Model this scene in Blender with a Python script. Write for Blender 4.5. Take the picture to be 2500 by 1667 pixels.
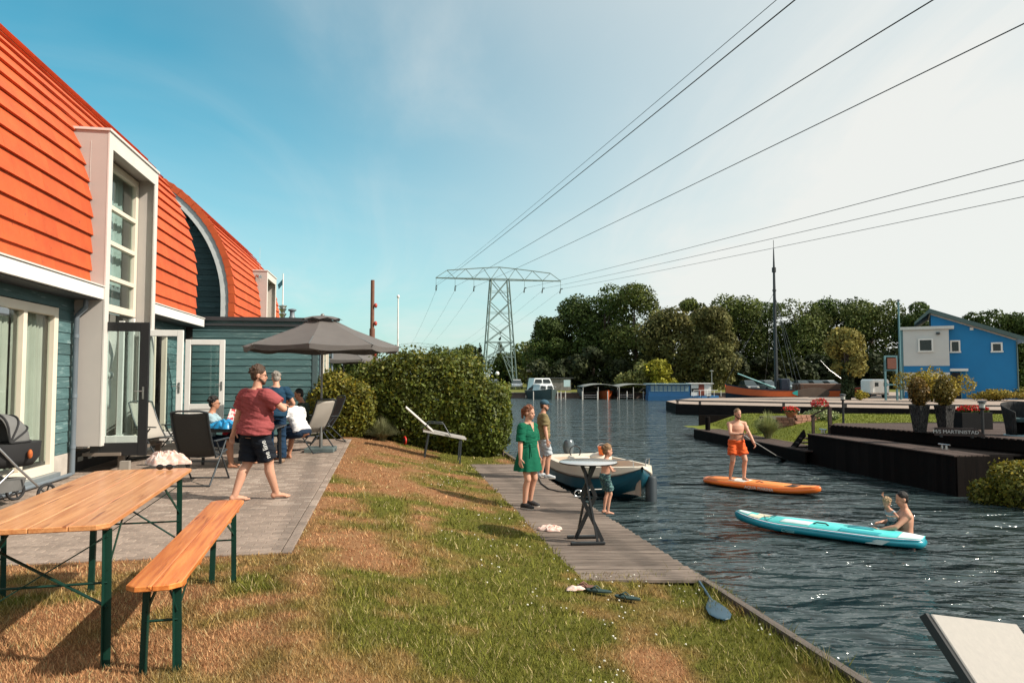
import bpy, bmesh, math, random
import numpy as np
from mathutils import Vector, Matrix, Euler
from math import sin, cos, pi, radians, sqrt, atan2

for o in list(bpy.data.objects):
    bpy.data.objects.remove(o, do_unlink=True)
SC = bpy.context.scene
COL = SC.collection
random.seed(7)
RNG = np.random.default_rng(11)

# ------------------------------------------------------------------ camera
CAMZ = 2.75
FPX = 1700.0                       # focal length in photo pixels (2500 wide)
PITCH = math.atan((918 - 833.5) / FPX)
cam_d = bpy.data.cameras.new('camera')
cam_d.sensor_width = 36
cam_d.lens = FPX / 2500 * 36
cam_d.clip_start = 0.1
cam_d.clip_end = 6000
cam = bpy.data.objects.new('camera', cam_d)
COL.objects.link(cam)
cam.location = (0, 0, CAMZ)
cam.rotation_euler = (pi / 2 + PITCH, 0, 0)
SC.camera = cam

# ------------------------------------------------------------------ light
SUN_DIR = Vector((1.0, -0.29, 0.84)).normalized()      # towards the sun
sun_el = math.asin(SUN_DIR.z)
sun_az = atan2(SUN_DIR.x, SUN_DIR.y)                    # clockwise from +Y
W = bpy.data.worlds.new('World')
SC.world = W
W.use_nodes = True
wn, wl = W.node_tree.nodes, W.node_tree.links
wn.clear()
wo = wn.new('ShaderNodeOutputWorld')
bg = wn.new('ShaderNodeBackground')
sky = wn.new('ShaderNodeTexSky')
sky.sky_type = 'NISHITA'
sky.sun_disc = False
sky.sun_elevation = sun_el
sky.sun_rotation = sun_az
sky.altitude = 0
sky.air_density = 1.0
sky.dust_density = 1.3
sky.ozone_density = 1.6
bg.inputs['Strength'].default_value = 0.142
tint = wn.new('ShaderNodeMix'); tint.data_type = 'RGBA'; tint.blend_type = 'MULTIPLY'
tint.inputs['Factor'].default_value = 1.0
tint.inputs[7].default_value = (0.045, 0.86, 0.82, 1)
wl.new(sky.outputs[0], tint.inputs[6])
# thin cirrus: noise on a high cloud plane
tcw = wn.new('ShaderNodeTexCoord')
sepw = wn.new('ShaderNodeSeparateXYZ')
wl.new(tcw.outputs['Generated'], sepw.inputs[0])
def wmath(op, a, b=None):
    n = wn.new('ShaderNodeMath'); n.operation = op
    for i, v in enumerate((a, b)):
        if v is None: continue
        if isinstance(v, (int, float)): n.inputs[i].default_value = v
        else: wl.new(v, n.inputs[i])
    return n.outputs[0]
zz = wmath('MAXIMUM', sepw.outputs[2], 0.0)
den = wmath('ADD', zz, 0.16)
comb = wn.new('ShaderNodeCombineXYZ')
wl.new(wmath('DIVIDE', sepw.outputs[0], den), comb.inputs[0])
wl.new(wmath('DIVIDE', sepw.outputs[1], den), comb.inputs[1])
def wnoise(scale, loc, rot, stretch, detail, dist):
    m = wn.new('ShaderNodeMapping')
    m.inputs['Location'].default_value = loc
    m.inputs['Rotation'].default_value = (0, 0, rot)
    m.inputs['Scale'].default_value = stretch
    wl.new(comb.outputs[0], m.inputs[0])
    n = wn.new('ShaderNodeTexNoise')
    n.inputs['Scale'].default_value = scale
    n.inputs['Detail'].default_value = detail
    n.inputs['Roughness'].default_value = 0.58
    n.inputs['Distortion'].default_value = dist
    wl.new(m.outputs[0], n.inputs[0])
    return n.outputs[0]
def wramp(v, a, b):
    n = wn.new('ShaderNodeMapRange'); n.interpolation_type = 'SMOOTHSTEP'
    n.inputs['From Min'].default_value = a; n.inputs['From Max'].default_value = b
    wl.new(v, n.inputs[0])
    return n.outputs[0]
# hazy glow that thickens towards the sun and the horizon, with faint cirrus streaks in it
dsun = wn.new('ShaderNodeVectorMath'); dsun.operation = 'DOT_PRODUCT'
wl.new(tcw.outputs['Generated'], dsun.inputs[0]); dsun.inputs[1].default_value = SUN_DIR
glow = wramp(dsun.outputs['Value'], -0.36, 0.46)
wisp = wramp(wnoise(1.1, (1.7, 0.4, 0), 0.85, (1, 0.40, 1), 9, 0.9), 0.40, 0.80)
veil = wramp(wnoise(0.55, (2.2, 0.9, 0), 0.3, (1, 1, 1), 5, 0.4), 0.35, 0.75)
low = wramp(zz, 0.46, 0.0)
cl = wmath('ADD', wmath('MULTIPLY', glow, 0.74), wmath('MULTIPLY', low, 0.54))
cl = wmath('ADD', cl, wmath('MULTIPLY', wisp, 0.24))
cl = wmath('ADD', cl, wmath('MULTIPLY', veil, 0.14))
cl = wmath('MINIMUM', cl, 0.95)
cmix = wn.new('ShaderNodeMix'); cmix.data_type = 'RGBA'
wl.new(cl, cmix.inputs['Factor'])
wl.new(tint.outputs[2], cmix.inputs[6])
cmix.inputs[7].default_value = (4.75, 4.72, 4.5, 1)    # sunlit haze and cirrus
wl.new(cmix.outputs[2], bg.inputs[0])
wl.new(bg.outputs[0], wo.inputs[0])

sd = bpy.data.lights.new('sun', 'SUN')
sd.energy = 5.0
sd.angle = radians(0.53)
sd.color = (1.0, 0.905, 0.775)
sun = bpy.data.objects.new('sun', sd)
COL.objects.link(sun)
sun.rotation_euler = (-SUN_DIR).to_track_quat('-Z', 'Y').to_euler()
sun.location = (30, -10, 40)
SC.view_settings.view_transform = 'Standard'
SC.view_settings.look = 'None'
SC.view_settings.gamma = 1.0
SC.view_settings.exposure = 0.42
SC.view_settings.use_curve_mapping = False
SC.cycles.max_bounces = 6
SC.cycles.diffuse_bounces = 3
SC.cycles.glossy_bounces = 3
SC.cycles.transmission_bounces = 6
SC.cycles.transparent_max_bounces = 12
SC.cycles.caustics_reflective = False
SC.cycles.caustics_refractive = False

# ------------------------------------------------------------------ frames of reference
AX = math.atan(0.182)              # house, patio, dock and canal run 10.3 degrees off the view axis
CA, SA = cos(AX), sin(AX)
ZP = 1.10                          # patio level above the water
def L(u, t, z=0.0):                # canal frame -> world
    return Vector((u * CA - t * SA, u * SA + t * CA, z))
def UT(x, y):
    return (x * CA + y * SA, -x * SA + y * CA)
def ray(px, py):
    xc, yc = (px - 1250) / FPX, (833.5 - py) / FPX
    return Vector((xc, cos(PITCH) - sin(PITCH) * yc, sin(PITCH) + cos(PITCH) * yc))
def G(px, py, z):                  # sight line met with the level z
    d = ray(px, py); k = (z - CAMZ) / d.z
    return Vector((d.x * k, d.y * k, z))
def D(px, py, Y):                  # sight line at distance Y
    d = ray(px, py); k = Y / d.y
    return Vector((d.x * k, Y, CAMZ + d.z * k))

# ------------------------------------------------------------------ materials
def s2l(*c):
    return tuple(((v / 255 / 12.92) if v / 255 <= .04045 else ((v / 255 + .055) / 1.055) ** 2.4) for v in c)
MATS = {}
def mat(name, c, c2=None, scale=6.0, rough=0.6, metal=0.0, bump=0.0, bscale=None, stretch=(1, 1, 1), rand=0.0,
        spec=0.5, coat=0.0, trans=0.0, attr=False, detail=5, lo=0.3, hi=0.7, speck=None, alpha=None):
    if name in MATS: return MATS[name]
    m = bpy.data.materials.new(name); m.use_nodes = True
    N, K = m.node_tree.nodes, m.node_tree.links
    b = N['Principled BSDF']
    b.inputs['Roughness'].default_value = rough
    b.inputs['Metallic'].default_value = metal
    b.inputs['Specular IOR Level'].default_value = spec
    b.inputs['Coat Weight'].default_value = coat
    b.inputs['Coat Roughness'].default_value = 0.15
    tc = N.new('ShaderNodeTexCoord')
    oi = N.new('ShaderNodeObjectInfo')
    mp = N.new('ShaderNodeMapping'); mp.inputs['Scale'].default_value = stretch
    K.new(tc.outputs['Object'], mp.inputs[0])
    off = N.new('ShaderNodeVectorMath'); off.operation = 'SCALE'
    off.inputs[0].default_value = (17.3, 9.1, 5.7); K.new(oi.outputs['Random'], off.inputs['Scale'])
    K.new(off.outputs[0], mp.inputs['Location'])
    nz = N.new('ShaderNodeTexNoise'); nz.inputs['Scale'].default_value = scale; nz.inputs['Detail'].default_value = detail
    nz.inputs['Roughness'].default_value = .6
    K.new(mp.outputs[0], nz.inputs[0])
    out = None
    if attr:
        a = N.new('ShaderNodeVertexColor'); a.layer_name = 'Col'
        out = a.outputs[0]
    else:
        c2 = c2 or tuple(v * .82 for v in c)
        r = N.new('ShaderNodeMapRange'); r.inputs['From Min'].default_value = lo; r.inputs['From Max'].default_value = hi
        K.new(nz.outputs[0], r.inputs[0])
        mx = N.new('ShaderNodeMix'); mx.data_type = 'RGBA'
        K.new(r.outputs[0], mx.inputs['Factor'])
        mx.inputs[6].default_value = (*c, 1); mx.inputs[7].default_value = (*c2, 1)
        out = mx.outputs[2]
    if speck:
        n2 = N.new('ShaderNodeTexNoise'); n2.inputs['Scale'].default_value = speck[1]; n2.inputs['Detail'].default_value = 3
        K.new(mp.outputs[0], n2.inputs[0])
        r2 = N.new('ShaderNodeMapRange'); r2.inputs['From Min'].default_value = speck[2]; r2.inputs['From Max'].default_value = speck[2] + .08
        K.new(n2.outputs[0], r2.inputs[0])
        m2 = N.new('ShaderNodeMix'); m2.data_type = 'RGBA'
        K.new(r2.outputs[0], m2.inputs['Factor']); K.new(out, m2.inputs[6]); m2.inputs[7].default_value = (*speck[0], 1)
        out = m2.outputs[2]
    if rand:
        h = N.new('ShaderNodeHueSaturation')
        rr = N.new('ShaderNodeMapRange'); rr.inputs['To Min'].default_value = 1 - rand; rr.inputs['To Max'].default_value = 1 + rand
        K.new(oi.outputs['Random'], rr.inputs[0]); K.new(rr.outputs[0], h.inputs['Value']); K.new(out, h.inputs['Color'])
        out = h.outputs[0]
    K.new(out, b.inputs['Base Color'])
    if bump:
        nb = N.new('ShaderNodeTexNoise'); nb.inputs['Scale'].default_value = bscale or scale * 4; nb.inputs['Detail'].default_value = 4
        K.new(mp.outputs[0], nb.inputs[0])
        bp = N.new('ShaderNodeBump'); bp.inputs['Strength'].default_value = bump; bp.inputs['Distance'].default_value = 0.02
        K.new(nb.outputs[0], bp.inputs['Height']); K.new(bp.outputs[0], b.inputs['Normal'])
    if trans:
        t = N.new('ShaderNodeBsdfTranslucent'); K.new(out, t.inputs['Color'])
        ms = N.new('ShaderNodeMixShader'); ms.inputs[0].default_value = trans
        K.new(b.outputs[0], ms.inputs[1]); K.new(t.outputs[0], ms.inputs[2])
        K.new(ms.outputs[0], N['Material Output'].inputs['Surface'])
    if alpha is not None:
        b.inputs['Alpha'].default_value = alpha
    MATS[name] = m
    return m
def glass_mat(name, c=(.55, .68, .66), clear=.6, rough=.02):
    m = bpy.data.materials.new(name); m.use_nodes = True
    N, K = m.node_tree.nodes, m.node_tree.links
    N.remove(N['Principled BSDF'])
    t = N.new('ShaderNodeBsdfTransparent'); t.inputs[0].default_value = (*c, 1)
    g = N.new('ShaderNodeBsdfGlossy'); g.inputs['Roughness'].default_value = rough
    f = N.new('ShaderNodeLayerWeight'); f.inputs[0].default_value = .5
    pw = N.new('ShaderNodeMath'); pw.operation = 'POWER'; pw.inputs[1].default_value = 4.5; K.new(f.outputs['Facing'], pw.inputs[0])
    ad = N.new('ShaderNodeMath'); ad.operation = 'MULTIPLY_ADD'; ad.inputs[1].default_value = .45; ad.inputs[2].default_value = (1 - clear) * .22; ad.use_clamp = True
    K.new(pw.outputs[0], ad.inputs[0])
    ms = N.new('ShaderNodeMixShader')
    K.new(ad.outputs[0], ms.inputs[0]); K.new(t.outputs[0], ms.inputs[1]); K.new(g.outputs[0], ms.inputs[2])
    K.new(ms.outputs[0], N['Material Output'].inputs['Surface'])
    MATS[name] = m
    return m

# ------------------------------------------------------------------ mesh builder
class MB:
    def __init__(s): s.v = []; s.f = []; s.m = []
    def add(s, vs, fs, mi=0):
        o = len(s.v); s.v += [tuple(v) for v in vs]
        s.f += [tuple(i + o for i in f) for f in fs]; s.m += [mi] * len(fs)
        return s
    def box(s, c, d, R=None, mi=0, taper=1.0):
        x, y, z = d[0] / 2, d[1] / 2, d[2] / 2
        vs = [Vector((a * x * (taper if k > 0 else 1), b * y * (taper if k > 0 else 1), k * z)) for k in (-1, 1) for b in (-1, 1) for a in (-1, 1)]
        if R is not None: vs = [R @ v for v in vs]
        vs = [v + Vector(c) for v in vs]
        return s.add(vs, [(0, 2, 3, 1), (4, 5, 7, 6), (0, 1, 5, 4), (2, 6, 7, 3), (0, 4, 6, 2), (1, 3, 7, 5)], mi)
    def bar(s, p, q, w, h=None, up=(0, 0, 1), mi=0):
        p, q = Vector(p), Vector(q); h = h or w
        d = (q - p); ln = d.length
        if ln < 1e-6: return s
        z = d / ln; x = Vector(up).cross(z)
        if x.length < 1e-4: x = Vector((1, 0, 0)).cross(z)
        x.normalize(); y = z.cross(x)
        return s.box((p + q) / 2, (w, h, ln), Matrix((x, y, z)).transposed(), mi)
    def tube(s, pts, r, n=8, mi=0, cap=True, closed=False):
        pts = [Vector(p) for p in pts]
        rs = r if isinstance(r, (list, tuple)) else [r] * len(pts)
        rings = []; prev = None
        for i, p in enumerate(pts):
            a = pts[i - 1] if (i > 0 or closed) else p
            b = pts[(i + 1) % len(pts)] if (i < len(pts) - 1 or closed) else p
            z = (b - a).normalized() if (b - a).length > 1e-9 else Vector((0, 0, 1))
            x = prev - z * prev.dot(z) if prev is not None else (Vector((0, 0, 1)).cross(z) if abs(z.z) < .95 else Vector((1, 0, 0)).cross(z))
            if x.length < 1e-5: x = Vector((1, 0, 0)).cross(z)
            x.normalize(); y = z.cross(x); prev = x
            rings.append([p + (x * cos(2 * pi * k / n) + y * sin(2 * pi * k / n)) * rs[i] for k in range(n)])
        vs = [v for g in rings for v in g]; fs = []
        m = len(rings)
        for i in range(m if closed else m - 1):
            j = (i + 1) % m
            for k in range(n):
                l = (k + 1) % n
                fs.append((i * n + k, i * n + l, j * n + l, j * n + k))
        if cap and not closed:
            fs.append(tuple(range(n - 1, -1, -1))); fs.append(tuple((m - 1) * n + k for k in range(n)))
        return s.add(vs, fs, mi)
    def lathe(s, prof, n=16, c=(0, 0, 0), R=None, mi=0, sx=1, sy=1):
        c = Vector(c); vs = []; fs = []
        for (r, z) in prof:
            for k in range(n):
                v = Vector((r * cos(2 * pi * k / n) * sx, r * sin(2 * pi * k / n) * sy, z))
                vs.append((R @ v if R is not None else v) + c)
        m = len(prof)
        for i in range(m - 1):
            for k in range(n):
                l = (k + 1) % n
                fs.append((i * n + k, i * n + l, (i + 1) * n + l, (i + 1) * n + k))
        fs.append(tuple(range(n - 1, -1, -1))); fs.append(tuple((m - 1) * n + k for k in range(n)))
        return s.add(vs, fs, mi)
    def ell(s, c, r, R=None, n=12, m=8, mi=0):
        prof = [(sin(pi * i / m), -cos(pi * i / m)) for i in range(m + 1)]
        prof[0] = (.02, -1); prof[-1] = (.02, 1)
        c = Vector(c); vs = []; fs = []
        for (a, z) in prof:
            for k in range(n):
                v = Vector((a * cos(2 * pi * k / n) * r[0], a * sin(2 * pi * k / n) * r[1], z * r[2]))
                vs.append((R @ v if R is not None else v) + c)
        for i in range(m):
            for k in range(n):
                l = (k + 1) % n
                fs.append((i * n + k, i * n + l, (i + 1) * n + l, (i + 1) * n + k))
        fs.append(tuple(range(n - 1, -1, -1))); fs.append(tuple(m * n + k for k in range(n)))
        return s.add(vs, fs, mi)
    def caps(s, p, r0, q, r1, n=12):          # tapered capsule
        p, q = Vector(p), Vector(q); z = (q - p); ln = z.length
        if ln < 1e-5: return s.ell(p, (r0, r0, r0), n=n)
        z /= ln; x = Vector((0, 1, 0)).cross(z)
        if x.length < .05: x = Vector((1, 0, 0)).cross(z)
        x.normalize(); y = z.cross(x); R = Matrix((x, y, z)).transposed()
        prof = [(r0 * .05, -r0)] + [(r0 * sin(a), -r0 * cos(a)) for a in (pi / 6, pi / 3)] + [(r0, 0), (r1, ln)] + \
               [(r1 * cos(a), ln + r1 * sin(a)) for a in (pi / 6, pi / 3)] + [(r1 * .05, ln + r1)]
        return s.lathe(prof, n, p, R)
    def loft(s, secs, n=24, mi=0, cap=True):    # secs: (centre, xvec, yvec)
        vs = []; fs = []
        for (c, x, y) in secs:
            c, x, y = Vector(c), Vector(x), Vector(y)
            vs += [c + x * cos(2 * pi * k / n) + y * sin(2 * pi * k / n) for k in range(n)]
        m = len(secs)
        for i in range(m - 1):
            for k in range(n):
                l = (k + 1) % n
                fs.append((i * n + k, i * n + l, (i + 1) * n + l, (i + 1) * n + k))
        if cap:
            fs.append(tuple(range(n - 1, -1, -1))); fs.append(tuple((m - 1) * n + k for k in range(n)))
        return s.add(vs, fs, mi)
    def prism(s, poly, z0, z1, mi=0):
        n = len(poly)
        vs = [(p[0], p[1], z0) for p in poly] + [(p[0], p[1], z1) for p in poly]
        fs = [tuple(range(n - 1, -1, -1)), tuple(range(n, 2 * n))] + [(i, (i + 1) % n, n + (i + 1) % n, n + i) for i in range(n)]
        return s.add(vs, fs, mi)
    def quad(s, a, b, c, d, mi=0): return s.add([a, b, c, d], [(0, 1, 2, 3)], mi)
    def mesh(s, name, mats, smooth=False):
        me = bpy.data.meshes.new(name)
        me.from_pydata(s.v, [], s.f)
        mats = mats if isinstance(mats, (list, tuple)) else [mats]
        for m in mats: me.materials.append(m)
        if len(mats) > 1: me.polygons.foreach_set('material_index', s.m)
        me.update()
        bm = bmesh.new(); bm.from_mesh(me); bmesh.ops.recalc_face_normals(bm, faces=bm.faces); bm.to_mesh(me); bm.free()
        if smooth:
            me.shade_smooth()
            me.set_sharp_from_angle(angle=radians(smooth if smooth > 1 else 50))
        return me
    def build(s, name, mats, parent=None, smooth=False, loc=(0, 0, 0), rot=(0, 0, 0), bevel=0):
        return link(name, s.mesh(name, mats, smooth), parent, loc, rot, bevel)
def link(name, me, parent=None, loc=(0, 0, 0), rot=(0, 0, 0), bevel=0):
    o = bpy.data.objects.new(name, me); COL.objects.link(o)
    o.location = loc; o.rotation_euler = rot
    if parent: o.parent = parent
    if bevel:
        b = o.modifiers.new('b', 'BEVEL'); b.width = bevel; b.segments = 1; b.limit_method = 'ANGLE'; b.angle_limit = radians(50)
    return o
def tag(o, label=None, cat=None, group=None, kind=None):
    if label: o['label'] = label
    if cat: o['category'] = cat
    if group: o['group'] = group
    if kind: o['kind'] = kind
    return o
def thing(name, label, cat, loc=(0, 0, 0), rz=0.0, group=None, scale=None):
    o = bpy.data.objects.new(name, None); COL.objects.link(o)
    o.empty_display_size = .2
    o.location = loc; o.rotation_euler = (0, 0, rz)
    if scale: o.scale = (scale,) * 3
    return tag(o, label, cat, group)
def struct(o): o['kind'] = 'structure'; return o
def copy_tree(o, parent=None):
    c = o.copy(); COL.objects.link(c); c.parent = parent
    for ch in list(o.children): copy_tree(ch, c)
    return c
BOXC = {}
def box(name, c, d, m, parent=None, rot=(0, 0, 0), bevel=0):
    k = (round(d[0], 3), round(d[1], 3), round(d[2], 3), m.name)
    if k not in BOXC: BOXC[k] = MB().box((0, 0, 0), d).mesh(name, m)
    return link(name, BOXC[k], parent, c, rot, bevel)
def mesh_np(name, V, F, m, cols=None, smooth=False):
    """V (n,3), F (k,p) uniform polygons, cols (n,3)"""
    me = bpy.data.meshes.new(name)
    k, p = F.shape
    me.vertices.add(len(V)); me.vertices.foreach_set('co', np.ascontiguousarray(V, dtype=np.float32).ravel())
    me.loops.add(k * p); me.loops.foreach_set('vertex_index', np.ascontiguousarray(F, dtype=np.int32).ravel())
    me.polygons.add(k); me.polygons.foreach_set('loop_start', np.arange(0, k * p, p, dtype=np.int32))
    try: me.polygons.foreach_set('loop_total', np.full(k, p, dtype=np.int32))
    except Exception: pass
    me.update(calc_edges=True); me.validate()
    if cols is not None:
        a = me.color_attributes.new('Col', 'FLOAT_COLOR', 'POINT')
        c4 = np.ones((len(V), 4), np.float32); c4[:, :3] = cols
        a.data.foreach_set('color', c4.ravel())
    for mm in (m if isinstance(m, (list, tuple)) else [m]): me.materials.append(mm)
    if smooth: me.shade_smooth()
    return me
# smooth value noise, shared by ground and grass
_NT = np.random.default_rng(5).random((128, 128))
def vnoise(x, y, s):
    x = np.asarray(x) * s; y = np.asarray(y) * s
    xi = np.floor(x).astype(int); yi = np.floor(y).astype(int)
    fx = x - xi; fy = y - yi
    fx = fx * fx * (3 - 2 * fx); fy = fy * fy * (3 - 2 * fy)
    g = lambda a, b: _NT[a % 128, b % 128]
    return (g(xi, yi) * (1 - fx) + g(xi + 1, yi) * fx) * (1 - fy) + (g(xi, yi + 1) * (1 - fx) + g(xi + 1, yi + 1) * fx) * fy
def fbm(x, y, s, o=4):
    r = 0; a = .5; t = 0
    for i in range(o):
        r = r + a * vnoise(x + 13.7 * i, y + 7.1 * i, s * 2 ** i); t += a; a *= .55
    return r / t
def sstep(x, a, b):
    q = np.clip((np.asarray(x, float) - a) / (b - a), 0, 1)
    return q * q * (3 - 2 * q)
def text_mesh(name, body, size, m, extrude=.002, shear=0.0):
    cu = bpy.data.curves.new('t', 'FONT'); cu.body = body; cu.size = size; cu.extrude = extrude; cu.align_x = 'CENTER'; cu.align_y = 'CENTER'
    cu.shear = shear; cu.resolution_u = 2
    o = bpy.data.objects.new('t', cu); COL.objects.link(o)
    bpy.context.view_layer.update()
    me = bpy.data.meshes.new_from_object(o.evaluated_get(bpy.context.evaluated_depsgraph_get()))
    bpy.data.objects.remove(o, do_unlink=True)
    me.name = name; me.materials.clear(); me.materials.append(m)
    return me
# ================================================================== SETTING
# ---- water
def water_material():
    m = bpy.data.materials.new('canal_water'); m.use_nodes = True
    N, K = m.node_tree.nodes, m.node_tree.links
    b = N['Principled BSDF']
    b.inputs['Base Color'].default_value = (.028, .044, .046, 1)
    b.inputs['Roughness'].default_value = .09
    b.inputs['IOR'].default_value = 1.333
    b.inputs['Specular IOR Level'].default_value = .95
    tc = N.new('ShaderNodeTexCoord')
    last = None
    for (sc, st, amp, det, rot) in ((.30, (1, 1.9, 1), .50, 2, .25), (.95, (1, 2.4, 1), .34, 2, -.12), (3.0, (1, 2.1, 1), .060, 3, .2)):
        mp = N.new('ShaderNodeMapping'); mp.inputs['Scale'].default_value = st; mp.inputs['Rotation'].default_value = (0, 0, rot)
        K.new(tc.outputs['Object'], mp.inputs[0])
        n = N.new('ShaderNodeTexNoise'); n.inputs['Scale'].default_value = sc; n.inputs['Detail'].default_value = det
        n.inputs['Distortion'].default_value = .6
        K.new(mp.outputs[0], n.inputs[0])
        bp = N.new('ShaderNodeBump'); bp.inputs['Strength'].default_value = 1.0; bp.inputs['Distance'].default_value = amp
        K.new(n.outputs[0], bp.inputs['Height'])
        if last: K.new(last.outputs[0], bp.inputs['Normal'])
        last = bp
    K.new(last.outputs[0], b.inputs['Normal'])
    return m
struct(MB().quad((-60, -120, 0), (1500, -120, 0), (1500, 88.3, 0), (-60, 88.3, 0)).build('water', water_material()))

# ---- lawn: height and dryness as functions of the canal frame
PU, PT0, PT1 = -0.85, 6.9, 18.9          # patio edge and ends
DKU0, DKU1, DKT0, DKT1 = 2.11, 3.46, 7.65, 17.4
KERB = 3.40
def lawn_z(u, t):
    u = np.asarray(u, float); t = np.asarray(t, float)
    top = ZP - .012 + .15 * sstep(-t, -6.9, -3.6)
    lowz = .54 - .06 * sstep(u, 2.1, 3.4)
    k = sstep(u, -.95, 2.35) * .75 + np.clip((u + .85) / 3.0, 0, 1) * .25
    k = np.clip(k / (sstep(2.35, -.95, 2.35) * .75 + .25), 0, 1)
    return top * (1 - k) + lowz * k + .03 * (fbm(u, t, .7, 3) - .5) * sstep(u, -.8, -.3)
def dryness(u, t):
    u = np.asarray(u, float); t = np.asarray(t, float)
    n = fbm(u * 1.0, t * .8, .95, 4); n2 = fbm(u + 31, t + 9, 2.6, 3)
    base = 1.0 - sstep(u, -.2, 1.75) * .92
    base = base - .42 * np.exp(-((u + .1) ** 2) / .9 - ((t - 5.2) ** 2) / 1.6)
    base = base - .5 * sstep(t, 17.0, 18.5) * sstep(u, -.8, .6)
    base = base + .10 * sstep(-t, -4.6, -3.2) * sstep(-u, -1.3, 0)
    return np.clip((base - .5) * .92 + (n - .5) * 2.9 + (n2 - .5) * 2.1 + .46, 0, 1)
GRASS_DRY, GRASS_DRY2, GRASS_GRN, GRASS_GRN2 = (np.array(c) for c in ((.40, .185, .085), (.52, .31, .155), (.205, .195, .034), (.115, .130, .024)))
def lawn_col(u, t, r):
    d = dryness(u, t)[..., None]; r = np.asarray(r)[..., None]
    dry = GRASS_DRY * (1 - r) + GRASS_DRY2 * r
    grn = GRASS_GRN * (1 - r) + GRASS_GRN2 * r
    return dry * d + grn * (1 - d)
def on_lawn(u, t):
    return (u < KERB) & ~((u < PU) & (t > PT0) & (t < PT1)) & ~((u > DKU0 + .04) & (t > DKT0) & (t < DKT1)) & ~((u < -5.2) & (t > 5.5))
us = np.concatenate([np.arange(-16, -5, .8), np.arange(-5, -1.1, .16), np.arange(-1.1, 3.39, .085), [3.395]])
us = np.unique(np.concatenate([us, [PU, DKU0 + .04]]))
ts = np.unique(np.concatenate([np.arange(-6, 1.5, .4), np.arange(1.5, 10, .09), np.arange(10, 26, .2), [PT0, PT1, DKT0, DKT1]]))
UU, TT = np.meshgrid(us, ts)
ZZ = lawn_z(UU, TT)
V = np.stack([UU * CA - TT * SA, UU * SA + TT * CA, ZZ], -1).reshape(-1, 3)
nu, nt = len(us), len(ts)
idx = np.arange(nu * nt).reshape(nt, nu)
F = np.stack([idx[:-1, :-1], idx[:-1, 1:], idx[1:, 1:], idx[1:, :-1]], -1).reshape(-1, 4)
cu_ = ((UU[:-1, :-1] + UU[1:, 1:]) / 2).ravel(); ct_ = ((TT[:-1, :-1] + TT[1:, 1:]) / 2).ravel()
keep = on_lawn(cu_, ct_) & ~((cu_ < -1.2) & (ct_ > 19.0))
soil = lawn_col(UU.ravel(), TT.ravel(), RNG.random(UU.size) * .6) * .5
lm = mat('lawn_ground', (1, 1, 1), attr=True, rough=.95, bump=.5, bscale=60, spec=.1)
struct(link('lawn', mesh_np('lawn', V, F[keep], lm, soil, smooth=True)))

# grass blades (nobody could count them)
def blades(n, seed, t_lo, t_hi, hscale):
    r = np.random.default_rng(seed)
    q = r.random(n)
    p = 0.75                                            # more of them near by
    Y = (t_lo ** -p + q * (t_hi ** -p - t_lo ** -p)) ** (-1 / p)
    X = (r.random(n) * 1.62 - .81) * Y
    u = X * CA + Y * SA; t = -X * SA + Y * CA
    k = on_lawn(u, t) & (u > -6) & ~((u < PU + .0) & (t > PT0 - .01)) & ~((u < -.8) & (t > 18.6))
    u, t, Y = u[k], t[k], Y[k]; n = len(u)
    d = dryness(u, t)
    z = lawn_z(u, t)
    e_ = u > 3.15; u = np.where(e_, u + np.abs(r.normal(0, .09, n)), u)
    h = (.014 + .036 * r.random(n) ** 1.6) * hscale * (1.2 - .5 * d) * (1 + .9 * sstep(u, 2.9, 3.35)) * (1 + .6 * (fbm(u + 50, t, 3.0, 2) > .62))
    w = (.0028 + .0016 * r.random(n)) * np.clip(Y / 4.5, .8, 4)
    a = r.random(n) * 2 * pi
    ln = (.25 + .9 * r.random(n)) * h
    b = a + r.normal(0, .8, n)
    bx, by = u * CA - t * SA, u * SA + t * CA
    P0 = np.stack([bx - np.sin(a) * w, by + np.cos(a) * w, z - .004], -1)
    P1 = np.stack([bx + np.sin(a) * w, by - np.cos(a) * w, z - .004], -1)
    P2 = np.stack([bx + np.cos(b) * ln, by + np.sin(b) * ln, z + h], -1)
    V = np.stack([P0, P1, P2], 1).reshape(-1, 3)
    F = np.arange(3 * n).reshape(n, 3)
    c = lawn_col(u, t, r.random(n)) * (.55 + .85 * r.random(n))[:, None]
    strw = r.random(n) < .10
    c[strw] = np.array((.50, .40, .20)) * (.7 + .5 * r.random(strw.sum()))[:, None]
    return V, F, np.repeat(c, 3, 0)
gm = mat('grass_blade', (1, 1, 1), attr=True, rough=.8, spec=.15, trans=.22)
V1, F1, C1 = blades(330000, 21, 2.3, 21.0, 1.0)
go = link('grass', mesh_np('grass', V1, F1, gm, C1))
tag(go, 'short sun-scorched lawn grass, straw brown by the patio and green by the water', 'grass', kind='stuff')
# clover flowers in the green grass
r_ = np.random.default_rng(33)
n_ = 2600
Yc = 3.0 + r_.random(n_) ** 1.4 * 14; Xc = (r_.random(n_) * 1.5 - .6) * Yc
uc_, tc_ = Xc * CA + Yc * SA, -Xc * SA + Yc * CA
kk = on_lawn(uc_, tc_) & (uc_ > .6) & (dryness(uc_, tc_) < .45) & (fbm(uc_, tc_, 1.1, 3) > .47)
mb = MB()
for u, t in zip(uc_[kk], tc_[kk]):
    p = L(u, t, float(lawn_z(u, t)) + .035 + random.random() * .015); s_ = .007 + .004 * random.random()
    mb.ell(p, (s_, s_, s_ * .8), n=5, m=3)
tag(mb.build('clover_flowers', mat('clover', (.75, .72, .62), rough=.8)), 'tiny white clover flowers dotted through the green grass by the dock', 'flowers', kind='stuff')

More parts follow.
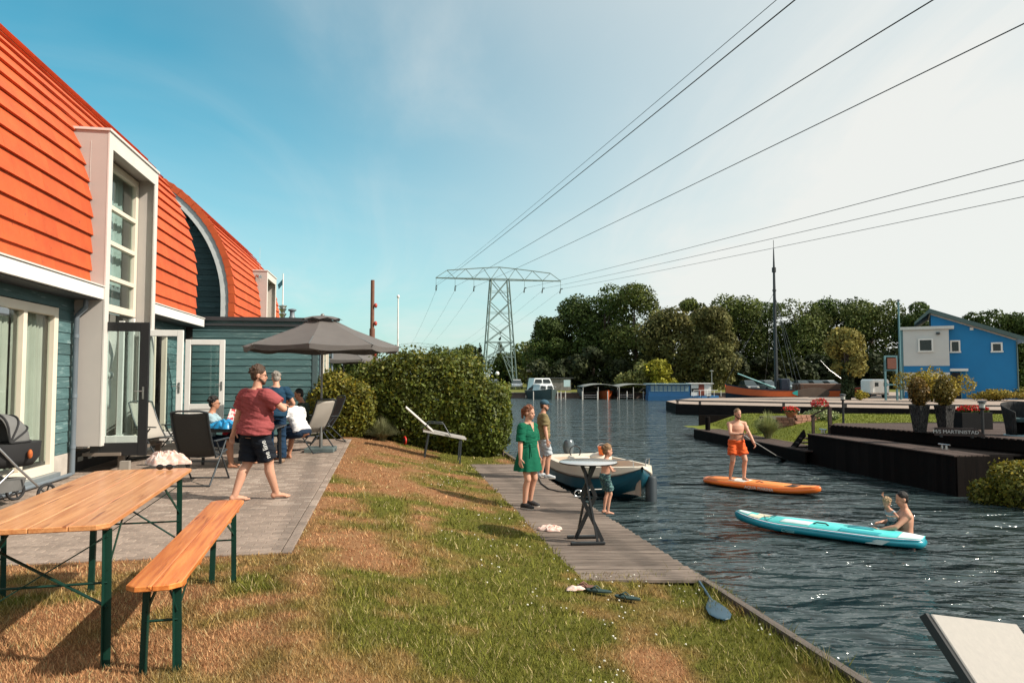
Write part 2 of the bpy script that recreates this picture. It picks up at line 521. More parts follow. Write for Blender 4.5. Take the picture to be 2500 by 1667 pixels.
# ---- ground beyond and beneath
gnd = mat('far_grass', (.16, .15, .035), (.10, .115, .03), scale=.25, rough=.95, spec=.1)
paveg = mat('gravel_yard', (.37, .295, .25), (.28, .225, .19), scale=.8, rough=.95, spec=.1, bump=.2, bscale=20)
struct(MB().quad((-2500, 88, .70), (2500, 88, .70), (2500, 4000, .70), (-2500, 4000, .70)).build('far_ground', gnd))
mb = MB()
A_ = [L(3.4, 25.9), L(3.4, 91), L(-300, 150), L(-300, -60), L(-16, -60), L(-16, 25.9)]
mb.add([(p.x, p.y, .92) for p in A_], [tuple(range(6))])
struct(mb.build('left_ground', gnd))
B_ = [L(-16, -6), L(-16, -60), L(3.4, -60), L(3.4, -6)]
struct(MB().add([(p.x, p.y, .75) for p in B_], [(0, 1, 2, 3)]).build('ground_behind', gnd))
MB().add([tuple(L(-16, 5, .6)), tuple(L(-1.0, 5, .6)), tuple(L(-1.0, 26, .6)), tuple(L(-16, 26, .6))], [(0, 1, 2, 3)]).build('ground_base', gnd)['kind'] = 'structure'

# ---- canal kerb on the lawn side
kw = mat('weathered_kerb_wood', (.15, .12, .10), (.07, .058, .05), scale=3, stretch=(12, .6, 3), rough=.9, bump=.5)
kr = thing('canal_kerb', 'weathered wooden kerb along the lawn edge by the water', 'kerb', (0, 0, 0), AX)
seg = [(-5 + 2.1 * i, -5 + 2.1 * (i + 1)) for i in range(6)] + [(17.45, 19.5), (19.5, 21.6), (21.6, 24)]
for i, (a, b) in enumerate(seg):
    b = min(b, 7.62) if a < 8 else b
    box('board', (3.445, (a + b) / 2, .22), (.06, b - a - .01, .60), kw, kr, bevel=.006)
    box('cap', (3.445, (a + b) / 2, .530), (.075, b - a - .012, .028), kw, kr)

# ---- patio of concrete block pavers
pvm = mat('block_paver', (.31, .24, .195), (.215, .168, .14), scale=22, rough=.9, rand=.16, bump=.25, spec=.2, speck=((.16, .13, .11), 60, .66))
sandm = mat('joint_sand', (.13, .10, .075), (.085, .07, .055), scale=12, rough=1, spec=.05)
pat = bpy.data.objects.new('patio', None); COL.objects.link(pat); pat.rotation_euler = (0, 0, AX); struct(pat)
MB().box((-3.1, 12.9, ZP - .075), (4.44, 12.1, .09)).build('bed', sandm, pat)
MB().box((-3.6, 19.45, ZP - .075), (3.4, 1.0, .09)).build('bed', sandm, pat)
def paver_mesh(w, d):
    mb = MB(); x, y, h, c = w / 2, d / 2, .035, .006
    mb.add([(-x, -y, 0), (x, -y, 0), (x, y, 0), (-x, y, 0), (-x, -y, h - c), (x, -y, h - c), (x, y, h - c), (-x, y, h - c),
            (-x + c, -y + c, h), (x - c, -y + c, h), (x - c, y - c, h), (-x + c, y - c, h)],
           [(4, 5, 9, 8), (5, 6, 10, 9), (6, 7, 11, 10), (7, 4, 8, 11), (8, 9, 10, 11), (0, 1, 5, 4), (1, 2, 6, 5), (2, 3, 7, 6), (3, 0, 4, 7)])
    return mb
pav, half, bord = (paver_mesh(*k) for k in ((.196, .095), (.096, .095), (.095, .196)))
pavers = []
row = 0; t = PT0 + .05
while t < 19.9:
    u = -.953 - (0.0 if row % 2 == 0 else .1)
    if t > PT1: u = -1.86 - (.0 if row % 2 == 0 else .1)
    elif row % 2: pavers.append((-1.003, t, 1))
    while u > -5.2:
        pavers.append((u - .1 + .0, t, 0)); u -= .2
    t += .1; row += 1
t = PT0 + .1
while t < PT1:
    pavers.append((-.90, t, 2)); t += .2
pavers.sort(key=lambda p: p[1] + (50 if p[0] < -3.9 else 0) + (0 if p[0] > -3.9 else 0))
pm_ = [k.mesh('paver', pvm) for k in (pav, half, bord)]
rest = MB()
for i, (u, t, k) in enumerate(pavers):
    z = ZP - .032 + random.uniform(-.0022, .0022); 
    if i < 300:
        o = link('paver', pm_[k], pat, (u, t, z), (random.gauss(0, .008), random.gauss(0, .008), random.gauss(0, .006)))
    else:
        src = (pav, half, bord)[k]; a = random.gauss(0, .006); tx, ty = random.gauss(0, .008), random.gauss(0, .008)
        rest.add([(v[0] * cos(a) - v[1] * sin(a) + u, v[0] * sin(a) + v[1] * cos(a) + t, v[2] + z + v[1] * tx + v[0] * ty) for v in src.v], src.f, random.choice((0, 0, 1, 2)))
pv2 = mat('block_paver_dark', (.25, .195, .16), (.185, .148, .125), scale=22, rough=.9, bump=.25, spec=.2)
pv3 = mat('block_paver_pale', (.37, .295, .245), (.26, .21, .175), scale=22, rough=.9, bump=.25, spec=.2)
ro = rest.build('paver_field', [pvm, pv2, pv3], pat); ro['kind'] = 'stuff'

# ---- dock of grey grooved planks
def groove_mat(name, c, c2, scale=34):
    m = mat(name, c, c2, scale=5, stretch=(.7, 9, 1), rough=.9, rand=.20, spec=.15, speck=(tuple(v * .45 for v in c), 9, .68))
    N, K = m.node_tree.nodes, m.node_tree.links
    tc = N.new('ShaderNodeTexCoord'); wv = N.new('ShaderNodeTexWave'); wv.bands_direction = 'Y'; wv.inputs['Scale'].default_value = scale
    wv.inputs['Distortion'].default_value = .4
    K.new(tc.outputs['Object'], wv.inputs[0])
    bp = N.new('ShaderNodeBump'); bp.inputs['Strength'].default_value = .7; bp.inputs['Distance'].default_value = .006
    K.new(wv.outputs[1], bp.inputs['Height']); K.new(bp.outputs[0], N['Principled BSDF'].inputs['Normal'])
    return m
dkm = groove_mat('dock_plank_wood', (.30, .24, .20), (.12, .095, .08))
dkb = mat('dock_beam_wood', (.15, .12, .10), (.09, .075, .06), scale=4, rough=.9, bump=.4)
dock = thing('dock', 'low grey wooden boat dock with crosswise planks at the lawn edge', 'dock')
DZ = .55
y = L(DKU1, DKT0).y
y0_ = 7.72
y = y0_
while y < 17.7:
    xa = (DKU0 - SA * y) / CA + random.uniform(-.012, .012); xb = (DKU1 - SA * y) / CA + random.uniform(-.012, .012)
    tt0 = -xa * SA + y * CA
    if tt0 > DKT1 + .1: break
    box('plank', ((xa + xb) / 2, y, DZ - .016 + random.uniform(-.002, .002)), (round(xb - xa, 2), .130, .030), dkm, dock, (random.gauss(0, .006), random.gauss(0, .002), random.gauss(0, .002)))
    y += .142
for uu in (2.25, 2.8, 3.36):
    p, q = L(uu, 7.85, DZ - .085), L(uu, 17.3, DZ - .085)
    MB().bar(p, q, .07, .10).build('beam', dkb, dock)
for tt in np.arange(8.1, 17.4, 2.2):
    p = L(3.34, tt)
    MB().tube([(p.x, p.y, -1.0), (p.x, p.y, DZ - .04)], .075, 10).build('pile', dkb, dock, smooth=True)
    p = L(2.2, tt)
    MB().tube([(p.x, p.y, -1.0), (p.x, p.y, DZ - .04)], .06, 8).build('pile', dkb, dock, smooth=True)
# bank boards behind the dock
bb = thing('bank_boards', 'dark retaining boards between the lawn and the underside of the dock', 'retaining wall', (0, 0, 0), AX)
for i in range(5):
    box('board', (2.12, 7.65 + 1.95 * (i + .5), .18), (.04, 1.94, .62), kw, bb)

# ---- far bank edge
fbm_ = mat('far_bank_boards', (.17, .115, .095), (.10, .07, .06), scale=1.2, rough=.9, stretch=(1, 1, 4))
cap_ = mat('pale_cap_wood', (.42, .36, .30), rough=.8)
fb = thing('far_bank_edge', 'brown boarded edge of the far grass bank behind the boats', 'retaining wall')
for i in range(40):
    box('board', (-22 + i * 2.5, 87.95, .22), (2.48, .10, .85), fbm_, fb)
MB().box((28, 87.9, .68), (100, .3, .06)).build('cap', cap_, fb)

# ---- quay across the inlet
qpoly = [(12.0, 50.9), (13.2, 49.3), (18, 46.4), (28, 41.5), (70, 30), (160, 25), (160, 88), (36, 88), (36, 69), (16, 63), (12.4, 56)]
q = MB(); n = len(qpoly)
q.add([(a, b, .75) for a, b in qpoly], [tuple(range(n))])
struct(q.build('quay_yard', paveg))
qw = mat('dark_quay_timber', (.020, .016, .015), (.010, .009, .009), scale=2, rough=.9, stretch=(1, 1, 3), spec=.1, rand=.3)
qe = thing('quay_wall', 'dark timber quay wall with a low rail round the gravel yard', 'quay wall')
def along(p, q, step):
    p, q = Vector(p), Vector(q); m = max(1, int((q - p).length / step))
    return [(p + (q - p) * (i / m), p + (q - p) * ((i + 1) / m)) for i in range(m)]
for i in range(n - 5 if False else 4):
    for (a, b) in along((*qpoly[i], 0), (*qpoly[i + 1], 0), 2.0):
        MB().bar(a + Vector((0, 0, .22)), b + Vector((0, 0, .22)), .12, 1.0).build('board', qw, qe)
for i in (8, 9, 10):
    a, b = Vector((*qpoly[i], .22)), Vector((*qpoly[(i + 1) % n], .22))
    MB().bar(a, b, .12, 1.0).build('board', qw, qe)
rl = mat('quay_rail_wood', (.16, .13, .115), (.09, .075, .065), scale=2, rough=.8)
for i in range(4):
    for (a, b) in along((*qpoly[i], 0), (*qpoly[i + 1], 0), 3.1):
        MB().bar(a + Vector((0, .15, .99)), b + Vector((0, .15, .99)), .16, .10).build('rail', rl, qe)
        MB().box(a + Vector((.1, .15, .84)), (.14, .14, .20)).build('rail_post', rl, qe)

# ---- right bank: jetty, garden, decks
JO = [(8.05, 30.9), (9.15, 21.9)]
blk = mat('black_stained_wood', (.011, .008, .007), (.006, .005, .005), scale=3, rough=.9, stretch=(6, 6, .5), bump=.3, spec=.08, rand=.3)
dkt = groove_mat('brown_deck_wood', (.105, .075, .066), (.06, .045, .04), 20)
jet = thing('jetty', 'low dark brown garden jetty with a mooring post at its tip', 'jetty')
for k in range(8):
    off = k * .145
    a, b = Vector((8.12 + off, 30.9, .405)), Vector((9.22 + off, 21.9, .405))
    MB().bar(a, b, .14, .03).build('plank', dkt, jet)
for (a, b) in along((8.08, 30.9, .10), (9.18, 21.9, .10), 1.5):
    MB().bar(a, b, .06, .62).build('board', blk, jet)
MB().bar((8.05, 30.95, .1), (9.25, 31.1, .1), .06, .62).build('board', blk, jet)
MB().lathe([(.11, -1), (.11, .95), (.09, 1.0)], 12, (8.45, 30.2, 0)).build('mooring_post', blk, jet, smooth=True)
# garden ground
def gz(x, y):
    d = x - (9.25 + (21.9 - y) * -.0 + (30.9 - y) * .122 - 1.1)      # distance inland from the jetty
    return .375 + .58 * sstep(d, .95, 3.4) - .0 * y
xs = np.concatenate([np.arange(8.2, 14, .2), np.arange(14, 60, 3)]); ys = np.arange(14, 34.01, .5)
XX, YY = np.meshgrid(xs, ys); ZZg = gz(XX, YY) + .04 * (fbm(XX, YY, .6, 3) - .5)
idx = np.arange(XX.size).reshape(XX.shape)
F = np.stack([idx[:-1, :-1], idx[:-1, 1:], idx[1:, 1:], idx[1:, :-1]], -1).reshape(-1, 4)
cx = ((XX[:-1, :-1] + XX[1:, 1:]) / 2).ravel(); cy = ((YY[:-1, :-1] + YY[1:, 1:]) / 2).ravel()
keep = (cx > 9.25 + (30.9 - cy) * .122 - .75) & (cy < 33.6 - (cx - 9) * .05) & ~((cy < 16.6) & (cx < 13))
gl = mat('garden_lawn_soil', (.17, .185, .03), (.10, .12, .025), scale=2.2, rough=.95, spec=.1, bump=.6, bscale=70)
struct(link('garden_lawn', mesh_np('garden_lawn', np.stack([XX, YY, ZZg], -1).reshape(-1, 3), F[keep], gl, smooth=True)))
struct(MB().bar((9.0, 33.7, .2), (60, 31.1, .2), .1, 1.35).build('garden_edge', blk))
# garden grass blades
r = np.random.default_rng(4); n = 26000
gx = 9.4 + r.random(n) ** 1.3 * 16; gy = 19 + r.random(n) * 14.3
k = (gx > 9.35 + (30.9 - gy) * .122) & (gy < 33.3 - (gx - 9) * .05) & ~((gx > 10.0 + (21.8 - gy) * .45) & (gy < 22.0) )
gx, gy = gx[k], gy[k]; n = len(gx); gzv = gz(gx, gy) + .04 * (fbm(gx, gy, .6, 3) - .5)
a = r.random(n) * 2 * pi; w = .014; h = .04 + .04 * r.random(n)
P0 = np.stack([gx - np.sin(a) * w, gy + np.cos(a) * w, gzv], -1); P1 = np.stack([gx + np.sin(a) * w, gy - np.cos(a) * w, gzv], -1)
P2 = np.stack([gx + r.normal(0, .03, n), gy + r.normal(0, .03, n), gzv + h], -1)
c = (np.array((.20, .20, .03)) * (1 - (q_ := r.random(n)[:, None])) + np.array((.10, .13, .02)) * q_)
tag(link('garden_grass', mesh_np('garden_grass', np.stack([P0, P1, P2], 1).reshape(-1, 3), np.arange(3 * n).reshape(n, 3), gm, np.repeat(c, 3, 0))),
    'mown green grass of the garden across the water', 'grass', kind='stuff')
# lower deck
ld = thing('lower_deck', 'black timber mooring platform across the canal with upright wall planks', 'deck')
LA, LB = Vector((9.4, 22.2, 0)), Vector((10.2, 16.1, 0))
for (a, b) in along(LA, LB, .15):
    MB().bar(a + Vector((0, 0, .28)), b + Vector((0, 0, .28)), .05, 1.24).build('plank', blk, ld)
for (a, b) in along(LB, (11.6, 16.25, 0), .16):
    MB().bar(a + Vector((0, 0, .28)), b + Vector((0, 0, .28)), .05, 1.24).build('plank', blk, ld)
for (a, b) in along(LA, (10.8, 22.35, 0), .16):
    MB().bar(a + Vector((0, 0, .28)), b + Vector((0, 0, .28)), .05, 1.24).build('plank', blk, ld)
for k in range(6):
    o_ = Vector((.07 + k * .145, .01 * k, .92))
    MB().bar(LA + o_ + Vector((-.06, 0, 0)), LB + o_ + Vector((-.06, 0, 0)), .14, .03).build('deck_board', dkt, ld)
MB().box((11.3, 19, .88), (1.6, 5, .04)).build('deck_base', blk, ld)
# steps down to the jetty
for k in range(3):
    MB().box((9.62, 22.5 + .28 * k, .76 - .16 * k), (.7, .27, .04)).build('step', dkt, ld)
MB().bar((9.3, 22.25, .95), (9.3, 23.3, .30), .05, .22).build('stringer', blk, ld)
# upper deck
ud = thing('upper_deck', 'raised dark brown terrace deck above the black platform', 'deck')
UA, UB, UC = Vector((10.0, 21.9, 0)), Vector((12.3, 16.7, 0)), Vector((14.6, 11.5, 0))
MB().prism([(10.03, 21.9), (12.33, 16.7), (14.6, 11.5), (26, 14), (24, 25.2), (10.6, 22.9)], .5, 1.205).build('frame', blk, ud)
for (a, b) in along(UA, UC, 2.6):
    MB().bar(a + Vector((0, 0, 1.08)), b + Vector((0, 0, 1.08)), .05, .30).build('fascia', blk, ud)
k = 0; yy = 11.6
while yy < 22.6:
    xa = 10.0 + (21.9 - yy) * .4423 - .05 if yy < 21.9 else 10.05 + (yy - 21.9) * .6
    xb = 22.0
    box('deck_board', ((xa + xb) / 2, yy, 1.225), (round(xb - xa, 2), .138, .03), dkt, ud)
    yy += .145
# ================================================================== HOUSES
tile_m = mat('orange_roof_tile', (.58, .102, .027), (.44, .070, .020), scale=2.2, rough=.7, rand=.12, bump=.15, bscale=30, spec=.35, speck=((.30, .065, .028), 11, .66))
deck_m = mat('roof_underlay', (.03, .015, .012), rough=.9)
clad_m = mat('weathered_teal_boards', (.050, .105, .110), (.085, .16, .165), scale=2.6, rough=.7, rand=.22, stretch=(9, .8, 9), bump=.35, spec=.4, speck=((.19, .27, .27), 3.2, .60))
clad_d = mat('teal_gable_boards', (.035, .075, .085), (.05, .10, .105), scale=2.6, rough=.7, rand=.15, stretch=(.8, 9, 9), bump=.35, spec=.4, speck=((.10, .16, .165), 3.2, .64))
clad_x = mat('teal_annexe_boards', (.045, .10, .105), (.07, .145, .15), scale=2.2, rough=.7, rand=.16, stretch=(.9, 9, 9), bump=.3, spec=.4, speck=((.14, .22, .22), 3.0, .62))
white_m = mat('white_painted_wood', (.78, .76, .73), (.70, .68, .65), scale=2, rough=.5, spec=.4)
cream_m = mat('cream_frame_paint', (.74, .66, .54), (.68, .60, .49), scale=2, rough=.5)
grey_m = mat('grey_panel', (.46, .42, .39), (.42, .385, .36), scale=1.5, rough=.6)
greyl_m = mat('pale_grey_trim', (.64, .60, .56), (.58, .55, .51), scale=1.5, rough=.6)
blackf_m = mat('black_door_frame', (.014, .014, .016), rough=.4)
pipe_m = mat('grey_pipe', (.16, .19, .22), (.13, .155, .18), scale=2, rough=.45)
conc_m = mat('plinth_concrete', (.52, .47, .42), (.38, .34, .30), scale=5, rough=.9, bump=.2)
dark_m = mat('dark_room', (.045, .04, .036), rough=.9)
curt_m = mat('cream_curtain', (.66, .63, .54), (.58, .55, .47), scale=3, rough=.9, trans=.25)
wcurt_m = mat('white_curtain', (.76, .72, .68), rough=.9, trans=.2)
steel_m = mat('brushed_steel', (.55, .55, .55), rough=.3, metal=1)
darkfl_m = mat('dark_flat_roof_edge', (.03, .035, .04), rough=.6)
pane_m = glass_mat('window_pane', (.90, .95, .94), .78)
pane_dk = glass_mat('dark_window_pane', (.5, .55, .56), .62)

RU, RZC, RR = -5.0, 3.9, 4.3
RUC = RU - RR
def arc(s):
    if s < RZC - 3.0: return RU, 3.0 + s, 0.0
    th = (s - (RZC - 3.0)) / RR
    return RUC + RR * cos(th), RZC + RR * sin(th), th
def tile_mesh(w):
    mb = MB(); x, y = (w - .0025) / 2, .165
    a, b = .062, .010                                   # butt end stands proud
    mb.add([(-x, -y, a - .038), (x, -y, a - .038), (x, y, b - .012), (-x, y, b - .012), (-x, -y, a), (x, -y, a), (x, y, b), (-x, y, b)],
           [(0, 3, 2, 1), (4, 5, 6, 7), (0, 1, 5, 4), (1, 2, 6, 5), (2, 3, 7, 6), (3, 0, 4, 7)])
    return mb
def tile_roof(root, spans, smax, zmin_by_span, seed):
    rr = random.Random(seed); items = []
    for (t0, t1), zmin in zip(spans, zmin_by_span):
        n = max(1, round((t1 - t0) / .42)); w = (t1 - t0) / n
        s = .145; row = 0
        while s < smax:
            u, z, th = arc(s)
            if z - .12 > zmin:
                sh = (row % 2) * .5 * w
                edges = [t0] + [t0 + sh + i * w for i in range(0 if sh else 1, n)] + [t1]
                for a, b in zip(edges[:-1], edges[1:]):
                    if b - a > .03: items.append((round(b - a, 3), (a + b) / 2, u, z, th))
            s += .288; row += 1
    def prio(it):
        w, t, u, z, th = it
        p = L(u, t); px = 1250 + FPX * p.x / max(p.y, .1)
        return t + (100 if px < -25 else 0) + (30 if th > .95 else 0)
    items.sort(key=prio)
    meshes = {}; rest = MB()
    for i, (w, t, u, z, th) in enumerate(items):
        R = Matrix(((0, -sin(th), cos(th)), (1, 0, 0), (0, cos(th), sin(th))))
        R = R @ Euler((rr.gauss(0, .004), 0, rr.gauss(0, .0012))).to_matrix()
        if w not in meshes: meshes[w] = (tile_mesh(w), None)
        mbt, me = meshes[w]
        if i < 300:
            if me is None:
                me = mbt.mesh('roof_tile', tile_m); meshes[w] = (mbt, me)
            o = link('roof_tile', me, root); o.matrix_local = Matrix.Translation((u, t, z)) @ R.to_4x4()
        else:
            rest.add([R @ Vector(v) + Vector((u, t, z)) for v in mbt.v], mbt.f)
    o = rest.build('roof_tile_field', tile_m, root); o['kind'] = 'stuff'
def roof_deck(root, t0, t1, gap=None):
    mb = MB(); n = 26
    segs = [(t0, t1, 0)] if not gap else [(t0, gap[0], 0), (gap[0], gap[1], gap[2]), (gap[1], t1, 0)]
    for (a, b, zmin) in segs:
        prev = None
        for i in range(2 * n + 1):
            s = i * (RZC - 3.0 + RR * pi / 2) / n
            if i <= n: u, z, th = arc(s)
            else:
                u, z, th = arc((2 * n - i) * (RZC - 3.0 + RR * pi / 2) / n); u = 2 * RUC - u; th = pi - th
            c = (u - .012 * cos(th), z - .012 * sin(th))
            if prev and (z > zmin):
                mb.quad((prev[0], a, prev[1]), (prev[0], b, prev[1]), (c[0], b, c[1]), (c[0], a, c[1]))
            prev = c
    return mb.build('roof_deck', deck_m, root, smooth=30)
def gable(root, t, name='gable_wall', inset=.03, m=None):
    mb = MB(); pts = []
    for i in range(41):
        th = pi * i / 40
        pts.append((RUC + (RR - inset) * cos(th), RZC + (RR - inset) * sin(th)))
    pts = [(RU - inset, 0)] + pts + [(2 * RUC - RU + inset, 0)]
    mb.add([(a, t, b) for a, b in pts], [tuple(range(len(pts)))])
    return mb.build(name, m or dark_m, root)
def boards(root, t0, t1, z0, z1, u=-5.215, h=.172, m=None):
    z = z0; i = 0
    while z < z1 - .02:
        hh = min(h, z1 - z)
        box('cladding_board', (u, (t0 + t1) / 2, z + hh / 2), (.024, round(t1 - t0, 3), round(hh + .012, 3)), m or clad_m, root, (0, radians(-5), 0))
        z += h; i += 1
def wall_block(root, t0, t1, z0, z1, u0=-5.45, u1=-5.23):
    return box('wall', ((u0 + u1) / 2, (t0 + t1) / 2, (z0 + z1) / 2), (u1 - u0, t1 - t0, z1 - z0), dark_m, root)
def wframe(root, u, t0, t1, z0, z1, m, w=.09, d=.09, mull=(), trans=(), name='window', pm=None, pane_u=None):
    mb = MB()
    mb.box((u, t0 + w / 2, (z0 + z1) / 2), (d, w, z1 - z0)); mb.box((u, t1 - w / 2, (z0 + z1) / 2), (d, w, z1 - z0))
    mb.box((u, (t0 + t1) / 2, z1 - w / 2), (d - .004, t1 - t0 - 2 * w, w)); mb.box((u, (t0 + t1) / 2, z0 + w / 2), (d - .004, t1 - t0 - 2 * w, w))
    for q in mull: mb.box((u, q, (z0 + z1) / 2), (d - .008, w * .8, z1 - z0 - 2 * w))
    for q in trans: mb.box((u + .006, (t0 + t1) / 2, q), (d, t1 - t0 - 2 * w, w * .62))
    f = mb.build(name, m, root, bevel=.006)
    zs = [z0 + w] + sorted(trans) + [z1 - w]; tq = [t0 + w] + sorted(mull) + [t1 - w]
    for za, zb in zip(zs[:-1], zs[1:]):
        for a, b in zip(tq[:-1], tq[1:]):
            box('pane', ((pane_u or u - .015), (a + b) / 2, (za + zb) / 2), (.008, b - a - .005, zb - za - .005), pm or pane_m, f)
    return f
def curtain(root, u, t0, t1, z0, z1, m, waves=9, amp=.035, name='curtain'):
    nn = waves * 8; V = []; F = []
    for j in range(5):
        z = z0 + (z1 - z0) * j / 4
        for i in range(nn + 1):
            t = t0 + (t1 - t0) * i / nn
            V.append((u + amp * sin(i / 8 * 2 * pi) * (1 - .3 * j / 4) + .012 * sin(i * 1.7), t, z))
    for j in range(4):
        for i in range(nn):
            a = j * (nn + 1) + i; F.append((a, a + 1, a + nn + 2, a + nn + 1))
    return MB().add(V, F).build(name, m, root, smooth=80)
def leaf(root, t, u0, u1, z0, z1, m, rail=.11, panel=0, pm=None, handle=True, label=None):
    mb = MB(); w = u1 - u0; d = .055; c = (u0 + u1) / 2
    mb.box((u0 + rail / 2, t, (z0 + z1) / 2), (rail, d, z1 - z0)); mb.box((u1 - rail / 2, t, (z0 + z1) / 2), (rail, d, z1 - z0))
    mb.box((c, t, z1 - rail / 2), (w - 2 * rail, d - .004, rail)); mb.box((c, t, z0 + rail * .7), (w - 2 * rail, d - .004, rail * 1.4))
    if panel:
        mb.box((c, t, z0 + panel), (w - 2 * rail, d - .004, rail))
        mb.box((c, t, z0 + panel / 2 + rail * .4), (w - 2 * rail, d - .03, panel - rail))
    o = mb.build('door', m, root, bevel=.006)
    if label: o['label'] = label
    zb = z0 + (panel + rail / 2 if panel else rail * 1.4)
    box('pane', (c, t, (zb + z1 - rail) / 2), (w - 2 * rail, .01, z1 - rail - zb), pm or pane_m, o)
    if handle:
        h = MB(); zh = z0 + 1.02
        h.box((u1 - rail / 2, t - d / 2 - .006, zh), (.03, .012, .20))
        h.tube([(u1 - rail / 2, t - d / 2, zh + .03), (u1 - rail / 2, t - d / 2 - .05, zh + .03), (u1 - rail / 2 - .13, t - d / 2 - .05, zh + .03)], .009, 6)
        h.build('handle', steel_m, o, smooth=40)
    return o
def dormer(root, t0, t1, z0, ztop, uf=-4.75, doorway=True):
    d = MB(); w = .10; ub = -5.9
    d.box(((uf + ub) / 2, t0 + w / 2, (z0 + ztop) / 2), (uf - ub, w, ztop - z0), mi=0)
    d.box(((uf + ub) / 2, t1 - w / 2, (z0 + ztop) / 2), (uf - ub, w, ztop - z0), mi=0)
    d.box(((uf + ub) / 2, (t0 + t1) / 2, ztop - .09), (uf - ub, t1 - t0 - 2 * w, .18), mi=0)
    o = d.build('dormer', grey_m, root, bevel=.004)
    f = MB(); e = .004
    f.box((uf + .012, t0 + .085, (z0 + ztop) / 2), (.024, .17 + 2 * e, ztop - z0)); f.box((uf + .012, t1 - .085, (z0 + ztop) / 2), (.024, .17 + 2 * e, ztop - z0))
    f.box((uf + .0115, (t0 + t1) / 2, ztop - .13), (.022, t1 - t0 - .345, .26))
    f.build('front_trim', greyl_m, o)
    c = MB(); c.box(((uf + ub) / 2 + .02, (t0 + t1) / 2, ztop + .02), (uf - ub + .06, t1 - t0 + .06, .04)); c.build('cap', greyl_m, o)
    s_ = MB(); s_.box((-5.02, t0 - .003, (z0 + ztop) / 2 + 1.2), (.006, .004, ztop - 3.2)); s_.build('panel_seam', greyl_m, o)
    return o

# ------------------------------------------------ near house
H1 = thing('barrel_roof_house', 'near barrel-roofed house with orange tiles, tall grey dormer and white fascia', 'house', L(0, .92, ZP), AX)
H1.scale = (1, 1, 1.055)
T1a, T1b = 6.4, 18.75
roof_deck(H1, T1a, T1b, (12.0, 14.62, 5.6))
tile_roof(H1, [(T1a, 12.0), (12.0, 14.62), (14.62, T1b)], 7.55, [0, 5.45, 0], 3)
gable(H1, T1a); gable(H1, T1b - .02)
for (a, b, z0, z1) in ((T1a, 8.15, .3, 2.85), (8.15, 11.4, 2.6, 2.85), (11.4, 12.0, .3, 2.85), (14.62, 14.75, .3, 2.85), (14.75, 17.05, 2.6, 2.85), (15.6, 16.15, .3, 2.6), (17.05, T1b, .3, 2.85)):
    wall_block(H1, a, b, z0, z1)
wall_block(H1, T1a, T1b, 0, .3, -5.45, -5.25)
box('floor', (-7.0, (T1a + T1b) / 2, .32), (3.2, T1b - T1a - .1, .06), mat('room_floor', (.22, .15, .10), rough=.4), H1)
box('room_wall', (-8.6, (T1a + T1b) / 2, 2.8), (.1, T1b - T1a - .1, 5.4), mat('room_wall_paint', (.45, .42, .38), rough=.9), H1)
box('ceiling', (-7.2, 9.2, 2.92), (3.4, 5.4, .05), white_m, H1); box('ceiling', (-7.2, 16.7, 2.92), (3.4, 4.0, .05), white_m, H1)
box('ceiling', (-7.3, 13.3, 5.62), (3.0, 2.6, .05), white_m, H1)
boards(H1, 11.4, 12.03, .36, 2.85)
boards(H1, 15.62, 16.13, .36, 2.6); boards(H1, 17.07, T1b, .36, 2.85)
boards(H1, 14.63, 17.06, 2.6, 2.85); boards(H1, 8.0, 11.42, 2.62, 2.85)
for a, b in ((11.4, 12.03), (15.62, 16.13), (17.07, T1b)):
    box('plinth', (-5.215, (a + b) / 2, .17), (.05, b - a, .36), conc_m, H1, bevel=.006)
for a, b in ((T1a, 12.0), (14.62, T1b)):
    fo = box('fascia', (-4.965, (a + b) / 2, 2.90), (.43, b - a, .20), white_m, H1, bevel=.006)
    box('fascia_cap', (-4.955, (a + b) / 2, 3.015), (.45, b - a + .02, .022), greyl_m, H1)
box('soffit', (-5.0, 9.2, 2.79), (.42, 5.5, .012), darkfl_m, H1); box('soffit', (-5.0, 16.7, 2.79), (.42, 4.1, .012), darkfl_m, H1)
# patio window with curtains
w1 = wframe(H1, -5.225, 8.2, 11.38, .12, 2.60, cream_m, .13, .10, mull=(9.30, 10.35), pane_u=-5.25)
for (a, b) in ((8.3, 10.25), (10.32, 11.7)):
    curtain(H1, -5.36, a, b, .30, 2.50, curt_m, max(4, int((b - a) * 8)), .035)
MB().box((-5.16, 9.0, 2.40), (.11, 1.5, .10)).build('awning_box', pipe_m, H1, bevel=.02)
sill = MB().box((-5.16, 9.79, .075), (.16, 3.2, .09)); sill.build('sill', mat('dark_sill', (.20, .23, .25), rough=.4), H1)
# second window and doorway
wframe(H1, -5.225, 14.76, 15.6, .36, 2.58, cream_m, .11, .10, pane_u=-5.25)
curtain(H1, -5.36, 14.8, 15.58, .45, 2.5, curt_m, 6, .03)
dfr = MB()
for q in (16.19, 17.01): dfr.box((-5.22, q, 1.48), (.10, .09, 2.24))
dfr.box((-5.22, 16.6, 2.55), (.098, .73, .09)); dfr.build('door_frame', cream_m, H1)
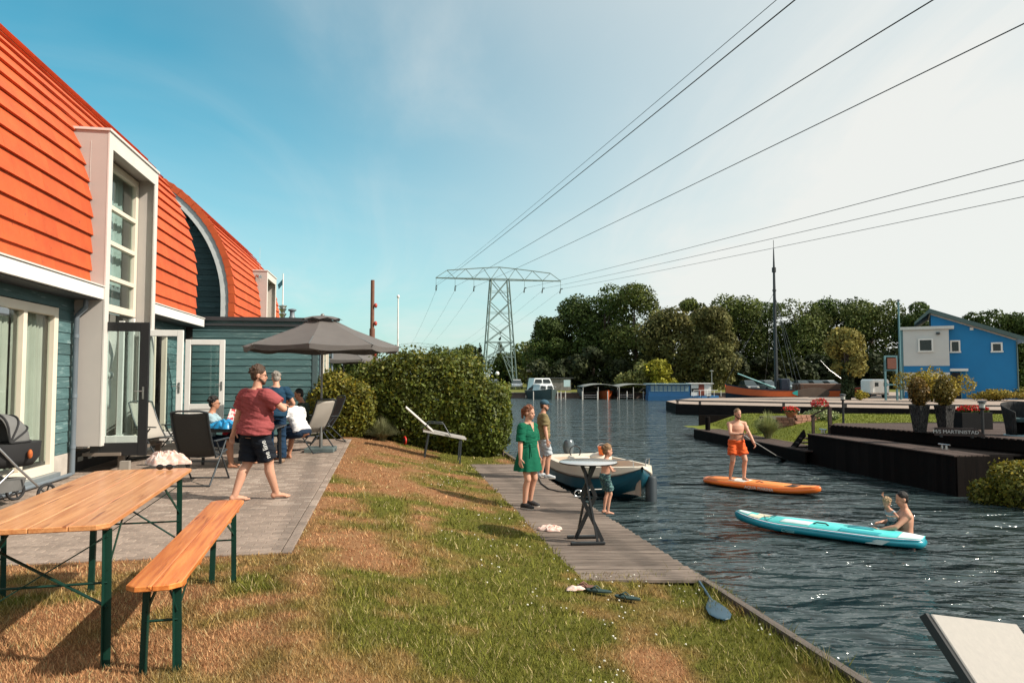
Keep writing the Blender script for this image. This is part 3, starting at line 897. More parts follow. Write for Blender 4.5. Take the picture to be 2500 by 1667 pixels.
# dormer with its tall window and the double doors under it
dm = dormer(H1, 12.0, 14.62, .44, 5.58)
tw = wframe(H1, -5.10, 12.12, 14.50, 2.70, 5.36, cream_m, .13, .09, trans=(3.30, 3.92, 4.55), name='tall_window', pane_u=-5.12)
for (za, zb) in ((3.36, 3.88), (3.98, 4.51), (4.61, 5.24)): curtain(H1, -5.32, 12.2, 14.42, za - .1, zb + .1, mat('pale_blind', (.50, .60, .57), rough=.9, trans=.2), 10, .025, name='blind')
box('backing', (-5.34, 13.31, 3.0), (.02, 2.2, .56), mat('grey_blue_blind', (.22, .27, .28), rough=.8), H1)
dw = MB()
for q in (12.17, 14.45): dw.box((-5.10, q, 1.54), (.09, .10, 2.28))
dw.box((-5.10, 13.31, .44), (.088, 2.18, .09)); dw.box((-5.10, 13.9, 1.54), (.086, .07, 2.1))
dw.build('door_frame', white_m, H1)
box('pane', (-5.11, 14.17, 1.6), (.008, .42, 2.1), pane_m, H1)
leaf(H1, 12.16, -4.95, -4.05, .27, 2.45, blackf_m, .15, label='open glazed door with a black frame')
leaf(H1, 14.42, -4.95, -4.10, .32, 2.46, white_m, .12, label='open glazed door with a white frame')
leaf(H1, 12.62, -4.98, -4.25, .42, 2.46, white_m, .10, handle=False)
leaf(H1, 17.0, -4.74, -3.84, .32, 2.40, white_m, .12, panel=.55, label='open white door with a panelled foot')
# tied curtain in the doorway
tc = MB()
prof = [(.20, 2.46), (.19, 2.2), (.15, 1.95), (.07, 1.72), (.045, 1.66), (.07, 1.60), (.085, 1.52), (.06, 1.44), (.09, 1.30), (.085, 1.1), (.07, 1.0)]
secs = []
for i, (r, z) in enumerate(prof):
    secs.append((( -4.97, 12.95 + .02 * sin(i * 1.3), z), (r * .45, 0, 0), (0, r, 0)))
tc.loft(secs, 16)
tc.ell((-4.96, 12.95, 1.58), (.06, .10, .07), n=10, m=6)
tc.build('tied_curtain', wcurt_m, H1, smooth=80)
curtain(H1, -5.05, 12.25, 13.0, .5, 1.6, mat('grey_net_curtain', (.5, .5, .47), rough=.9, trans=.3), 5, .03)
# down pipe
dp = MB(); dp.tube([(-4.98, 11.88, 2.79), (-4.98, 11.88, 2.66), (-5.12, 11.90, 2.52), (-5.12, 11.90, .02)], .042, 10)
for z in (2.2, 1.25, .45): dp.lathe([(.05, z - .03), (.05, z + .03)], 10, (-5.12, 11.9, 0))
dp.build('down_pipe', pipe_m, H1, smooth=50)
step = MB(); step.box((-4.75, 13.3, .30), (.6, 2.4, .05)); step.box((-4.5, 12.3, .14), (.09, .09, .28)); step.box((-4.5, 14.3, .14), (.09, .09, .28))
step.build('door_step', mat('step_wood', (.20, .16, .13), rough=.8), H1)
gp = MB(); gp.tube([(-5.02, 8.3, .05), (-5.02, 11.6, .05)], .03, 8); gp.build('ground_pipe', pipe_m, H1, smooth=50)
box('post', tuple(( -3.95, 10.85, .15)), (.13, .10, .34), mat('stub_wood', (.30, .26, .22), rough=.9), H1)

# ------------------------------------------------ far house of the pair
H2 = thing('barrel_roof_house', 'second barrel-roofed house with white gable arch behind the teal annexe', 'house', L(0, .92, ZP), AX)
H2.scale = (1, 1, 1.055)
T2a, T2b = 23.5, 33.6
roof_deck(H2, T2a + .02, T2b, (28.4, 30.8, 5.6))
tile_roof(H2, [(T2a + .2, 28.4), (28.4, 30.8), (30.8, T2b)], 7.55, [0, 5.45, 0], 8)
gable(H2, T2b - .02); 
box('wall', (-5.35, (T2a + T2b) / 2, 1.5), (.25, T2b - T2a - .6, 3.0), dark_m, H2)
# gable boards, each cut to the arch
gw = T2a + .62
gable(H2, gw + .03, inset=.2)
z = .1
while z < 8.6:
    zz_ = z + .17
    ua = RU - .42 if zz_ < RZC else RUC + sqrt(max(.01, (RR - .42) ** 2 - (zz_ - RZC) ** 2))
    if ua - RUC > .4:
        box('gable_board', ((RUC + ua) / 2 + .001, gw - .005, z + .09), (round(ua - RUC, 2), .026, .185), clad_d, H2, (radians(-5), 0, 0))
    z += .175
tr = MB(); vg = MB()
def arch_band(mb, r0, r1, t0, t1, n=30, zb=2.9, top=pi / 2 + .2):
    pr = [(RU + (r1 - RR), RU + (r0 - RR), zb)]
    P = [(RUC + r1, RUC + r0, zb, zb)]
    for i in range(n + 1):
        th = top * i / n
        P.append((RUC + r1 * cos(th), RUC + r0 * cos(th), RZC + r1 * sin(th), RZC + r0 * sin(th)))
    for p, q in zip(P[:-1], P[1:]):
        mb.quad((p[0], t0, p[2]), (q[0], t0, q[2]), (q[1], t0, q[3]), (p[1], t0, p[3]))
        mb.quad((p[1], t0, p[3]), (q[1], t0, q[3]), (q[1], t1, q[3]), (p[1], t1, p[3]))
        mb.quad((p[0], t0, p[2]), (p[0], t1, p[2]), (q[0], t1, q[2]), (q[0], t0, q[2]))
    return mb
arch_band(tr, RR - .40, RR - .02, T2a, gw).build('gable_arch', mat('zinc_white_trim', (.62, .63, .62), (.50, .52, .52), scale=4, rough=.45), H2, smooth=40)
# verge tiles along the arch
s = .145
while s < 7.6:
    u, z, th = arc(s)
    R = Matrix(((0, -sin(th), cos(th)), (1, 0, 0), (0, cos(th), sin(th)))).to_4x4()
    mb = MB(); y = .15
    mb.add([(-.10, -y, .07), (.13, -y, .07), (.13, y, .03), (-.10, y, .03), (-.10, -y, -.14), (-.075, -y, -.14), (-.075, y, -.16), (-.10, y, -.16),
            (.13, -y, .04), (.13, y, 0), (-.075, -y, .04), (-.075, y, 0)],
           [(0, 1, 2, 3), (0, 3, 7, 4), (4, 7, 6, 5), (0, 4, 5, 10), (0, 10, 8, 1), (3, 2, 9, 11), (3, 11, 6, 7), (1, 8, 9, 2), (5, 6, 11, 10), (10, 11, 9, 8)])
    o = mb.build('verge_tile', tile_m, H2); o.matrix_local = Matrix.Translation((u, T2a + .05, z)) @ R
    s += .288
dormer(H2, 28.4, 30.8, 2.6, 5.58)
wframe(H2, -5.10, 28.52, 30.68, 2.7, 5.36, cream_m, .13, .09, trans=(3.6, 4.5), name='tall_window')
box('fascia', (-4.965, 28, 2.90), (.43, 11, .20), white_m, H2)
cam_ = MB(); cam_.tube([(-5.15, 28.36, 5.40), (-5.02, 28.25, 5.34), (-4.95, 28.1, 5.32)], [.03, .06, .065], 8); cam_.build('wall_lamp', steel_m, H2, smooth=50)
# ------------------------------------------------ annexe between them
AN = thing('teal_annexe', 'flat-roofed teal boarded annexe joined to the end of the houses', 'annexe', L(0, .6, ZP), AX)
AN.scale = (1, 1, 1.02)
a0, a1, ar = 19.35, 24.2, -1.89
box('core', ((-6.2 + ar) / 2 - .03, (a0 + a1) / 2 + .03, 1.55), (ar + 6.2 - .08, a1 - a0 - .08, 3.1), dark_m, AN)
z = .06
while z < 3.08:
    hh = min(.184, 3.1 - z)
    box('cladding_board', ((-6.2 + ar) / 2 - .05, a0 - .005, z + hh / 2), (round(ar + 6.2 - .10, 2), .026, round(hh + .014, 3)), clad_x, AN, (radians(-5.5), 0, 0))
    for (p, q) in ((a0 + .1, 20.6), (21.3, 22.2), (22.9, a1)):
        box('cladding_board', (ar + .004, (p + q) / 2, z + hh / 2), (.026, round(q - p, 2), round(hh + .014, 3)), clad_m, AN, (0, radians(-5.5), 0))
    z += .184
cbm = mat('corner_board_teal', (.06, .10, .105), rough=.6)
MB().box((ar - .03, a0 - .012, 1.56), (.12, .05, 3.08)).build('corner_board', cbm, AN)
MB().box((ar + .02, a0 + .07, 1.56), (.05, .11, 3.08)).build('corner_board', cbm, AN)
for (p, q) in ((20.6, 21.3), (22.2, 22.9)):
    wframe(AN, ar + .02, p, q, .3, 2.9, cream_m, .12, .09, pm=pane_dk)
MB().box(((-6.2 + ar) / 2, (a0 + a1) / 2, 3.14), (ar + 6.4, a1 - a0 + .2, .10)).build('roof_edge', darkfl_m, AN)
MB().box((-3.9, a0 - .06, 2.98), (4.2, .04, .06)).build('dark_lath', darkfl_m, AN)  # dark lath just below the roof edge
pp = MB(); pp.tube([(ar + .09, a0 + .35, 3.05), (ar + .09, a0 + .35, .05)], .045, 8); pp.build('down_pipe', pipe_m, AN, smooth=50)
pp = MB(); pp.tube([(ar + .09, a1 - .2, 3.05), (ar + .09, a1 - .2, .05)], .045, 8); pp.build('down_pipe', pipe_m, AN, smooth=50)
# flue on the annexe, stacked rings of a far mast, flagpole
fl = thing('roof_flue', 'small dark metal flue on the annexe roof', 'flue', L(-2.75, 21.6, ZP + 3.24), AX)
MB().lathe([(.10, 0), (.10, .16), (.07, .20), (.07, .34), (.12, .36), (.12, .40), (.03, .42)], 14).build('pipe', pipe_m, fl, smooth=40)
p = D(690, 760, 60)
fp = thing('flagpole', 'white flagpole with a small blue flag behind the far house', 'flagpole', (p.x, p.y, .9))
zt = D(690, 668, 60).z - .9
MB().lathe([(.09, 0), (.07, zt * .6), (.05, zt)], 8).build('pole', white_m, fp, smooth=50)
fl_ = MB(); fl_.add([(-.05, 0, zt - .5), (-.5, .1, zt - .95), (-.42, .14, zt - 1.35), (-.05, 0, zt - .95)], [(0, 1, 2, 3)]); fl_.add([(-.05, .02, zt - .5), (-.5, .12, zt - .95), (-.42, .16, zt - 1.35), (-.05, .02, zt - .95)], [(3, 2, 1, 0)])
fl_.build('flag', mat('flag_blue', (.08, .22, .30), rough=.8), fp)
p = D(690, 775, 45)
vt = thing('ribbed_vent_stack', 'ribbed grey vent stack just right of the far roof', 'vent', (p.x, p.y, .9))
mb = MB(); prof = []
z0_, z1_ = 2.0, D(690, 748, 45).z - .9
prof = [(.14, 0), (.14, z1_ - 1.0)]
for i in range(3):
    z = z1_ - 1.0 + i * .33; prof += [(.14, z), (.24, z + .16), (.24, z + .20), (.14, z + .21)]
prof += [(.26, z1_), (.26, z1_ + .05), (.02, z1_ + .1)]
mb.lathe(prof, 14).build('stack', steel_m, vt, smooth=40)
# ================================================================== PEOPLE
skin_m = mat('skin', (.56, .30, .205), (.50, .25, .165), scale=5, rough=.55, spec=.35, bump=.05)
skin_t = mat('skin_tanned', (.46, .22, .135), (.40, .185, .11), scale=5, rough=.55, spec=.35, bump=.05)
skin_b = mat('skin_brown', (.26, .125, .08), (.22, .10, .065), scale=5, rough=.5, spec=.35)
eye_m = mat('eye_dark', (.02, .015, .012), rough=.2)
lip_m = mat('lips', (.36, .12, .10), rough=.5)
def hairmat(name, c): return mat(name, c, tuple(v * .45 for v in c), scale=30, rough=.55, stretch=(1, 1, .25), bump=.8, bscale=90, spec=.4)
h_brown = hairmat('brown_hair', (.075, .038, .020)); h_black = hairmat('black_hair', (.014, .011, .010)); h_red = hairmat('auburn_hair', (.23, .075, .030))
h_grey = hairmat('grey_hair', (.34, .30, .26)); h_blond = hairmat('sandy_hair', (.30, .17, .08)); h_fair = hairmat('fair_curls', (.55, .36, .20))
def cloth(name, c, c2=None): return mat(name, c, c2 or tuple(v * .8 for v in c), scale=9, rough=.85, bump=.5, bscale=16, spec=.2)

def remesh(mb, name, m, parent, voxel=.011, it=5, extra=None, fac=.5, wrinkle=0):
    me = bpy.data.meshes.new('tmp'); me.from_pydata(mb.v, [], mb.f); me.update()
    bm = bmesh.new(); bm.from_mesh(me); bmesh.ops.recalc_face_normals(bm, faces=bm.faces); bm.to_mesh(me); bm.free()
    o = bpy.data.objects.new('tmp', me); COL.objects.link(o)
    r = o.modifiers.new('r', 'REMESH'); r.mode = 'VOXEL'; r.voxel_size = voxel
    if it:
        s = o.modifiers.new('s', 'SMOOTH'); s.factor = fac; s.iterations = it
    bpy.context.view_layer.update()
    nm = bpy.data.meshes.new_from_object(o.evaluated_get(bpy.context.evaluated_depsgraph_get()))
    bpy.data.objects.remove(o, do_unlink=True)
    nm.materials.clear(); nm.materials.append(m); nm.name = name
    if extra is not None:                                # loose pieces (fingers) kept in the same mesh
        bm = bmesh.new(); bm.from_mesh(nm)
        me2 = extra.mesh('x', m); bm.from_mesh(me2); bm.to_mesh(nm); bm.free()
    if wrinkle:
        n = len(nm.vertices); co = np.empty(n * 3, np.float32); nm.vertices.foreach_get('co', co); co = co.reshape(-1, 3)
        no = np.empty(n * 3, np.float32); nm.vertices.foreach_get('normal', no); no = no.reshape(-1, 3)
        w = fbm(co[:, 0] * 1.2 + co[:, 2] * 2.2 + 9 * wrinkle, co[:, 1] * 1.2 + co[:, 2] * 3.2, 7.0, 3) - .5
        w += .6 * (np.abs(fbm(co[:, 0] * .8 - co[:, 2] * 2.6 + 3, co[:, 1] + co[:, 2] * 3, 5.0, 2) - .5) - .12)
        co += no * (w * .030)[:, None]; nm.vertices.foreach_set('co', co.ravel()); nm.update()
    nm.shade_smooth()
    return link(name, nm, parent)

def ik(a, c, la, lb, hint):
    a, c = Vector(a), Vector(c); d = c - a; L_ = min(d.length, (la + lb) * .999)
    c = a + d.normalized() * L_; d = c - a; z = d.normalized()
    x = (la * la - lb * lb + L_ * L_) / (2 * L_); h = sqrt(max(0, la * la - x * x))
    k = Vector(hint); k = k - z * k.dot(z)
    k = k.normalized() if k.length > 1e-4 else Vector((0, 1, 0))
    return a + z * x + k * h, c

class Person:
    """Front is +Y, left hand at -X. Sizes for a 1.75 m body, scaled by the root."""
    def __init__(s, name, label, loc, rz, height=1.75, skin=None, pelvis=(0, 0, .94), lean=0.0, side=0.0, twist=0.0, build=1.0, belly=0.0,
                 hands=None, elbow=None, feet=None, knee=None, footdir=None, head=(0, 0, 0), child=False, female=False, voxel=.011, group=None, curl=.5, legs=True, handdir=None):
        s.root = thing(name, label, 'person', loc, rz, group, height / 1.75)
        s.sk = skin or skin_m; s.vx = voxel / (height / 1.75) if child else voxel
        s.build_, s.belly, s.child = build, belly, child
        P = s.P = Vector(pelvis)
        Rl = Euler((-lean, side, 0)).to_matrix()
        s.Rl = Rl
        s.up = Rl @ Vector((0, 0, 1)); s.fr = Rl @ Vector((0, 1, 0)); s.sd = Rl @ Vector((1, 0, 0))
        tw = Matrix.Rotation(twist, 3, s.up); s.sd2 = tw @ s.sd; s.fr2 = tw @ s.fr
        hs = 1.28 if child else 1.0                     # children carry bigger heads
        s.hs = hs
        drop = .10 if child else 0
        s.N = P + s.up * (.53 - drop)                   # base of the neck
        s.sw = (.160 if female else .182) * build * (.86 if child else 1)
        s.sh = {k: P + s.up * (.440 - drop) + s.sd2 * (k * s.sw) for k in (-1, 1)}
        s.Rh = (Matrix.Rotation(head[0], 3, s.up) @ Rl @ Euler((head[1] + lean * .8, head[2], 0)).to_matrix())
        s.H = s.N + s.up * .06 + s.Rh @ Vector((0, .025, .10 * hs))
        al, fl_ = (.285, .25) if not child else (.24, .21)
        hands = hands or {}; elbow = elbow or {}
        s.hand, s.elb = {}, {}
        for k in (-1, 1):
            tgt = hands.get(k, s.sh[k] + Vector((k * .09, .03, -.52)))
            s.elb[k], s.hand[k] = ik(s.sh[k], tgt, al, fl_, elbow.get(k, (k * .4, -.8, 0)))
        s.hip = {k: P + s.sd * (k * .092 * (1 + .3 * (build - 1))) - s.up * .03 for k in (-1, 1)}
        feet = feet or {}; knee = knee or {}
        s.foot, s.kn = {}, {}
        for k in (-1, 1):
            tgt = feet.get(k, (k * .10, 0, .075))
            s.kn[k], s.foot[k] = ik(s.hip[k], tgt, .425, .425, knee.get(k, (k * .1, 1, 0)))
        s.fd = footdir or {}; s.curl = curl; s.legs = legs; s.handdir = handdir or {}
    # ---- ellipse sections of the torso
    def secs(s, prof, grow=0.0):
        out = []
        for (h, rx, ry, f) in prof:
            k = max(0, min(1, (h - .1) / .35))
            sd = s.sd.lerp(s.sd2, k).normalized(); fr = s.fr.lerp(s.fr2, k).normalized()
            c = s.P + s.up * h + fr * f
            out.append((c, sd * (rx + grow), fr * (ry + grow)))
        return out
    def torso_prof(s):
        b = s.build_; e = s.belly; c = .84 if s.child else 1; d = .82 if s.child else 1
        return [(-.12 * d, .10 * b * c, .085 * b, -.01), (-.04 * d, .168 * b * c, .118 * b, -.012), (.03 * d, .172 * b * c + e * .25, .118 * b + e * .3, -.005 + e * .25),
                (.12 * d, .150 * b * c + e * .5, .105 * b + e * .5, .005 + e * .5), (.22 * d, .152 * b * c + e * .45, .108 * b + e * .4, .008 + e * .4),
                (.33 * d, .172 * b * c + e * .2, .120 * b + e * .15, .01 + e * .1), (.41 * d, .168 * b * c, .112 * b, 0), (.47 * d, .118 * b * c, .082, -.005), (.52 * d, .07, .065, 0)]
    def body(s, toes=False):
        mb = MB(); hs = s.hs; b = s.build_; c = .85 if s.child else 1
        mb.loft(s.secs(s.torso_prof()), 24)
        # neck and head
        mb.caps(s.N - s.up * .05, .062 * (c if s.child else 1), s.H - s.Rh @ Vector((0, .0, .06 * hs)), .056)
        Hm = lambda x, y, z: s.H + s.Rh @ Vector((x, y, z)) * hs
        mb.ell(Hm(0, -.012, .03), (.076 * hs, .095 * hs, .096 * hs), s.Rh, 16, 12)
        mb.ell(Hm(0, .026, -.045), (.060 * hs, .066 * hs, .075 * hs), s.Rh, 14, 10)
        mb.ell(Hm(0, .060, -.088), (.028 * hs, .024 * hs, .024 * hs), s.Rh, 10, 8)      # chin
        mb.ell(Hm(0, .092, -.022), (.014 * hs, .020 * hs, .026 * hs), s.Rh, 10, 8)      # nose
        mb.ell(Hm(0, .070, .022), (.050 * hs, .022 * hs, .012 * hs), s.Rh, 10, 8)       # brow
        for k in (-1, 1):
            mb.ell(Hm(k * .078, -.012, -.012), (.012 * hs, .022 * hs, .034 * hs), s.Rh, 10, 8)
            mb.ell(Hm(k * .036, .058, -.034), (.024 * hs, .022 * hs, .022 * hs), s.Rh, 10, 8)   # cheek
            sh = s.sh[k]; mb.ell(sh, (.066 * b * c, .062 * b * c, .062 * c), None, 12, 8)
            mb.caps(s.N - s.up * .03, .05 * c, sh, .055 * c)
            e, h = s.elb[k], s.hand[k]
            ra = (.052 * b, .042, .044, .029)
            ra = tuple(v * (.80 if s.child else 1) for v in ra)
            mb.caps(sh, ra[0], e, ra[1]); m_ = e.lerp(h, .25); mb.caps(e, ra[1], m_, ra[2]); mb.caps(m_, ra[2], h, ra[3])
            if s.legs:
                hp, kn, ft = s.hip[k], s.kn[k], s.foot[k]
                rl = tuple(v * (.84 if s.child else 1) * (1 + .55 * (b - 1)) for v in (.088, .060, .053, .058, .037))
                mb.caps(hp, rl[0], kn, rl[1])
                d = (ft - kn); bk = Vector((0, 0, 1)).cross(d)
                kd = Vector(s.kneeback(k)); mid = kn + d * .30 + kd * .020
                mb.caps(kn, rl[2], mid, rl[3]); mb.caps(mid, rl[3], ft, rl[4])
                fd = s.fdir(k); z0 = Vector((0, 0, -.035))
                R = Matrix((Vector((0, 0, 1)).cross(fd) * -1, fd, Vector((0, 0, 1)))).transposed()
                mb.ell(ft - fd * .032 + z0 * .9, (.034, .040, .042), R, 12, 8)
                mb.caps(ft - fd * .02 + z0 * .8, .034, ft + fd * .09 + z0 * 1.15, .031)
                mb.ell(ft + fd * .115 + z0 * 1.35, (.044, .055, .022), R, 12, 8)
        ex = MB()
        for k in (-1, 1): s.hand_mesh(k, mb, ex)
        if toes and s.legs:
            for k in (-1, 1):
                fd = s.fdir(k); rt = Vector((fd.y, -fd.x, 0)); ft = s.foot[k]
                for i in range(5):
                    o = (i - 2) * .019 * -k
                    ln = (.175, .172, .165, .155, .143)[i]; rr = (.014, .011, .0105, .010, .010)[i]
                    p = ft + rt * (o * -1) * 1 + Vector((0, 0, -.058)); 
                    ex.caps(p + fd * .12, rr, p + fd * ln, rr * .9, 8)
        o = remesh(mb, 'body', s.sk, s.root, s.vx, 5, ex)
        # face details
        f = MB()
        for k in (-1, 1):
            f.ell(Hm(k * .031, .083, .0), (.013 * hs, .006 * hs, .008 * hs), s.Rh, 8, 6)
        f.build('eyes', eye_m, s.root, smooth=80)
        f = MB(); f.ell(Hm(0, .088, -.062), (.024 * hs, .008 * hs, .007 * hs), s.Rh, 10, 6); f.build('mouth', lip_m, s.root, smooth=80)
        return o
    def kneeback(s, k):
        d = (s.foot[k] - s.hip[k]).normalized(); v = s.kn[k] - (s.hip[k] + s.foot[k]) / 2
        v = v - d * v.dot(d)
        f = s.fdir(k)
        return -(v.normalized() if v.length > .02 else f)
    def fdir(s, k):
        a = s.fd.get(k, k * -.18 if False else 0) ; a = a if a is not None else 0
        a = a - k * .14
        return Vector((sin(-a), cos(-a), 0))
    def hand_mesh(s, k, mb, ex):
        h = s.hand[k]; sc = .80 if s.child else 1.0
        d = Vector(s.handdir[k]).normalized() if k in s.handdir else (h - s.elb[k]).normalized()
        w = d.cross(Vector((k, 0, 0)));                 # across the palm
        w = Vector((0, 1, 0)) - d * d.y
        if w.length < .1: w = Vector((0, 0, 1)) - d * d.z
        w.normalize(); nrm = d.cross(w).normalized()
        if nrm.x * k > 0: nrm = -nrm                    # palm looks inward
        R = Matrix((w, nrm, d)).transposed()
        mb.ell(h + d * .045 * sc, (.040 * sc, .018 * sc, .055 * sc), R, 12, 8)
        for i in range(4):
            o = (i - 1.5) * .0195 * sc
            ln = (.075, .085, .080, .062)[3 - i] * sc; r = (.0088, .009, .009, .0078)[3 - i] * sc
            p = h + d * .088 * sc + w * o; dd = d.copy(); pts = [p - d * .02]
            for j in range(3):
                pts.append(p.copy()); dd = (dd * cos(s.curl * .8) + nrm * sin(s.curl * .8)).normalized(); p = p + dd * ln * (.42, .33, .25)[j]
            pts.append(p)
            ex.tube(pts, [r, r, r * .98, r * .9, r * .7], 7)
        p = h + d * .025 * sc + w * .032 * sc; t = (w * .65 + d * .75 + nrm * .25).normalized()
        q = p + t * .040 * sc; t2 = (t * .7 + d * .5 + nrm * .35 * s.curl * 2).normalized()
        ex.tube([p - t * .02, p, q, q + t2 * .030 * sc], [.012 * sc, .0115 * sc, .0105 * sc, .008 * sc], 7)
    # ---- clothing
    def shirt(s, m, hem=-.02, sleeve=.55, grow=.016, flare=.0, name='shirt', neck=.50, vneck=False, belly=True):
        mb = MB(); d = .82 if s.child else 1
        P = [p for p in s.torso_prof()]
        pr = []
        def at(h):
            for a, b in zip(P[:-1], P[1:]):
                if a[0] <= h <= b[0]:
                    q = (h - a[0]) / (b[0] - a[0]); return tuple(a[i] + (b[i] - a[i]) * q for i in range(4))
            return P[0] if h < P[0][0] else P[-1]
        hs_ = [hem] + [h for (h, *_) in P if hem + .03 < h < neck - .02] + [neck]
        for h in hs_:
            a = at(h); g = grow + flare * max(0, (.15 - h)) + (.006 if h < .25 else 0)
            rx, ry = (a[1], a[2]) if h > -.05 else (max(a[1], .165 * s.build_), max(a[2], .115 * s.build_))
            pr.append((h, rx + g, ry + g, a[3]))
        mb.loft(s.secs(pr), 28)
        for k in (-1, 1):
            sh, e, h = s.sh[k], s.elb[k], s.hand[k]
            c = .82 if s.child else 1
            if sleeve <= 1: end = sh.lerp(e, sleeve)
            else: end = e.lerp(h, sleeve - 1)
            mb.ell(sh, ((.066 * s.build_ + grow) * c,) * 2 + ((.060 + grow) * c,), None, 12, 8)
            mb.caps(s.N - s.up * .055, .048 * c + grow * .6, sh, .050 * c + grow * .6)
            z = (e - sh).normalized(); x = Vector((0, 1, 0)).cross(z).normalized(); y = z.cross(x)
            r0, r1 = (.060 * s.build_ + grow) * c, (.056 * s.build_ + grow * 1.4) * c
            if sleeve <= 1: mb.loft([(sh, x * r0, y * r0), (sh.lerp(end, .6), x * r1, y * r1), (end, x * r1 * 1.03, y * r1 * 1.03)], 18)
            else:
                mb.caps(sh, r0, e, r1 * .9); mb.caps(e, r1 * .85, end, .048)
        return remesh(mb, name, m, s.root, s.vx * .9, 5, wrinkle=1)
    def shorts(s, m, length=.75, grow=.014, flare=.018, name='shorts', top=.06, full=False):
        mb = MB(); b = s.build_; c = .85 if s.child else 1; e = s.belly
        mb.loft(s.secs([(-.11, .12 * b * c, .10 * b, -.01), (-.04, .170 * b * c + e * .1, .120 * b + e * .1, -.01), (.02, .171 * b * c + e * .2, .119 * b + e * .25, e * .2), (top, .165 * b * c + e * .3, .113 * b + e * .35, e * .3)], grow), 28)
        for k in (-1, 1):
            hp, kn, ft = s.hip[k], s.kn[k], s.foot[k]
            z = (kn - hp).normalized(); x = Vector((0, 1, .2)).cross(z).normalized(); y = z.cross(x)
            rb = 1 + .55 * (b - 1)
            if full:
                r = (.094 * rb * c + grow, .068 * c + grow, .066 * c + grow)
                mb.caps(hp, r[0], kn, r[1]); z = (ft - kn).normalized(); x = Vector((0, 1, .2)).cross(z).normalized(); y = z.cross(x)
                en = kn.lerp(ft, length - 1)
                mb.ell(kn, (r[1],) * 3); mb.loft([(kn, x * r[1], y * r[1]), (kn.lerp(en, .5), x * (r[2] + flare), y * (r[2] + flare)), (en, x * (r[2] + flare), y * (r[2] + flare))], 20)
            else:
                en = hp.lerp(kn, length); r0 = .094 * rb * c + grow; r1 = (.094 - .028 * length) * rb * c + grow + flare
                mb.ell(hp, (r0,) * 3); mb.loft([(hp, x * r0, y * r0), (hp.lerp(en, .55), x * (r0 + r1) / 2, y * (r0 + r1) / 2), (en, x * r1, y * r1)], 22)
        return remesh(mb, name, m, s.root, s.vx * .9, 3, wrinkle=2)
    def hair(s, m, style='short', seed=1, size=1.0):
        r = random.Random(seed); mb = MB(); hs = s.hs
        Hm = lambda x, y, z: s.H + s.Rh @ Vector((x, y, z)) * hs
        mb.ell(Hm(0, -.022, .045), (.080 * hs * size, .094 * hs * size, .088 * hs * size), s.Rh, 16, 12)
        n = {'short': 70, 'curly': 150, 'long': 70, 'pony': 60, 'crop': 50}[style]
        for i in range(n):
            a = r.uniform(0, 2 * pi); e = r.uniform(-.15, 1.5)
            x, y, z = cos(a) * cos(e), sin(a) * cos(e), sin(e)
            if y > .35 and z < .50: continue
            q = {'short': .013, 'curly': .024, 'long': .014, 'pony': .010, 'crop': .008}[style]
            R_ = .008 if style == 'crop' else .017
            mb.ell(Hm(x * (.074 + r.random() * q) * size, -.022 + y * (.088 + r.random() * q) * size, .045 + z * (.080 + r.random() * q) * size), (R_ * hs, R_ * hs, R_ * hs), None, 7, 5)
        mb.ell(Hm(0, -.045, -.01), (.068 * hs, .060 * hs, .072 * hs), s.Rh, 14, 10)
        if style == 'pony':
            mb.caps(Hm(0, -.10, .07), .026 * hs, Hm(0, -.135, .03), .034 * hs); mb.caps(Hm(0, -.135, .03), .034 * hs, Hm(.0, -.125, -.10), .020 * hs)
        if style == 'long':
            for k in (-1, 1): mb.caps(Hm(k * .055, -.03, .02), .035 * hs, Hm(k * .06, -.045, -.17), .028 * hs)
            mb.caps(Hm(0, -.075, .02), .05 * hs, Hm(0, -.075, -.18), .04 * hs)
        return remesh(mb, 'hair', m, s.root, .007 * hs, 2)
    def beard(s, m):
        mb = MB(); hs = s.hs; Hm = lambda x, y, z: s.H + s.Rh @ Vector((x, y, z)) * hs
        mb.ell(Hm(0, .055, -.092), (.040 * hs, .036 * hs, .032 * hs), s.Rh, 12, 8)
        for k in (-1, 1): mb.caps(Hm(k * .062, .012, -.045), .015 * hs, Hm(k * .032, .062, -.09), .020 * hs)
        mb.ell(Hm(0, .086, -.048), (.026 * hs, .008 * hs, .007 * hs), s.Rh, 10, 6)
        return remesh(mb, 'beard', m, s.root, .007, 2)
    def glasses(s, m, shade=False):
        hs = s.hs; Hm = lambda x, y, z: s.H + s.Rh @ Vector((x, y, z)) * hs; mb = MB()
        for k in (-1, 1):
            mb.tube([Hm(k * .034 + .025 * cos(a), .101, .018 * sin(a)) for a in np.linspace(0, 2 * pi, 13)[:-1]], .003, 5, closed=True)
            mb.tube([Hm(k * .058, .098, .004), Hm(k * .084, .02, .004), Hm(k * .086, -.02, -.005)], .003, 5)
        mb.tube([Hm(-.01, .103, .004), Hm(.01, .103, .004)], .003, 5)
        return mb.build('glasses', m, s.root)
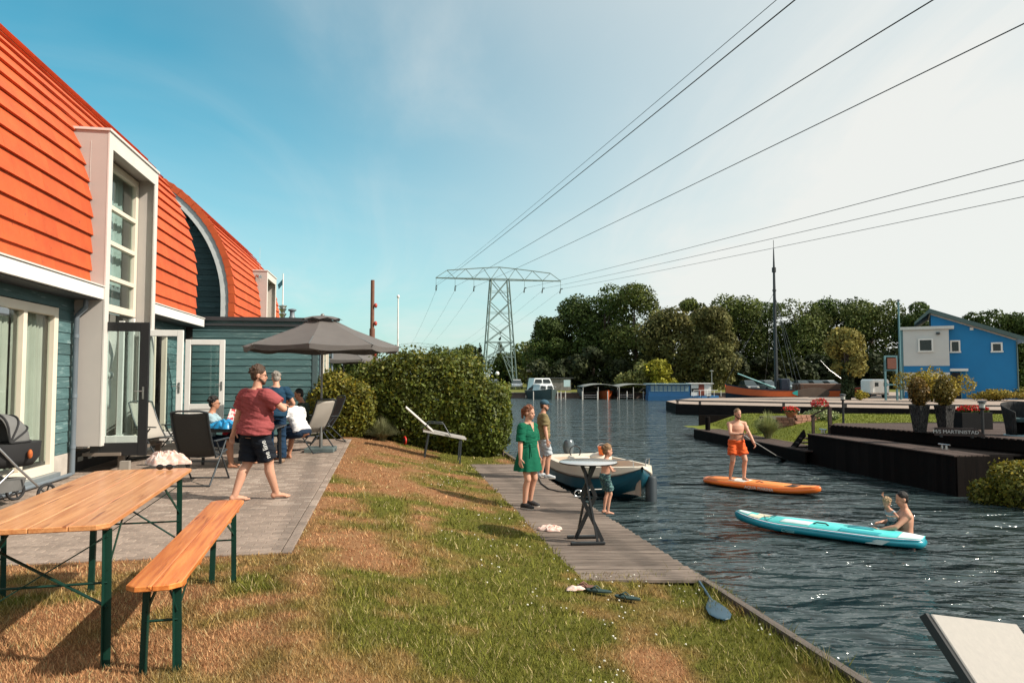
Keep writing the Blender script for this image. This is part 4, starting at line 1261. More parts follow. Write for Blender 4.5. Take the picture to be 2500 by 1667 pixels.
    def shoes(s, m, sole=None):
        for k in (-1, 1):
            mb = MB(); fd = s.fdir(k); ft = s.foot[k]
            R = Matrix((Vector((0, 0, 1)).cross(fd) * -1, fd, Vector((0, 0, 1)))).transposed()
            mb.ell(ft - fd * .03 + Vector((0, 0, -.030)), (.043, .055, .052), R, 12, 8)
            mb.caps(ft + Vector((0, 0, -.01)), .047, ft + fd * .10 + Vector((0, 0, -.040)), .040)
            mb.ell(ft + fd * .115 + Vector((0, 0, -.045)), (.051, .075, .034), R, 12, 8)
            o = remesh(mb, 'shoe', m, s.root, .009, 3)
            if sole:
                q = MB(); pts = []
                rt = Vector((fd.y, -fd.x, 0))
                for a in np.linspace(0, 2 * pi, 17)[:-1]:
                    v = ft + fd * (.045 + .135 * cos(a)) + rt * (.050 * sin(a) * (1 + .12 * cos(a))); pts.append((v.x, v.y))
                q.prism(pts, ft.z - .078, ft.z - .058).build('sole', sole, o)
navy_c = cloth('navy_cloth', (.010, .020, .040)); 
# ------------------------------------------------ man walking in a red T-shirt
p = G(618, 1222, ZP)
m1 = Person('person', 'barefoot man in a dusty red T-shirt and black shorts walking across the patio', (p.x, p.y, ZP), radians(-38), 1.80,
            pelvis=(0, .0, .925), lean=.03, build=1.20, belly=.06, twist=.05, head=(-.55, -.05, 0),
            hands={-1: Vector((-.43, -.06, .80)), 1: Vector((.17, .31, 1.22))}, elbow={-1: (-.6, -.8, 0), 1: (1.0, -.1, -.5)},
            feet={-1: (-.10, -.20, .085), 1: (.12, .26, .075)}, footdir={-1: -.3, 1: -.3}, voxel=.0095, curl=.45)
m1.body(toes=True)
m1.shirt(cloth('dusty_red_cloth', (.30, .070, .070), (.24, .052, .054)), hem=-.07, sleeve=.70, grow=.024, flare=.16)
so = m1.shorts(cloth('black_shorts_cloth', (.010, .013, .020)), .92, .012, .034, top=.0)
m1.hair(h_brown, 'short', 3, 1.06); m1.beard(h_brown); m1.glasses(eye_m)
tx = text_mesh('shorts_print', 'ne line', .092, mat('white_print', (.8, .8, .78), rough=.7), .004)
k = 1; a, b = m1.hip[k], m1.kn[k]
z = (b - a).normalized(); out = Vector((.90, -.44, 0)); out = (out - z * out.dot(z)).normalized()
base = a.lerp(b, .52) + out * .152
X_ = -z; Z_ = out; Y_ = Z_.cross(X_)
o = link('print', tx, m1.root); o.matrix_local = Matrix.Translation(base) @ Matrix((X_, Y_, Z_)).transposed().to_4x4()
# ------------------------------------------------ grey-haired person behind him
p = G(672, 1130, ZP)
m2 = Person('person', 'grey-haired person in navy shirt and trousers standing behind the man in red', (p.x, p.y, ZP), radians(20), 1.74, build=.98, voxel=.013,
            hands={1: Vector((.22, .26, 1.10))}, head=(.2, -.35, 0), feet={-1: (-.12, .02, .075), 1: (.12, .0, .075)})
m2.body(); m2.shirt(cloth('navy_shirt_cloth', (.012, .045, .085)), hem=-.05, sleeve=.6, grow=.024, flare=.10); m2.shorts(cloth('navy_trouser_cloth', (.012, .035, .075)), 1.97, .012, .012, name='trousers', full=True, top=.0)
m2.hair(h_grey, 'short', 9); m2.shoes(mat('tan_sandal', (.30, .19, .12), rough=.7))
# ------------------------------------------------ seated company at the patio table
def seated(label, px, py, Y, rz, height, skin, shirt_c, short_c, hairm, style, seed, lean=.15, hands=None, head=(0, 0, 0), female=False, seat=.47, sleeve=.6, feet=None):
    q = D(px, py, Y)                                    # the head is seen here
    P = Person('person', label, (q.x, q.y, ZP), rz, height, skin, pelvis=(0, 0, seat + .10), lean=lean,
               hands=hands or {-1: Vector((-.16, .42, .84)), 1: Vector((.16, .42, .84))}, elbow={-1: (-.7, -.3, -.6), 1: (.7, -.3, -.6)},
               feet=feet or {-1: (-.13, .44, .075), 1: (.13, .46, .075)}, knee={-1: (-.1, .5, 1), 1: (.1, .5, 1)}, head=head, female=female, voxel=.013, build=1.03)
    P.body(); P.shirt(shirt_c, hem=-.03, sleeve=sleeve, grow=.018); P.shorts(short_c, .9, .014, .02); P.hair(hairm, style, seed)
    return P
b1 = seated('dark-haired boy in a pale blue shirt sitting at the left of the patio table', 508, 965, 12.6, radians(-75), 1.62, skin_t, cloth('pale_blue_cloth', (.30, .42, .47)), navy_c, h_black, 'curly', 4)
b1.glasses(eye_m)
b2 = seated('person in a bright red shirt seated behind the walking man', 566, 972, 13.4, radians(-95), 1.68, skin_t, cloth('bright_red_cloth', (.42, .02, .03)), navy_c, h_black, 'long', 6, lean=.3, female=True)
b3 = seated('man in a white T-shirt leaning over his phone at the patio table', 738, 985, 13.7, radians(62), 1.78, skin_t, cloth('white_cloth', (.72, .70, .70), (.66, .64, .65)), cloth('dark_blue_short', (.015, .03, .06)), h_brown, 'crop', 8, lean=.52, head=(0, -.35, 0))
b4 = seated('man in a dark olive shirt sitting at the far end of the patio table', 744, 975, 15.2, radians(100), 1.76, skin_t, cloth('olive_cloth', (.045, .06, .045)), navy_c, h_black, 'crop', 12, lean=.12, head=(.1, -.3, 0))
# ------------------------------------------------ woman in the green dress
p = G(1288, 1238, DZ)
w1p = Person('person', 'red-haired woman in a short green dress and black sneakers standing on the dock', (p.x, p.y, DZ), radians(-130), 1.70, female=True, build=.98, belly=.02,
             hands={-1: Vector((-.27, .04, .83)), 1: Vector((.27, .06, .83))}, feet={-1: (-.12, -.04, .078), 1: (.13, .04, .078)}, head=(.22, -.12, 0), voxel=.0095, footdir={-1: .15, 1: .3})
w1p.body()
gcl = cloth('green_dress_cloth', (.004, .115, .062), (.003, .085, .046))
w1p.shirt(gcl, hem=.10, sleeve=.86, grow=.022, name='dress_top', neck=.485)
dr = MB(); secs = []
prof = [(.17, .150, .115, .02), (.10, .172, .135, .02), (.0, .205, .165, .01), (-.12, .235, .195, .0), (-.26, .262, .225, .0), (-.30, .266, .229, 0)]
vs = []; n = 72
for j, (h, rx, ry, f) in enumerate(prof):
    for i in range(n):
        a = 2 * pi * i / n; fold = 1 + (.012 + .045 * (j / 5) ** 1.2) * sin(a * 9 + .8 * sin(a * 2)) * (j > 0)
        q = w1p.P + w1p.up * h + w1p.fr * f + w1p.sd * (rx * cos(a) * fold) + w1p.fr * (ry * sin(a) * fold); vs.append(q)
fs = [(j * n + i, j * n + (i + 1) % n, (j + 1) * n + (i + 1) % n, (j + 1) * n + i) for j in range(5) for i in range(n)]
dr.add(vs, fs).build('skirt', gcl, w1p.root, smooth=80)
bl = MB(); bl.loft(w1p.secs([(.135, .160, .125, .02), (.165, .158, .123, .02)]), 28)
bl.ell(w1p.P + w1p.up * .15 + w1p.fr2 * .135 + w1p.sd * .08, (.035, .02, .022)); bl.caps(w1p.P + w1p.up * .14 + w1p.fr * .14 + w1p.sd * .09, .012, w1p.P + w1p.up * -.04 + w1p.fr * .19 + w1p.sd * .12, .010)
bl.build('belt', gcl, w1p.root, smooth=60)
vk = MB(); c0 = w1p.N - w1p.up * .02 + w1p.fr2 * .092
vk.add([c0 + w1p.sd2 * -.05 + w1p.up * .02, c0 + w1p.sd2 * .05 + w1p.up * .02, c0 - w1p.up * .16 + w1p.fr2 * .055], [(0, 1, 2)]); vk.build('neckline_skin', w1p.sk, w1p.root)
w1p.hair(h_red, 'pony', 5, 1.03); w1p.shoes(mat('black_sneaker', (.014, .013, .014), rough=.6), mat('pale_sole', (.5, .45, .4), rough=.8))
# ------------------------------------------------ man in the cap
p = G(1326, 1166, DZ)
m3 = Person('person', 'bearded man in a blue cap, khaki T-shirt and pale shorts standing by the boat', (p.x, p.y, DZ), radians(-84), 1.68, build=1.02, belly=.015, voxel=.012,
            hands={1: Vector((.30, .06, .80))}, head=(-.1, -.15, 0), feet={-1: (-.10, -.03, .078), 1: (.11, .08, .078)})
m3.body(); m3.shirt(cloth('khaki_cloth', (.20, .155, .075)), hem=-.06, sleeve=.7, grow=.022, flare=.10); m3.shorts(cloth('pale_denim', (.42, .45, .48)), .95, .010, .02, top=.0)
m3.beard(h_brown); m3.hair(h_brown, 'crop', 2); m3.shoes(mat('grey_sneaker', (.42, .44, .46), rough=.7), mat('pale_sole', (.5, .45, .4)))
cp = MB(); Hm = lambda x, y, z: m3.H + m3.Rh @ Vector((x, y, z))
cp.ell(Hm(0, -.015, .06), (.092, .108, .078), m3.Rh, 16, 10); cp.ell(Hm(0, .115, .052), (.070, .075, .010), m3.Rh, 14, 6)
remesh(cp, 'cap', cloth('blue_cap_cloth', (.045, .10, .14)), m3.root, .008, 2)
# ------------------------------------------------ child on the dock
p = G(1478, 1254, DZ)
c1 = Person('person', 'bare-chested small boy in dark swim shorts standing at the dock edge', (p.x, p.y, DZ), radians(-78), 1.13, child=True, voxel=.0105,
            pelvis=(0, 0, .935), hands={-1: Vector((-.10, .17, 1.12)), 1: Vector((.12, .17, 1.06))}, elbow={-1: (-1, -.2, -.2), 1: (1, -.2, -.3)}, head=(0, -.1, 0), lean=.06, feet={-1: (-.09, .0, .075), 1: (.10, .03, .075)})
c1.body(); c1.shorts(mat('patterned_swim_cloth', (.012, .035, .05), (.10, .22, .20), scale=26, rough=.8, lo=.45, hi=.62), .80, .02, .03); c1.hair(h_blond, 'short', 3, 1.03)
# ------------------------------------------------ paddler
bp_ = G(1800, 1171, .165)
m4 = Person('person', 'bare-chested man in orange swim shorts paddling on the orange board', (bp_.x, bp_.y, .165), radians(-172), 1.80, build=1.05, belly=.02, skin=skin_m, voxel=.011,
            hands={1: Vector((.02, .30, 1.13)), -1: Vector((-.30, .36, .84))}, elbow={-1: (-.6, -.6, -.3), 1: (1, -.3, -.2)}, curl=.95,
            feet={-1: (-.15, .05, .075), 1: (.14, -.08, .075)}, knee={-1: (-.2, 1, 0), 1: (.2, 1, 0)}, pelvis=(0, -.02, .915), head=(.15, -.15, 0), lean=.08)
m4.body(toes=True); m4.shorts(cloth('orange_swim_cloth', (.72, .12, .03), (.62, .09, .022)), .68, .018, .03, name='swim_shorts'); m4.hair(h_blond, 'crop', 6); m4.beard(h_brown)
# ------------------------------------------------ man and toddler in the water
q = G(2212, 1312, 0)
m5 = Person('person', 'bare-chested dark-haired man standing in the water beside the teal board', (q.x, q.y, -1.02), radians(72), 1.80, build=1.05, skin=skin_m, voxel=.011,
            hands={-1: Vector((-.26, .44, 1.14)), 1: Vector((.12, .34, 1.20))}, elbow={-1: (-.8, -.3, -.5), 1: (1, -.2, -.5)}, head=(.1, -.25, 0), curl=.3)
m5.body(); m5.hair(h_black, 'crop', 7); m5.shorts(navy_c, .8)
q2 = G(2168, 1312, 0)
c2 = Person('person', 'fair curly-haired toddler held up beside the man in the water', (q2.x + .1, q2.y, -.16), radians(100), 0.95, child=True, voxel=.011, pelvis=(0, 0, .80), lean=.35,
            hands={1: Vector((.20, .20, 1.62)), -1: Vector((-.2, .25, 1.0))}, elbow={1: (1, 0, .2), -1: (-1, 0, -.4)}, head=(.1, -.2, 0), feet={-1: (-.1, .05, .08), 1: (.1, .05, .08)})
c2.body(); c2.shirt(mat('print_swim_vest', (.12, .25, .30), (.45, .40, .42), scale=20, rough=.8), hem=-.05, sleeve=.0 + .15, grow=.012, neck=.36, name='swim_vest'); c2.hair(h_fair, 'curly', 5, 1.06); c2.shorts(mat('patterned_swim_cloth', (.1, .1, .1)), .5)
# ================================================================== NEAR OBJECTS
def wood(name, c, c2, rough=.45, coat=.25):
    return mat(name, c, c2, scale=2.0, rough=rough, stretch=(16, .8, 16), rand=.14, coat=coat, bump=.12, bscale=8, detail=8, lo=.36, hi=.64, speck=((c2[0] * .5, c2[1] * .38, c2[2] * .3), 2.2, .63))
table_w = wood('varnished_table_pine', (.66, .31, .125), (.46, .17, .056), .40, .3)
bench_w = wood('varnished_bench_pine', (.72, .25, .06), (.46, .115, .022), .4, .35)
green_s = mat('green_lacquered_steel', (.006, .040, .027), (.004, .028, .019), scale=6, rough=.5, spec=.25)
def gzu(x, y):
    u, t = UT(x, y); return float(lawn_z(u, t)) if not (u < PU and t > PT0) else ZP + .004
def beer_set(name, label, cat, nl, nr, fr, zt, wid, nplank, wm, ends=(.22, .22)):
    """long folding beer-garden table or bench: nr, fr = near and far corner of the right edge"""
    ax = (fr - nr); ax.z = 0; ln = ax.length; ax.normalize(); lf = Vector((-ax.y, ax.x, 0))
    c = (nr + fr) / 2 + lf * wid / 2
    rz = atan2(-ax.x, ax.y)
    root = thing(name, label, cat, (c.x, c.y, gzu(c.x, c.y)), rz)
    top = zt - root.location.z; th = .028
    w = wid / nplank
    for i in range(nplank):
        x = -wid / 2 + w * (i + .5); mb = MB(); hx = w / 2 - .0012; y0, y1 = -ln / 2, ln / 2
        cut = .05
        pts = [(-hx, y0), (hx, y0), (hx, y1), (-hx, y1)]
        if i == 0: pts = [(-hx, y0 + cut), (-hx + cut, y0), (hx, y0), (hx, y1), (-hx + cut, y1), (-hx, y1 - cut)]
        if i == nplank - 1: pts = [(-hx, y0), (hx - cut, y0), (hx, y0 + cut), (hx, y1 - cut), (hx - cut, y1), (-hx, y1)]
        mb.prism(pts, top - th, top).build('plank', wm, root, loc=(x, 0, 0), bevel=.004)
    for s_ in (-1, 1):
        yl = s_ * (ln / 2 - ends[0])
        for yy in (yl, yl - s_ * .42):
            box('batten', (0, yy, top - th - .018), (wid * .86, .06, .034), wm, root)
        feet = []
        for k in (-1, 1):
            xl = k * (wid / 2 - .045); xt = k * (wid / 2 - .055)
            wx = root.matrix_basis @ Vector((xl, yl, 0))
            g = gzu(wx.x, wx.y) - root.location.z
            mb = MB()
            a, b = Vector((xl, yl, g - .02)), Vector((xt, yl, top - th - .034))
            mb.bar(a, b, .038, .005, up=(0, 1, 0)); mb.bar(a + Vector((-k * .017, .016 * s_, 0)), b + Vector((-k * .017, .016 * s_, 0)), .005, .034, up=(0, 1, 0))
            mb.build('leg', green_s, root)
            feet.append((a, b))
        mb = MB()
        hh = top - th - .03; (a0, b0), (a1, b1) = feet
        mb.tube([a0.lerp(b0, .62), a1.lerp(b1, .62)], .007, 6)
        x0, x1 = a0.lerp(b0, .72), a1.lerp(b1, .72); m0 = Vector((0, yl, hh - .01))
        if wid > .4:
            mb.bar(a0.lerp(b0, .45), b1.lerp(a1, .05), .026, .006); mb.bar(a1.lerp(b1, .45), b0.lerp(a0, .05), .026, .006)
        else:
            mb.bar(x0, m0 + Vector((-.03, 0, 0)), .022, .006); mb.bar(x1, m0 + Vector((.03, 0, 0)), .022, .006)
        for k in (0, 1):
            a_, b_ = feet[k]
            mb.bar(a_.lerp(b_, .70), Vector((b_.x * .9, yl - s_ * .40, hh)), .020, .005, up=(1, 0, 0))
        mb.build('leg_brace', green_s, root)
    return root
ZT = 2.01
beer = beer_set('beer_table', 'long folding pine table with green steel legs in the left foreground', 'table', None, G(262, 1280, ZT), G(471, 1141, ZT), ZT, .70, 4, table_w)
ZB = 1.735
bnch = beer_set('beer_bench', 'narrow orange pine bench with green legs right of the long pine table', 'bench', None, G(440, 1425, ZB), G(598, 1218, ZB), ZB, .255, 2, bench_w)
# second bench, mostly hidden on the far side of the table
c_ = G(0, 1310, 1.68)
b2_ = beer_set('beer_bench', 'pale bench end on the far side of the pine table at the left picture edge', 'bench', None, Vector((-3.05, 3.35, 0)), Vector((-3.75, 5.4, 0)), 1.66, .255, 2, wood('grey_bench_pine', (.42, .30, .20), (.30, .2, .13), .6, .0))
# cloth and sunglasses on the table end
def crumple(name, label, cat, loc, rx, ry, h, m, seed, n=34, fold=3.0, rz=0):
    root = thing(name, label, cat, loc, rz); rr = np.random.default_rng(seed)
    ph = rr.random(8) * 6.28; V = []; F = []
    for i in range(n + 1):
        for j in range(n + 1):
            a, b = -1 + 2 * i / n, -1 + 2 * j / n
            r = max(abs(a), abs(b)); q = sqrt(a * a + b * b) + 1e-6
            e = 1 + .22 * sin(3 * atan2(b, a) + ph[0]) + .12 * sin(7 * atan2(b, a) + ph[1])
            x, y = a / q * r * e * rx, b / q * r * e * ry
            f = abs(sin(fold * (a + .5 * sin(2 * b + ph[2])) + ph[3])) * .5 + abs(sin(fold * 1.3 * (b + .6 * sin(2.3 * a + ph[4])) + ph[5])) * .35 + .3 * abs(sin(5 * a * b + ph[6]))
            z = h * (max(0, 1 - r ** 1.6)) ** .55 * (.35 + .65 * f) + .008
            V.append((x + .02 * sin(9 * b + ph[7]) * rx, y, z))
    for i in range(n):
        for j in range(n):
            k = i * (n + 1) + j; F.append((k, k + 1, k + n + 2, k + n + 1))
    o = MB().add(V, F).build('cloth', m, root, smooth=80)
    return root
pinkc = mat('pink_white_cloth', (.66, .40, .33), (.72, .60, .54), scale=22, rough=.9, trans=.1, lo=.4, hi=.6)
p = G(410, 1134, ZT)
crumple('crumpled_shirt', 'crumpled pale pink shirt lying on the far end of the pine table', 'cloth', (p.x, p.y - .03, ZT), .16, .085, .13, pinkc, 3, rz=.1, fold=6.5, n=60)
p = G(402, 1147, ZT)
sg = thing('sunglasses', 'dark sunglasses lying in front of the pink shirt on the table', 'sunglasses', (p.x, p.y, ZT), .1)
mb = MB()
for k in (-1, 1):
    mb.ell((k * .036, 0, .024), (.030, .006, .022), None, 12, 8)
    mb.tube([(k * .066, .002, .03), (k * .068, .07, .03), (k * .062, .13, .012)], .003, 5)
mb.tube([(-.01, 0, .03), (.01, 0, .03)], .003, 5)
mb.build('frame', mat('sunglass_black', (.01, .01, .01), rough=.15), sg, smooth=60)

blkm0 = mat('black_chair_rail', (.012, .012, .013), rough=.4)
# ------------------------------------------------ folding garden chairs
frame_m = mat('anthracite_tube', (.045, .055, .062), (.035, .042, .048), scale=3, rough=.4, metal=.3)
fab_l = mat('taupe_mesh_fabric', (.50, .46, .41), (.46, .42, .375), scale=60, rough=.8, trans=.30)
fab_shade = mat('shaded_mesh_fabric', (.050, .048, .044), (.038, .037, .034), scale=60, rough=.75, trans=.10)  # unlit copy of the mesh: shade on chair backs put into the colour
def garden_chair(label, loc, rz, fab, group='folding garden chairs', rec=0.0, tall=1.0):
    root = thing('garden_chair', label, 'chair', loc, rz, group)
    w = .27
    bt = Vector((0, -.44 - rec, 1.12 * tall)); bb = Vector((0, -.10, .42)); sf = Vector((0, .36, .47))
    d = bt - bb
    bpts = [bb + d * q + Vector((0, -.05 * sin(q * pi) + .05 * max(0, q - .8) * -1, 0)) for q in (0, .2, .4, .6, .8, .93, 1)]
    for k in (-1, 1):
        MB().tube([p_ + Vector((k * w, 0, 0)) for p_ in bpts], .016, 8).build('back_tube', frame_m, root, smooth=60)
        MB().tube([bb + Vector((k * w, 0, -.02)), sf + Vector((k * w, 0, 0))], .015, 8).build('seat_tube', frame_m, root, smooth=60)
        MB().tube([(k * (w + .03), .40, .012), (k * (w + .03), .10, .36), (k * (w + .03), -.16, .645)], .014, 8).build('leg', frame_m, root, smooth=60)
        MB().tube([(k * (w + .055), -.46, .012), (k * (w + .055), -.10, .36), (k * (w + .055), .16, .635)], .014, 8).build('leg', frame_m, root, smooth=60)
        a = MB(); a.box((k * (w + .045), .02, .662), (.05, .56, .022)); a.build('armrest', frame_m, root, bevel=.008)
    mb = MB()
    mb.tube([bpts[-1] + Vector((-w, 0, 0)), bpts[-1] + Vector((-w * .6, -.02, .025)), bpts[-1] + Vector((w * .6, -.02, .025)), bpts[-1] + Vector((w, 0, 0))], .016, 8)
    mb.tube([(-w - .03, .40, .018), (w + .03, .40, .018)], .012, 8); mb.tube([(-w - .055, -.46, .018), (w + .055, -.46, .018)], .012, 8)
    mb.tube([(-w, .36, .47), (w, .36, .47)], .014, 8); mb.tube([(-w, -.05, .33), (w, -.05, .33)], .011, 6)
    mb.build('cross_tube', frame_m, root, smooth=60)
    def sling(pts, nm, sag):
        V = []; F = []; n = 8
        for p_ in pts:
            for i in range(n + 1):
                q = i / n; V.append((-w + 2 * w * q, p_[1], p_[2]) if False else Vector((-w + 2 * w * q, p_.y, p_.z)) + Vector((0, -sag * .6, -sag * .8)) * sin(q * pi))
        for j in range(len(pts) - 1):
            for i in range(n): F.append((j * (n + 1) + i, j * (n + 1) + i + 1, (j + 1) * (n + 1) + i + 1, (j + 1) * (n + 1) + i))
        o = MB().add(V, F).build(nm, fab, root, smooth=80)
        sm = o.modifiers.new('t', 'SOLIDIFY'); sm.thickness = .004
    sling(bpts, 'back_sling', .02)
    sling([bb.lerp(sf, q) for q in (0, .25, .5, .75, 1)], 'seat_sling', .03)
    return root
def on_patio(px, py): 
    p = G(px, py, ZP); return Vector((p.x, p.y, ZP + .004))
garden_chair('garden chair of shade-coloured mesh with its back to the camera behind the pine table', on_patio(488, 1178), radians(2), fab_shade, tall=.98)
garden_chair('pale mesh garden chair facing right next to the open black door', on_patio(384, 1122), radians(-112), fab_l, rec=.04)
garden_chair('pale mesh garden chair under the parasol behind the man in white', on_patio(757, 1102), radians(58), fab_l, rec=.04)
garden_chair('garden chair of brown-black shade-coloured mesh by the hedge behind the parasol foot', on_patio(790, 1080), radians(125), mat('shaded_brown_mesh', (.085, .07, .062), scale=60, rough=.75, trans=.15))  # brown unlit copy of the mesh, back shade put into its colour
# reclined deck chair cropped by the lower right corner
TLc, TRc, BLc = D(2267, 1498, 2.7), D(2482, 1524, 3.0), D(2385, 1700, 2.475)
e1 = (TRc - TLc); wch = e1.length; e1.normalize(); e2 = (BLc - TLc); e2 = (e2 - e1 * e2.dot(e1)).normalized(); nn = e1.cross(e2) * -1
dc = thing('deck_chair', 'pale fabric back of a reclined deck chair cropped by the lower right corner', 'chair', TLc + e1 * wch / 2 + e2 * .85)
Rm = Matrix((e1, -e2, nn)).transposed()
def dcp(a, b, c): return Rm @ Vector((a, b, c))
fabp = mat('stone_chair_fabric', (.335, .31, .285), (.30, .28, .26), scale=40, rough=.85, bump=.1)
mb = MB(); mb.box(dcp(0, .425, 0), (wch - .02, .85, .012), Rm); mb.build('back_panel', fabp, dc, bevel=.004)
for k in (-1, 1): MB().bar(dcp(k * (wch / 2), .855, -.018), dcp(k * (wch / 2), -.02, -.014), .022, .03, up=nn).build('back_rail', blkm0, dc)
sw_ = Vector((e2.x, e2.y, 0)).normalized()
ctr = Vector((0, 0, 0)); zg = lambda v: gzu(dc.location.x + v.x, dc.location.y + v.y) - dc.location.z
mb = MB(); mb.bar(ctr, ctr + sw_ * .55 + Vector((0, 0, .04)), wch - .03, .026, up=nn); mb.build('seat_panel', fabp, dc)
for k in (-1, 1):
    h0 = Vector((e1.x, e1.y, 0)) * (k * (wch / 2)); f0 = h0 + sw_ * .5; g0 = h0 - sw_ * .35
    f0.z = zg(f0); g0.z = zg(g0)
    MB().bar(h0 + Vector((0, 0, .12)), f0, .03).build('leg', blkm0, dc); MB().bar(h0 + sw_ * .4 + Vector((0, 0, .05)), g0, .03).build('leg', blkm0, dc)

# ------------------------------------------------ parasols
par_m = mat('grey_parasol_fabric', (.135, .122, .115), (.115, .104, .10), scale=3, rough=.8, trans=.12, bump=.12)
par_p = mat('parasol_pole', (.22, .22, .21), rough=.4, metal=.5)
def parasol(label, loc, R, zr, zt, fab, n=8, base=True, rz=.2):
    root = thing('parasol', label, 'parasol', loc, rz)
    rad = [(.16, zt - .10), (.4, zr + (zt - .10 - zr) * .66), (.75, zr + (zt - .10 - zr) * .27), (1.0, zr)]
    for k in range(n):
        a0, a1 = 2 * pi * k / n, 2 * pi * (k + 1) / n; V = []; F = []; m = 6
        rings = [(r * R if r > .17 else r * R, z) for (r, z) in rad]
        for (r, z) in rings:
            for i in range(m + 1):
                q = i / m; p_ = Vector((cos(a0), sin(a0), 0)) * (1 - q) + Vector((cos(a1), sin(a1), 0)) * q
                V.append((p_.x * r, p_.y * r, z - .035 * sin(q * pi) * r / R))
        for i in range(m + 1):                         # valance
            q = i / m; p_ = Vector((cos(a0), sin(a0), 0)) * (1 - q) + Vector((cos(a1), sin(a1), 0)) * q
            V.append((p_.x * R * .995, p_.y * R * .995, zr - .10 - .035 * sin(q * pi) - .02 * sin(q * 2 * pi)))
        for j in range(len(rings)):
            for i in range(m): F.append((j * (m + 1) + i, j * (m + 1) + i + 1, (j + 1) * (m + 1) + i + 1, (j + 1) * (m + 1) + i))
        o = MB().add(V, F).build('panel', fab, root, smooth=30)
        MB().bar((cos(a0) * .1, sin(a0) * .1, zt - .12), (cos(a0) * R * 1.02, sin(a0) * R * 1.02, zr - .012), .022, .014).build('rib', par_p, root)
        MB().bar((0, 0, zr - .15), (cos(a0) * R * .5, sin(a0) * R * .5, zr + (zt - zr) * .42), .014, .012).build('strut', par_p, root)
    V = []; F = []                                      # vent cap
    for k in range(n * 2):
        a = pi * k / n; rr = R * .27 * (1 if k % 2 == 0 else .90)
        V.append((cos(a) * rr, sin(a) * rr, zt - .095 + (.035 if k % 2 else -.01)))
    for k in range(n * 2):
        a = pi * k / n; rr = R * .15; V.append((cos(a) * rr, sin(a) * rr, zt - .02))
    V.append((0, 0, zt + .01)); N_ = n * 2
    F = [(k, (k + 1) % N_, N_ + (k + 1) % N_, N_ + k) for k in range(N_)] + [(N_ + k, N_ + (k + 1) % N_, 2 * N_) for k in range(N_)]
    MB().add(V, F).build('vent_cap', fab, root, smooth=40)
    MB().lathe([(.024, .03), (.024, zt)], 12).build('pole', par_p, root, smooth=60)
    MB().lathe([(.04, 0), (.045, .02), (.02, .05)], 10, (0, 0, zt - .0)).build('finial', par_p, root, smooth=60)
    if base:
        MB().box((0, 0, .05), (.62, .62, .09)).build('base', mat('parasol_base', (.10, .13, .13), rough=.6), root, bevel=.01)
        MB().lathe([(.04, .08), (.035, .42)], 12).build('sleeve', par_p, root, smooth=60)
    return root
p = G(783, 1102, ZP)
parasol('large grey parasol open over the patio seating', (p.x, p.y, ZP), 1.68, 2.30, 2.98, par_m, rz=.12)
p = D(838, 940, 25)
parasol('smaller dark parasol half hidden behind the hedge', (p.x, 25, .95), 1.35, D(838, 878, 25).z - .95, D(838, 832, 25).z - .95, par_m, n=6)

# ------------------------------------------------ patio table with clutter
blkm = mat('black_tubular_steel', (.02, .021, .023), rough=.4)
c = Vector((-5.02, 12.75, ZP)); pt = thing('patio_table', 'black slatted garden table between the seated people', 'table', c, AX * .6)
for i in range(6): box("slat", (-.66 + i * .265, 0, .725), (.255, .9, .022), blkm, pt)
for k in (-1, 1):
    MB().box((0, k * .44, .69), (1.5, .03, .05)).build('apron', blkm, pt)
    for j in (-1, 1): MB().bar((j * .70, k * .40, 0), (j * .68, k * .40, .70), .045).build('leg', blkm, pt)
p = D(548, 1043, 12.15)
crumple('blue_bag', 'crumpled bright blue plastic bag on the patio table', 'bag', (p.x, 12.2, ZP + .737), .26, .16, .17, mat('blue_plastic', (.02, .30, .58), (.01, .22, .48), scale=5, rough=.35, trans=.2), 5)
p = D(578, 1035, 12.1)
bt_ = thing('ketchup_bottle', 'red squeeze bottle with a white label on the patio table', 'bottle', (p.x, 12.05, ZP + .737))
MB().lathe([(.032, 0), (.036, .02), (.034, .13), (.030, .17), (.016, .20), (.014, .215)], 14).build('bottle', mat('ketchup_red', (.60, .035, .012), rough=.3), bt_, smooth=50)
MB().lathe([(.0355, .07), (.0362, .09), (.0355, .13)], 14).build('sticker', mat('white_sticker', (.75, .7, .62), rough=.5), bt_, smooth=50)
MB().lathe([(.018, .215), (.018, .245), (.008, .265)], 10).build('lid', mat('ketchup_lid', (.62, .10, .02), rough=.4), bt_, smooth=50)
lb = link('lettering', text_mesh('lettering', 'EN', .045, mat('red_print', (.5, .02, .02)), .001), bt_, (0, -.038, .10), (pi / 2, 0, 0))
p = D(553, 1015, 12.3)
sb = thing('snack_bag', 'open red and white patterned snack bag standing on the patio table', 'bag', (p.x + .05, 12.4, ZP + .737), .3)
MB().add([(-.12, -.03, 0), (.10, -.03, 0), (.14, 0, .30), (-.02, 0, .34), (-.12, .05, 0), (.10, .05, 0)], [(0, 1, 2, 3), (1, 5, 2), (0, 3, 4), (4, 3, 2, 5)]).build('pouch', mat('snack_print', (.65, .05, .06), (.78, .72, .68), scale=18, rough=.5, lo=.45, hi=.52), sb)

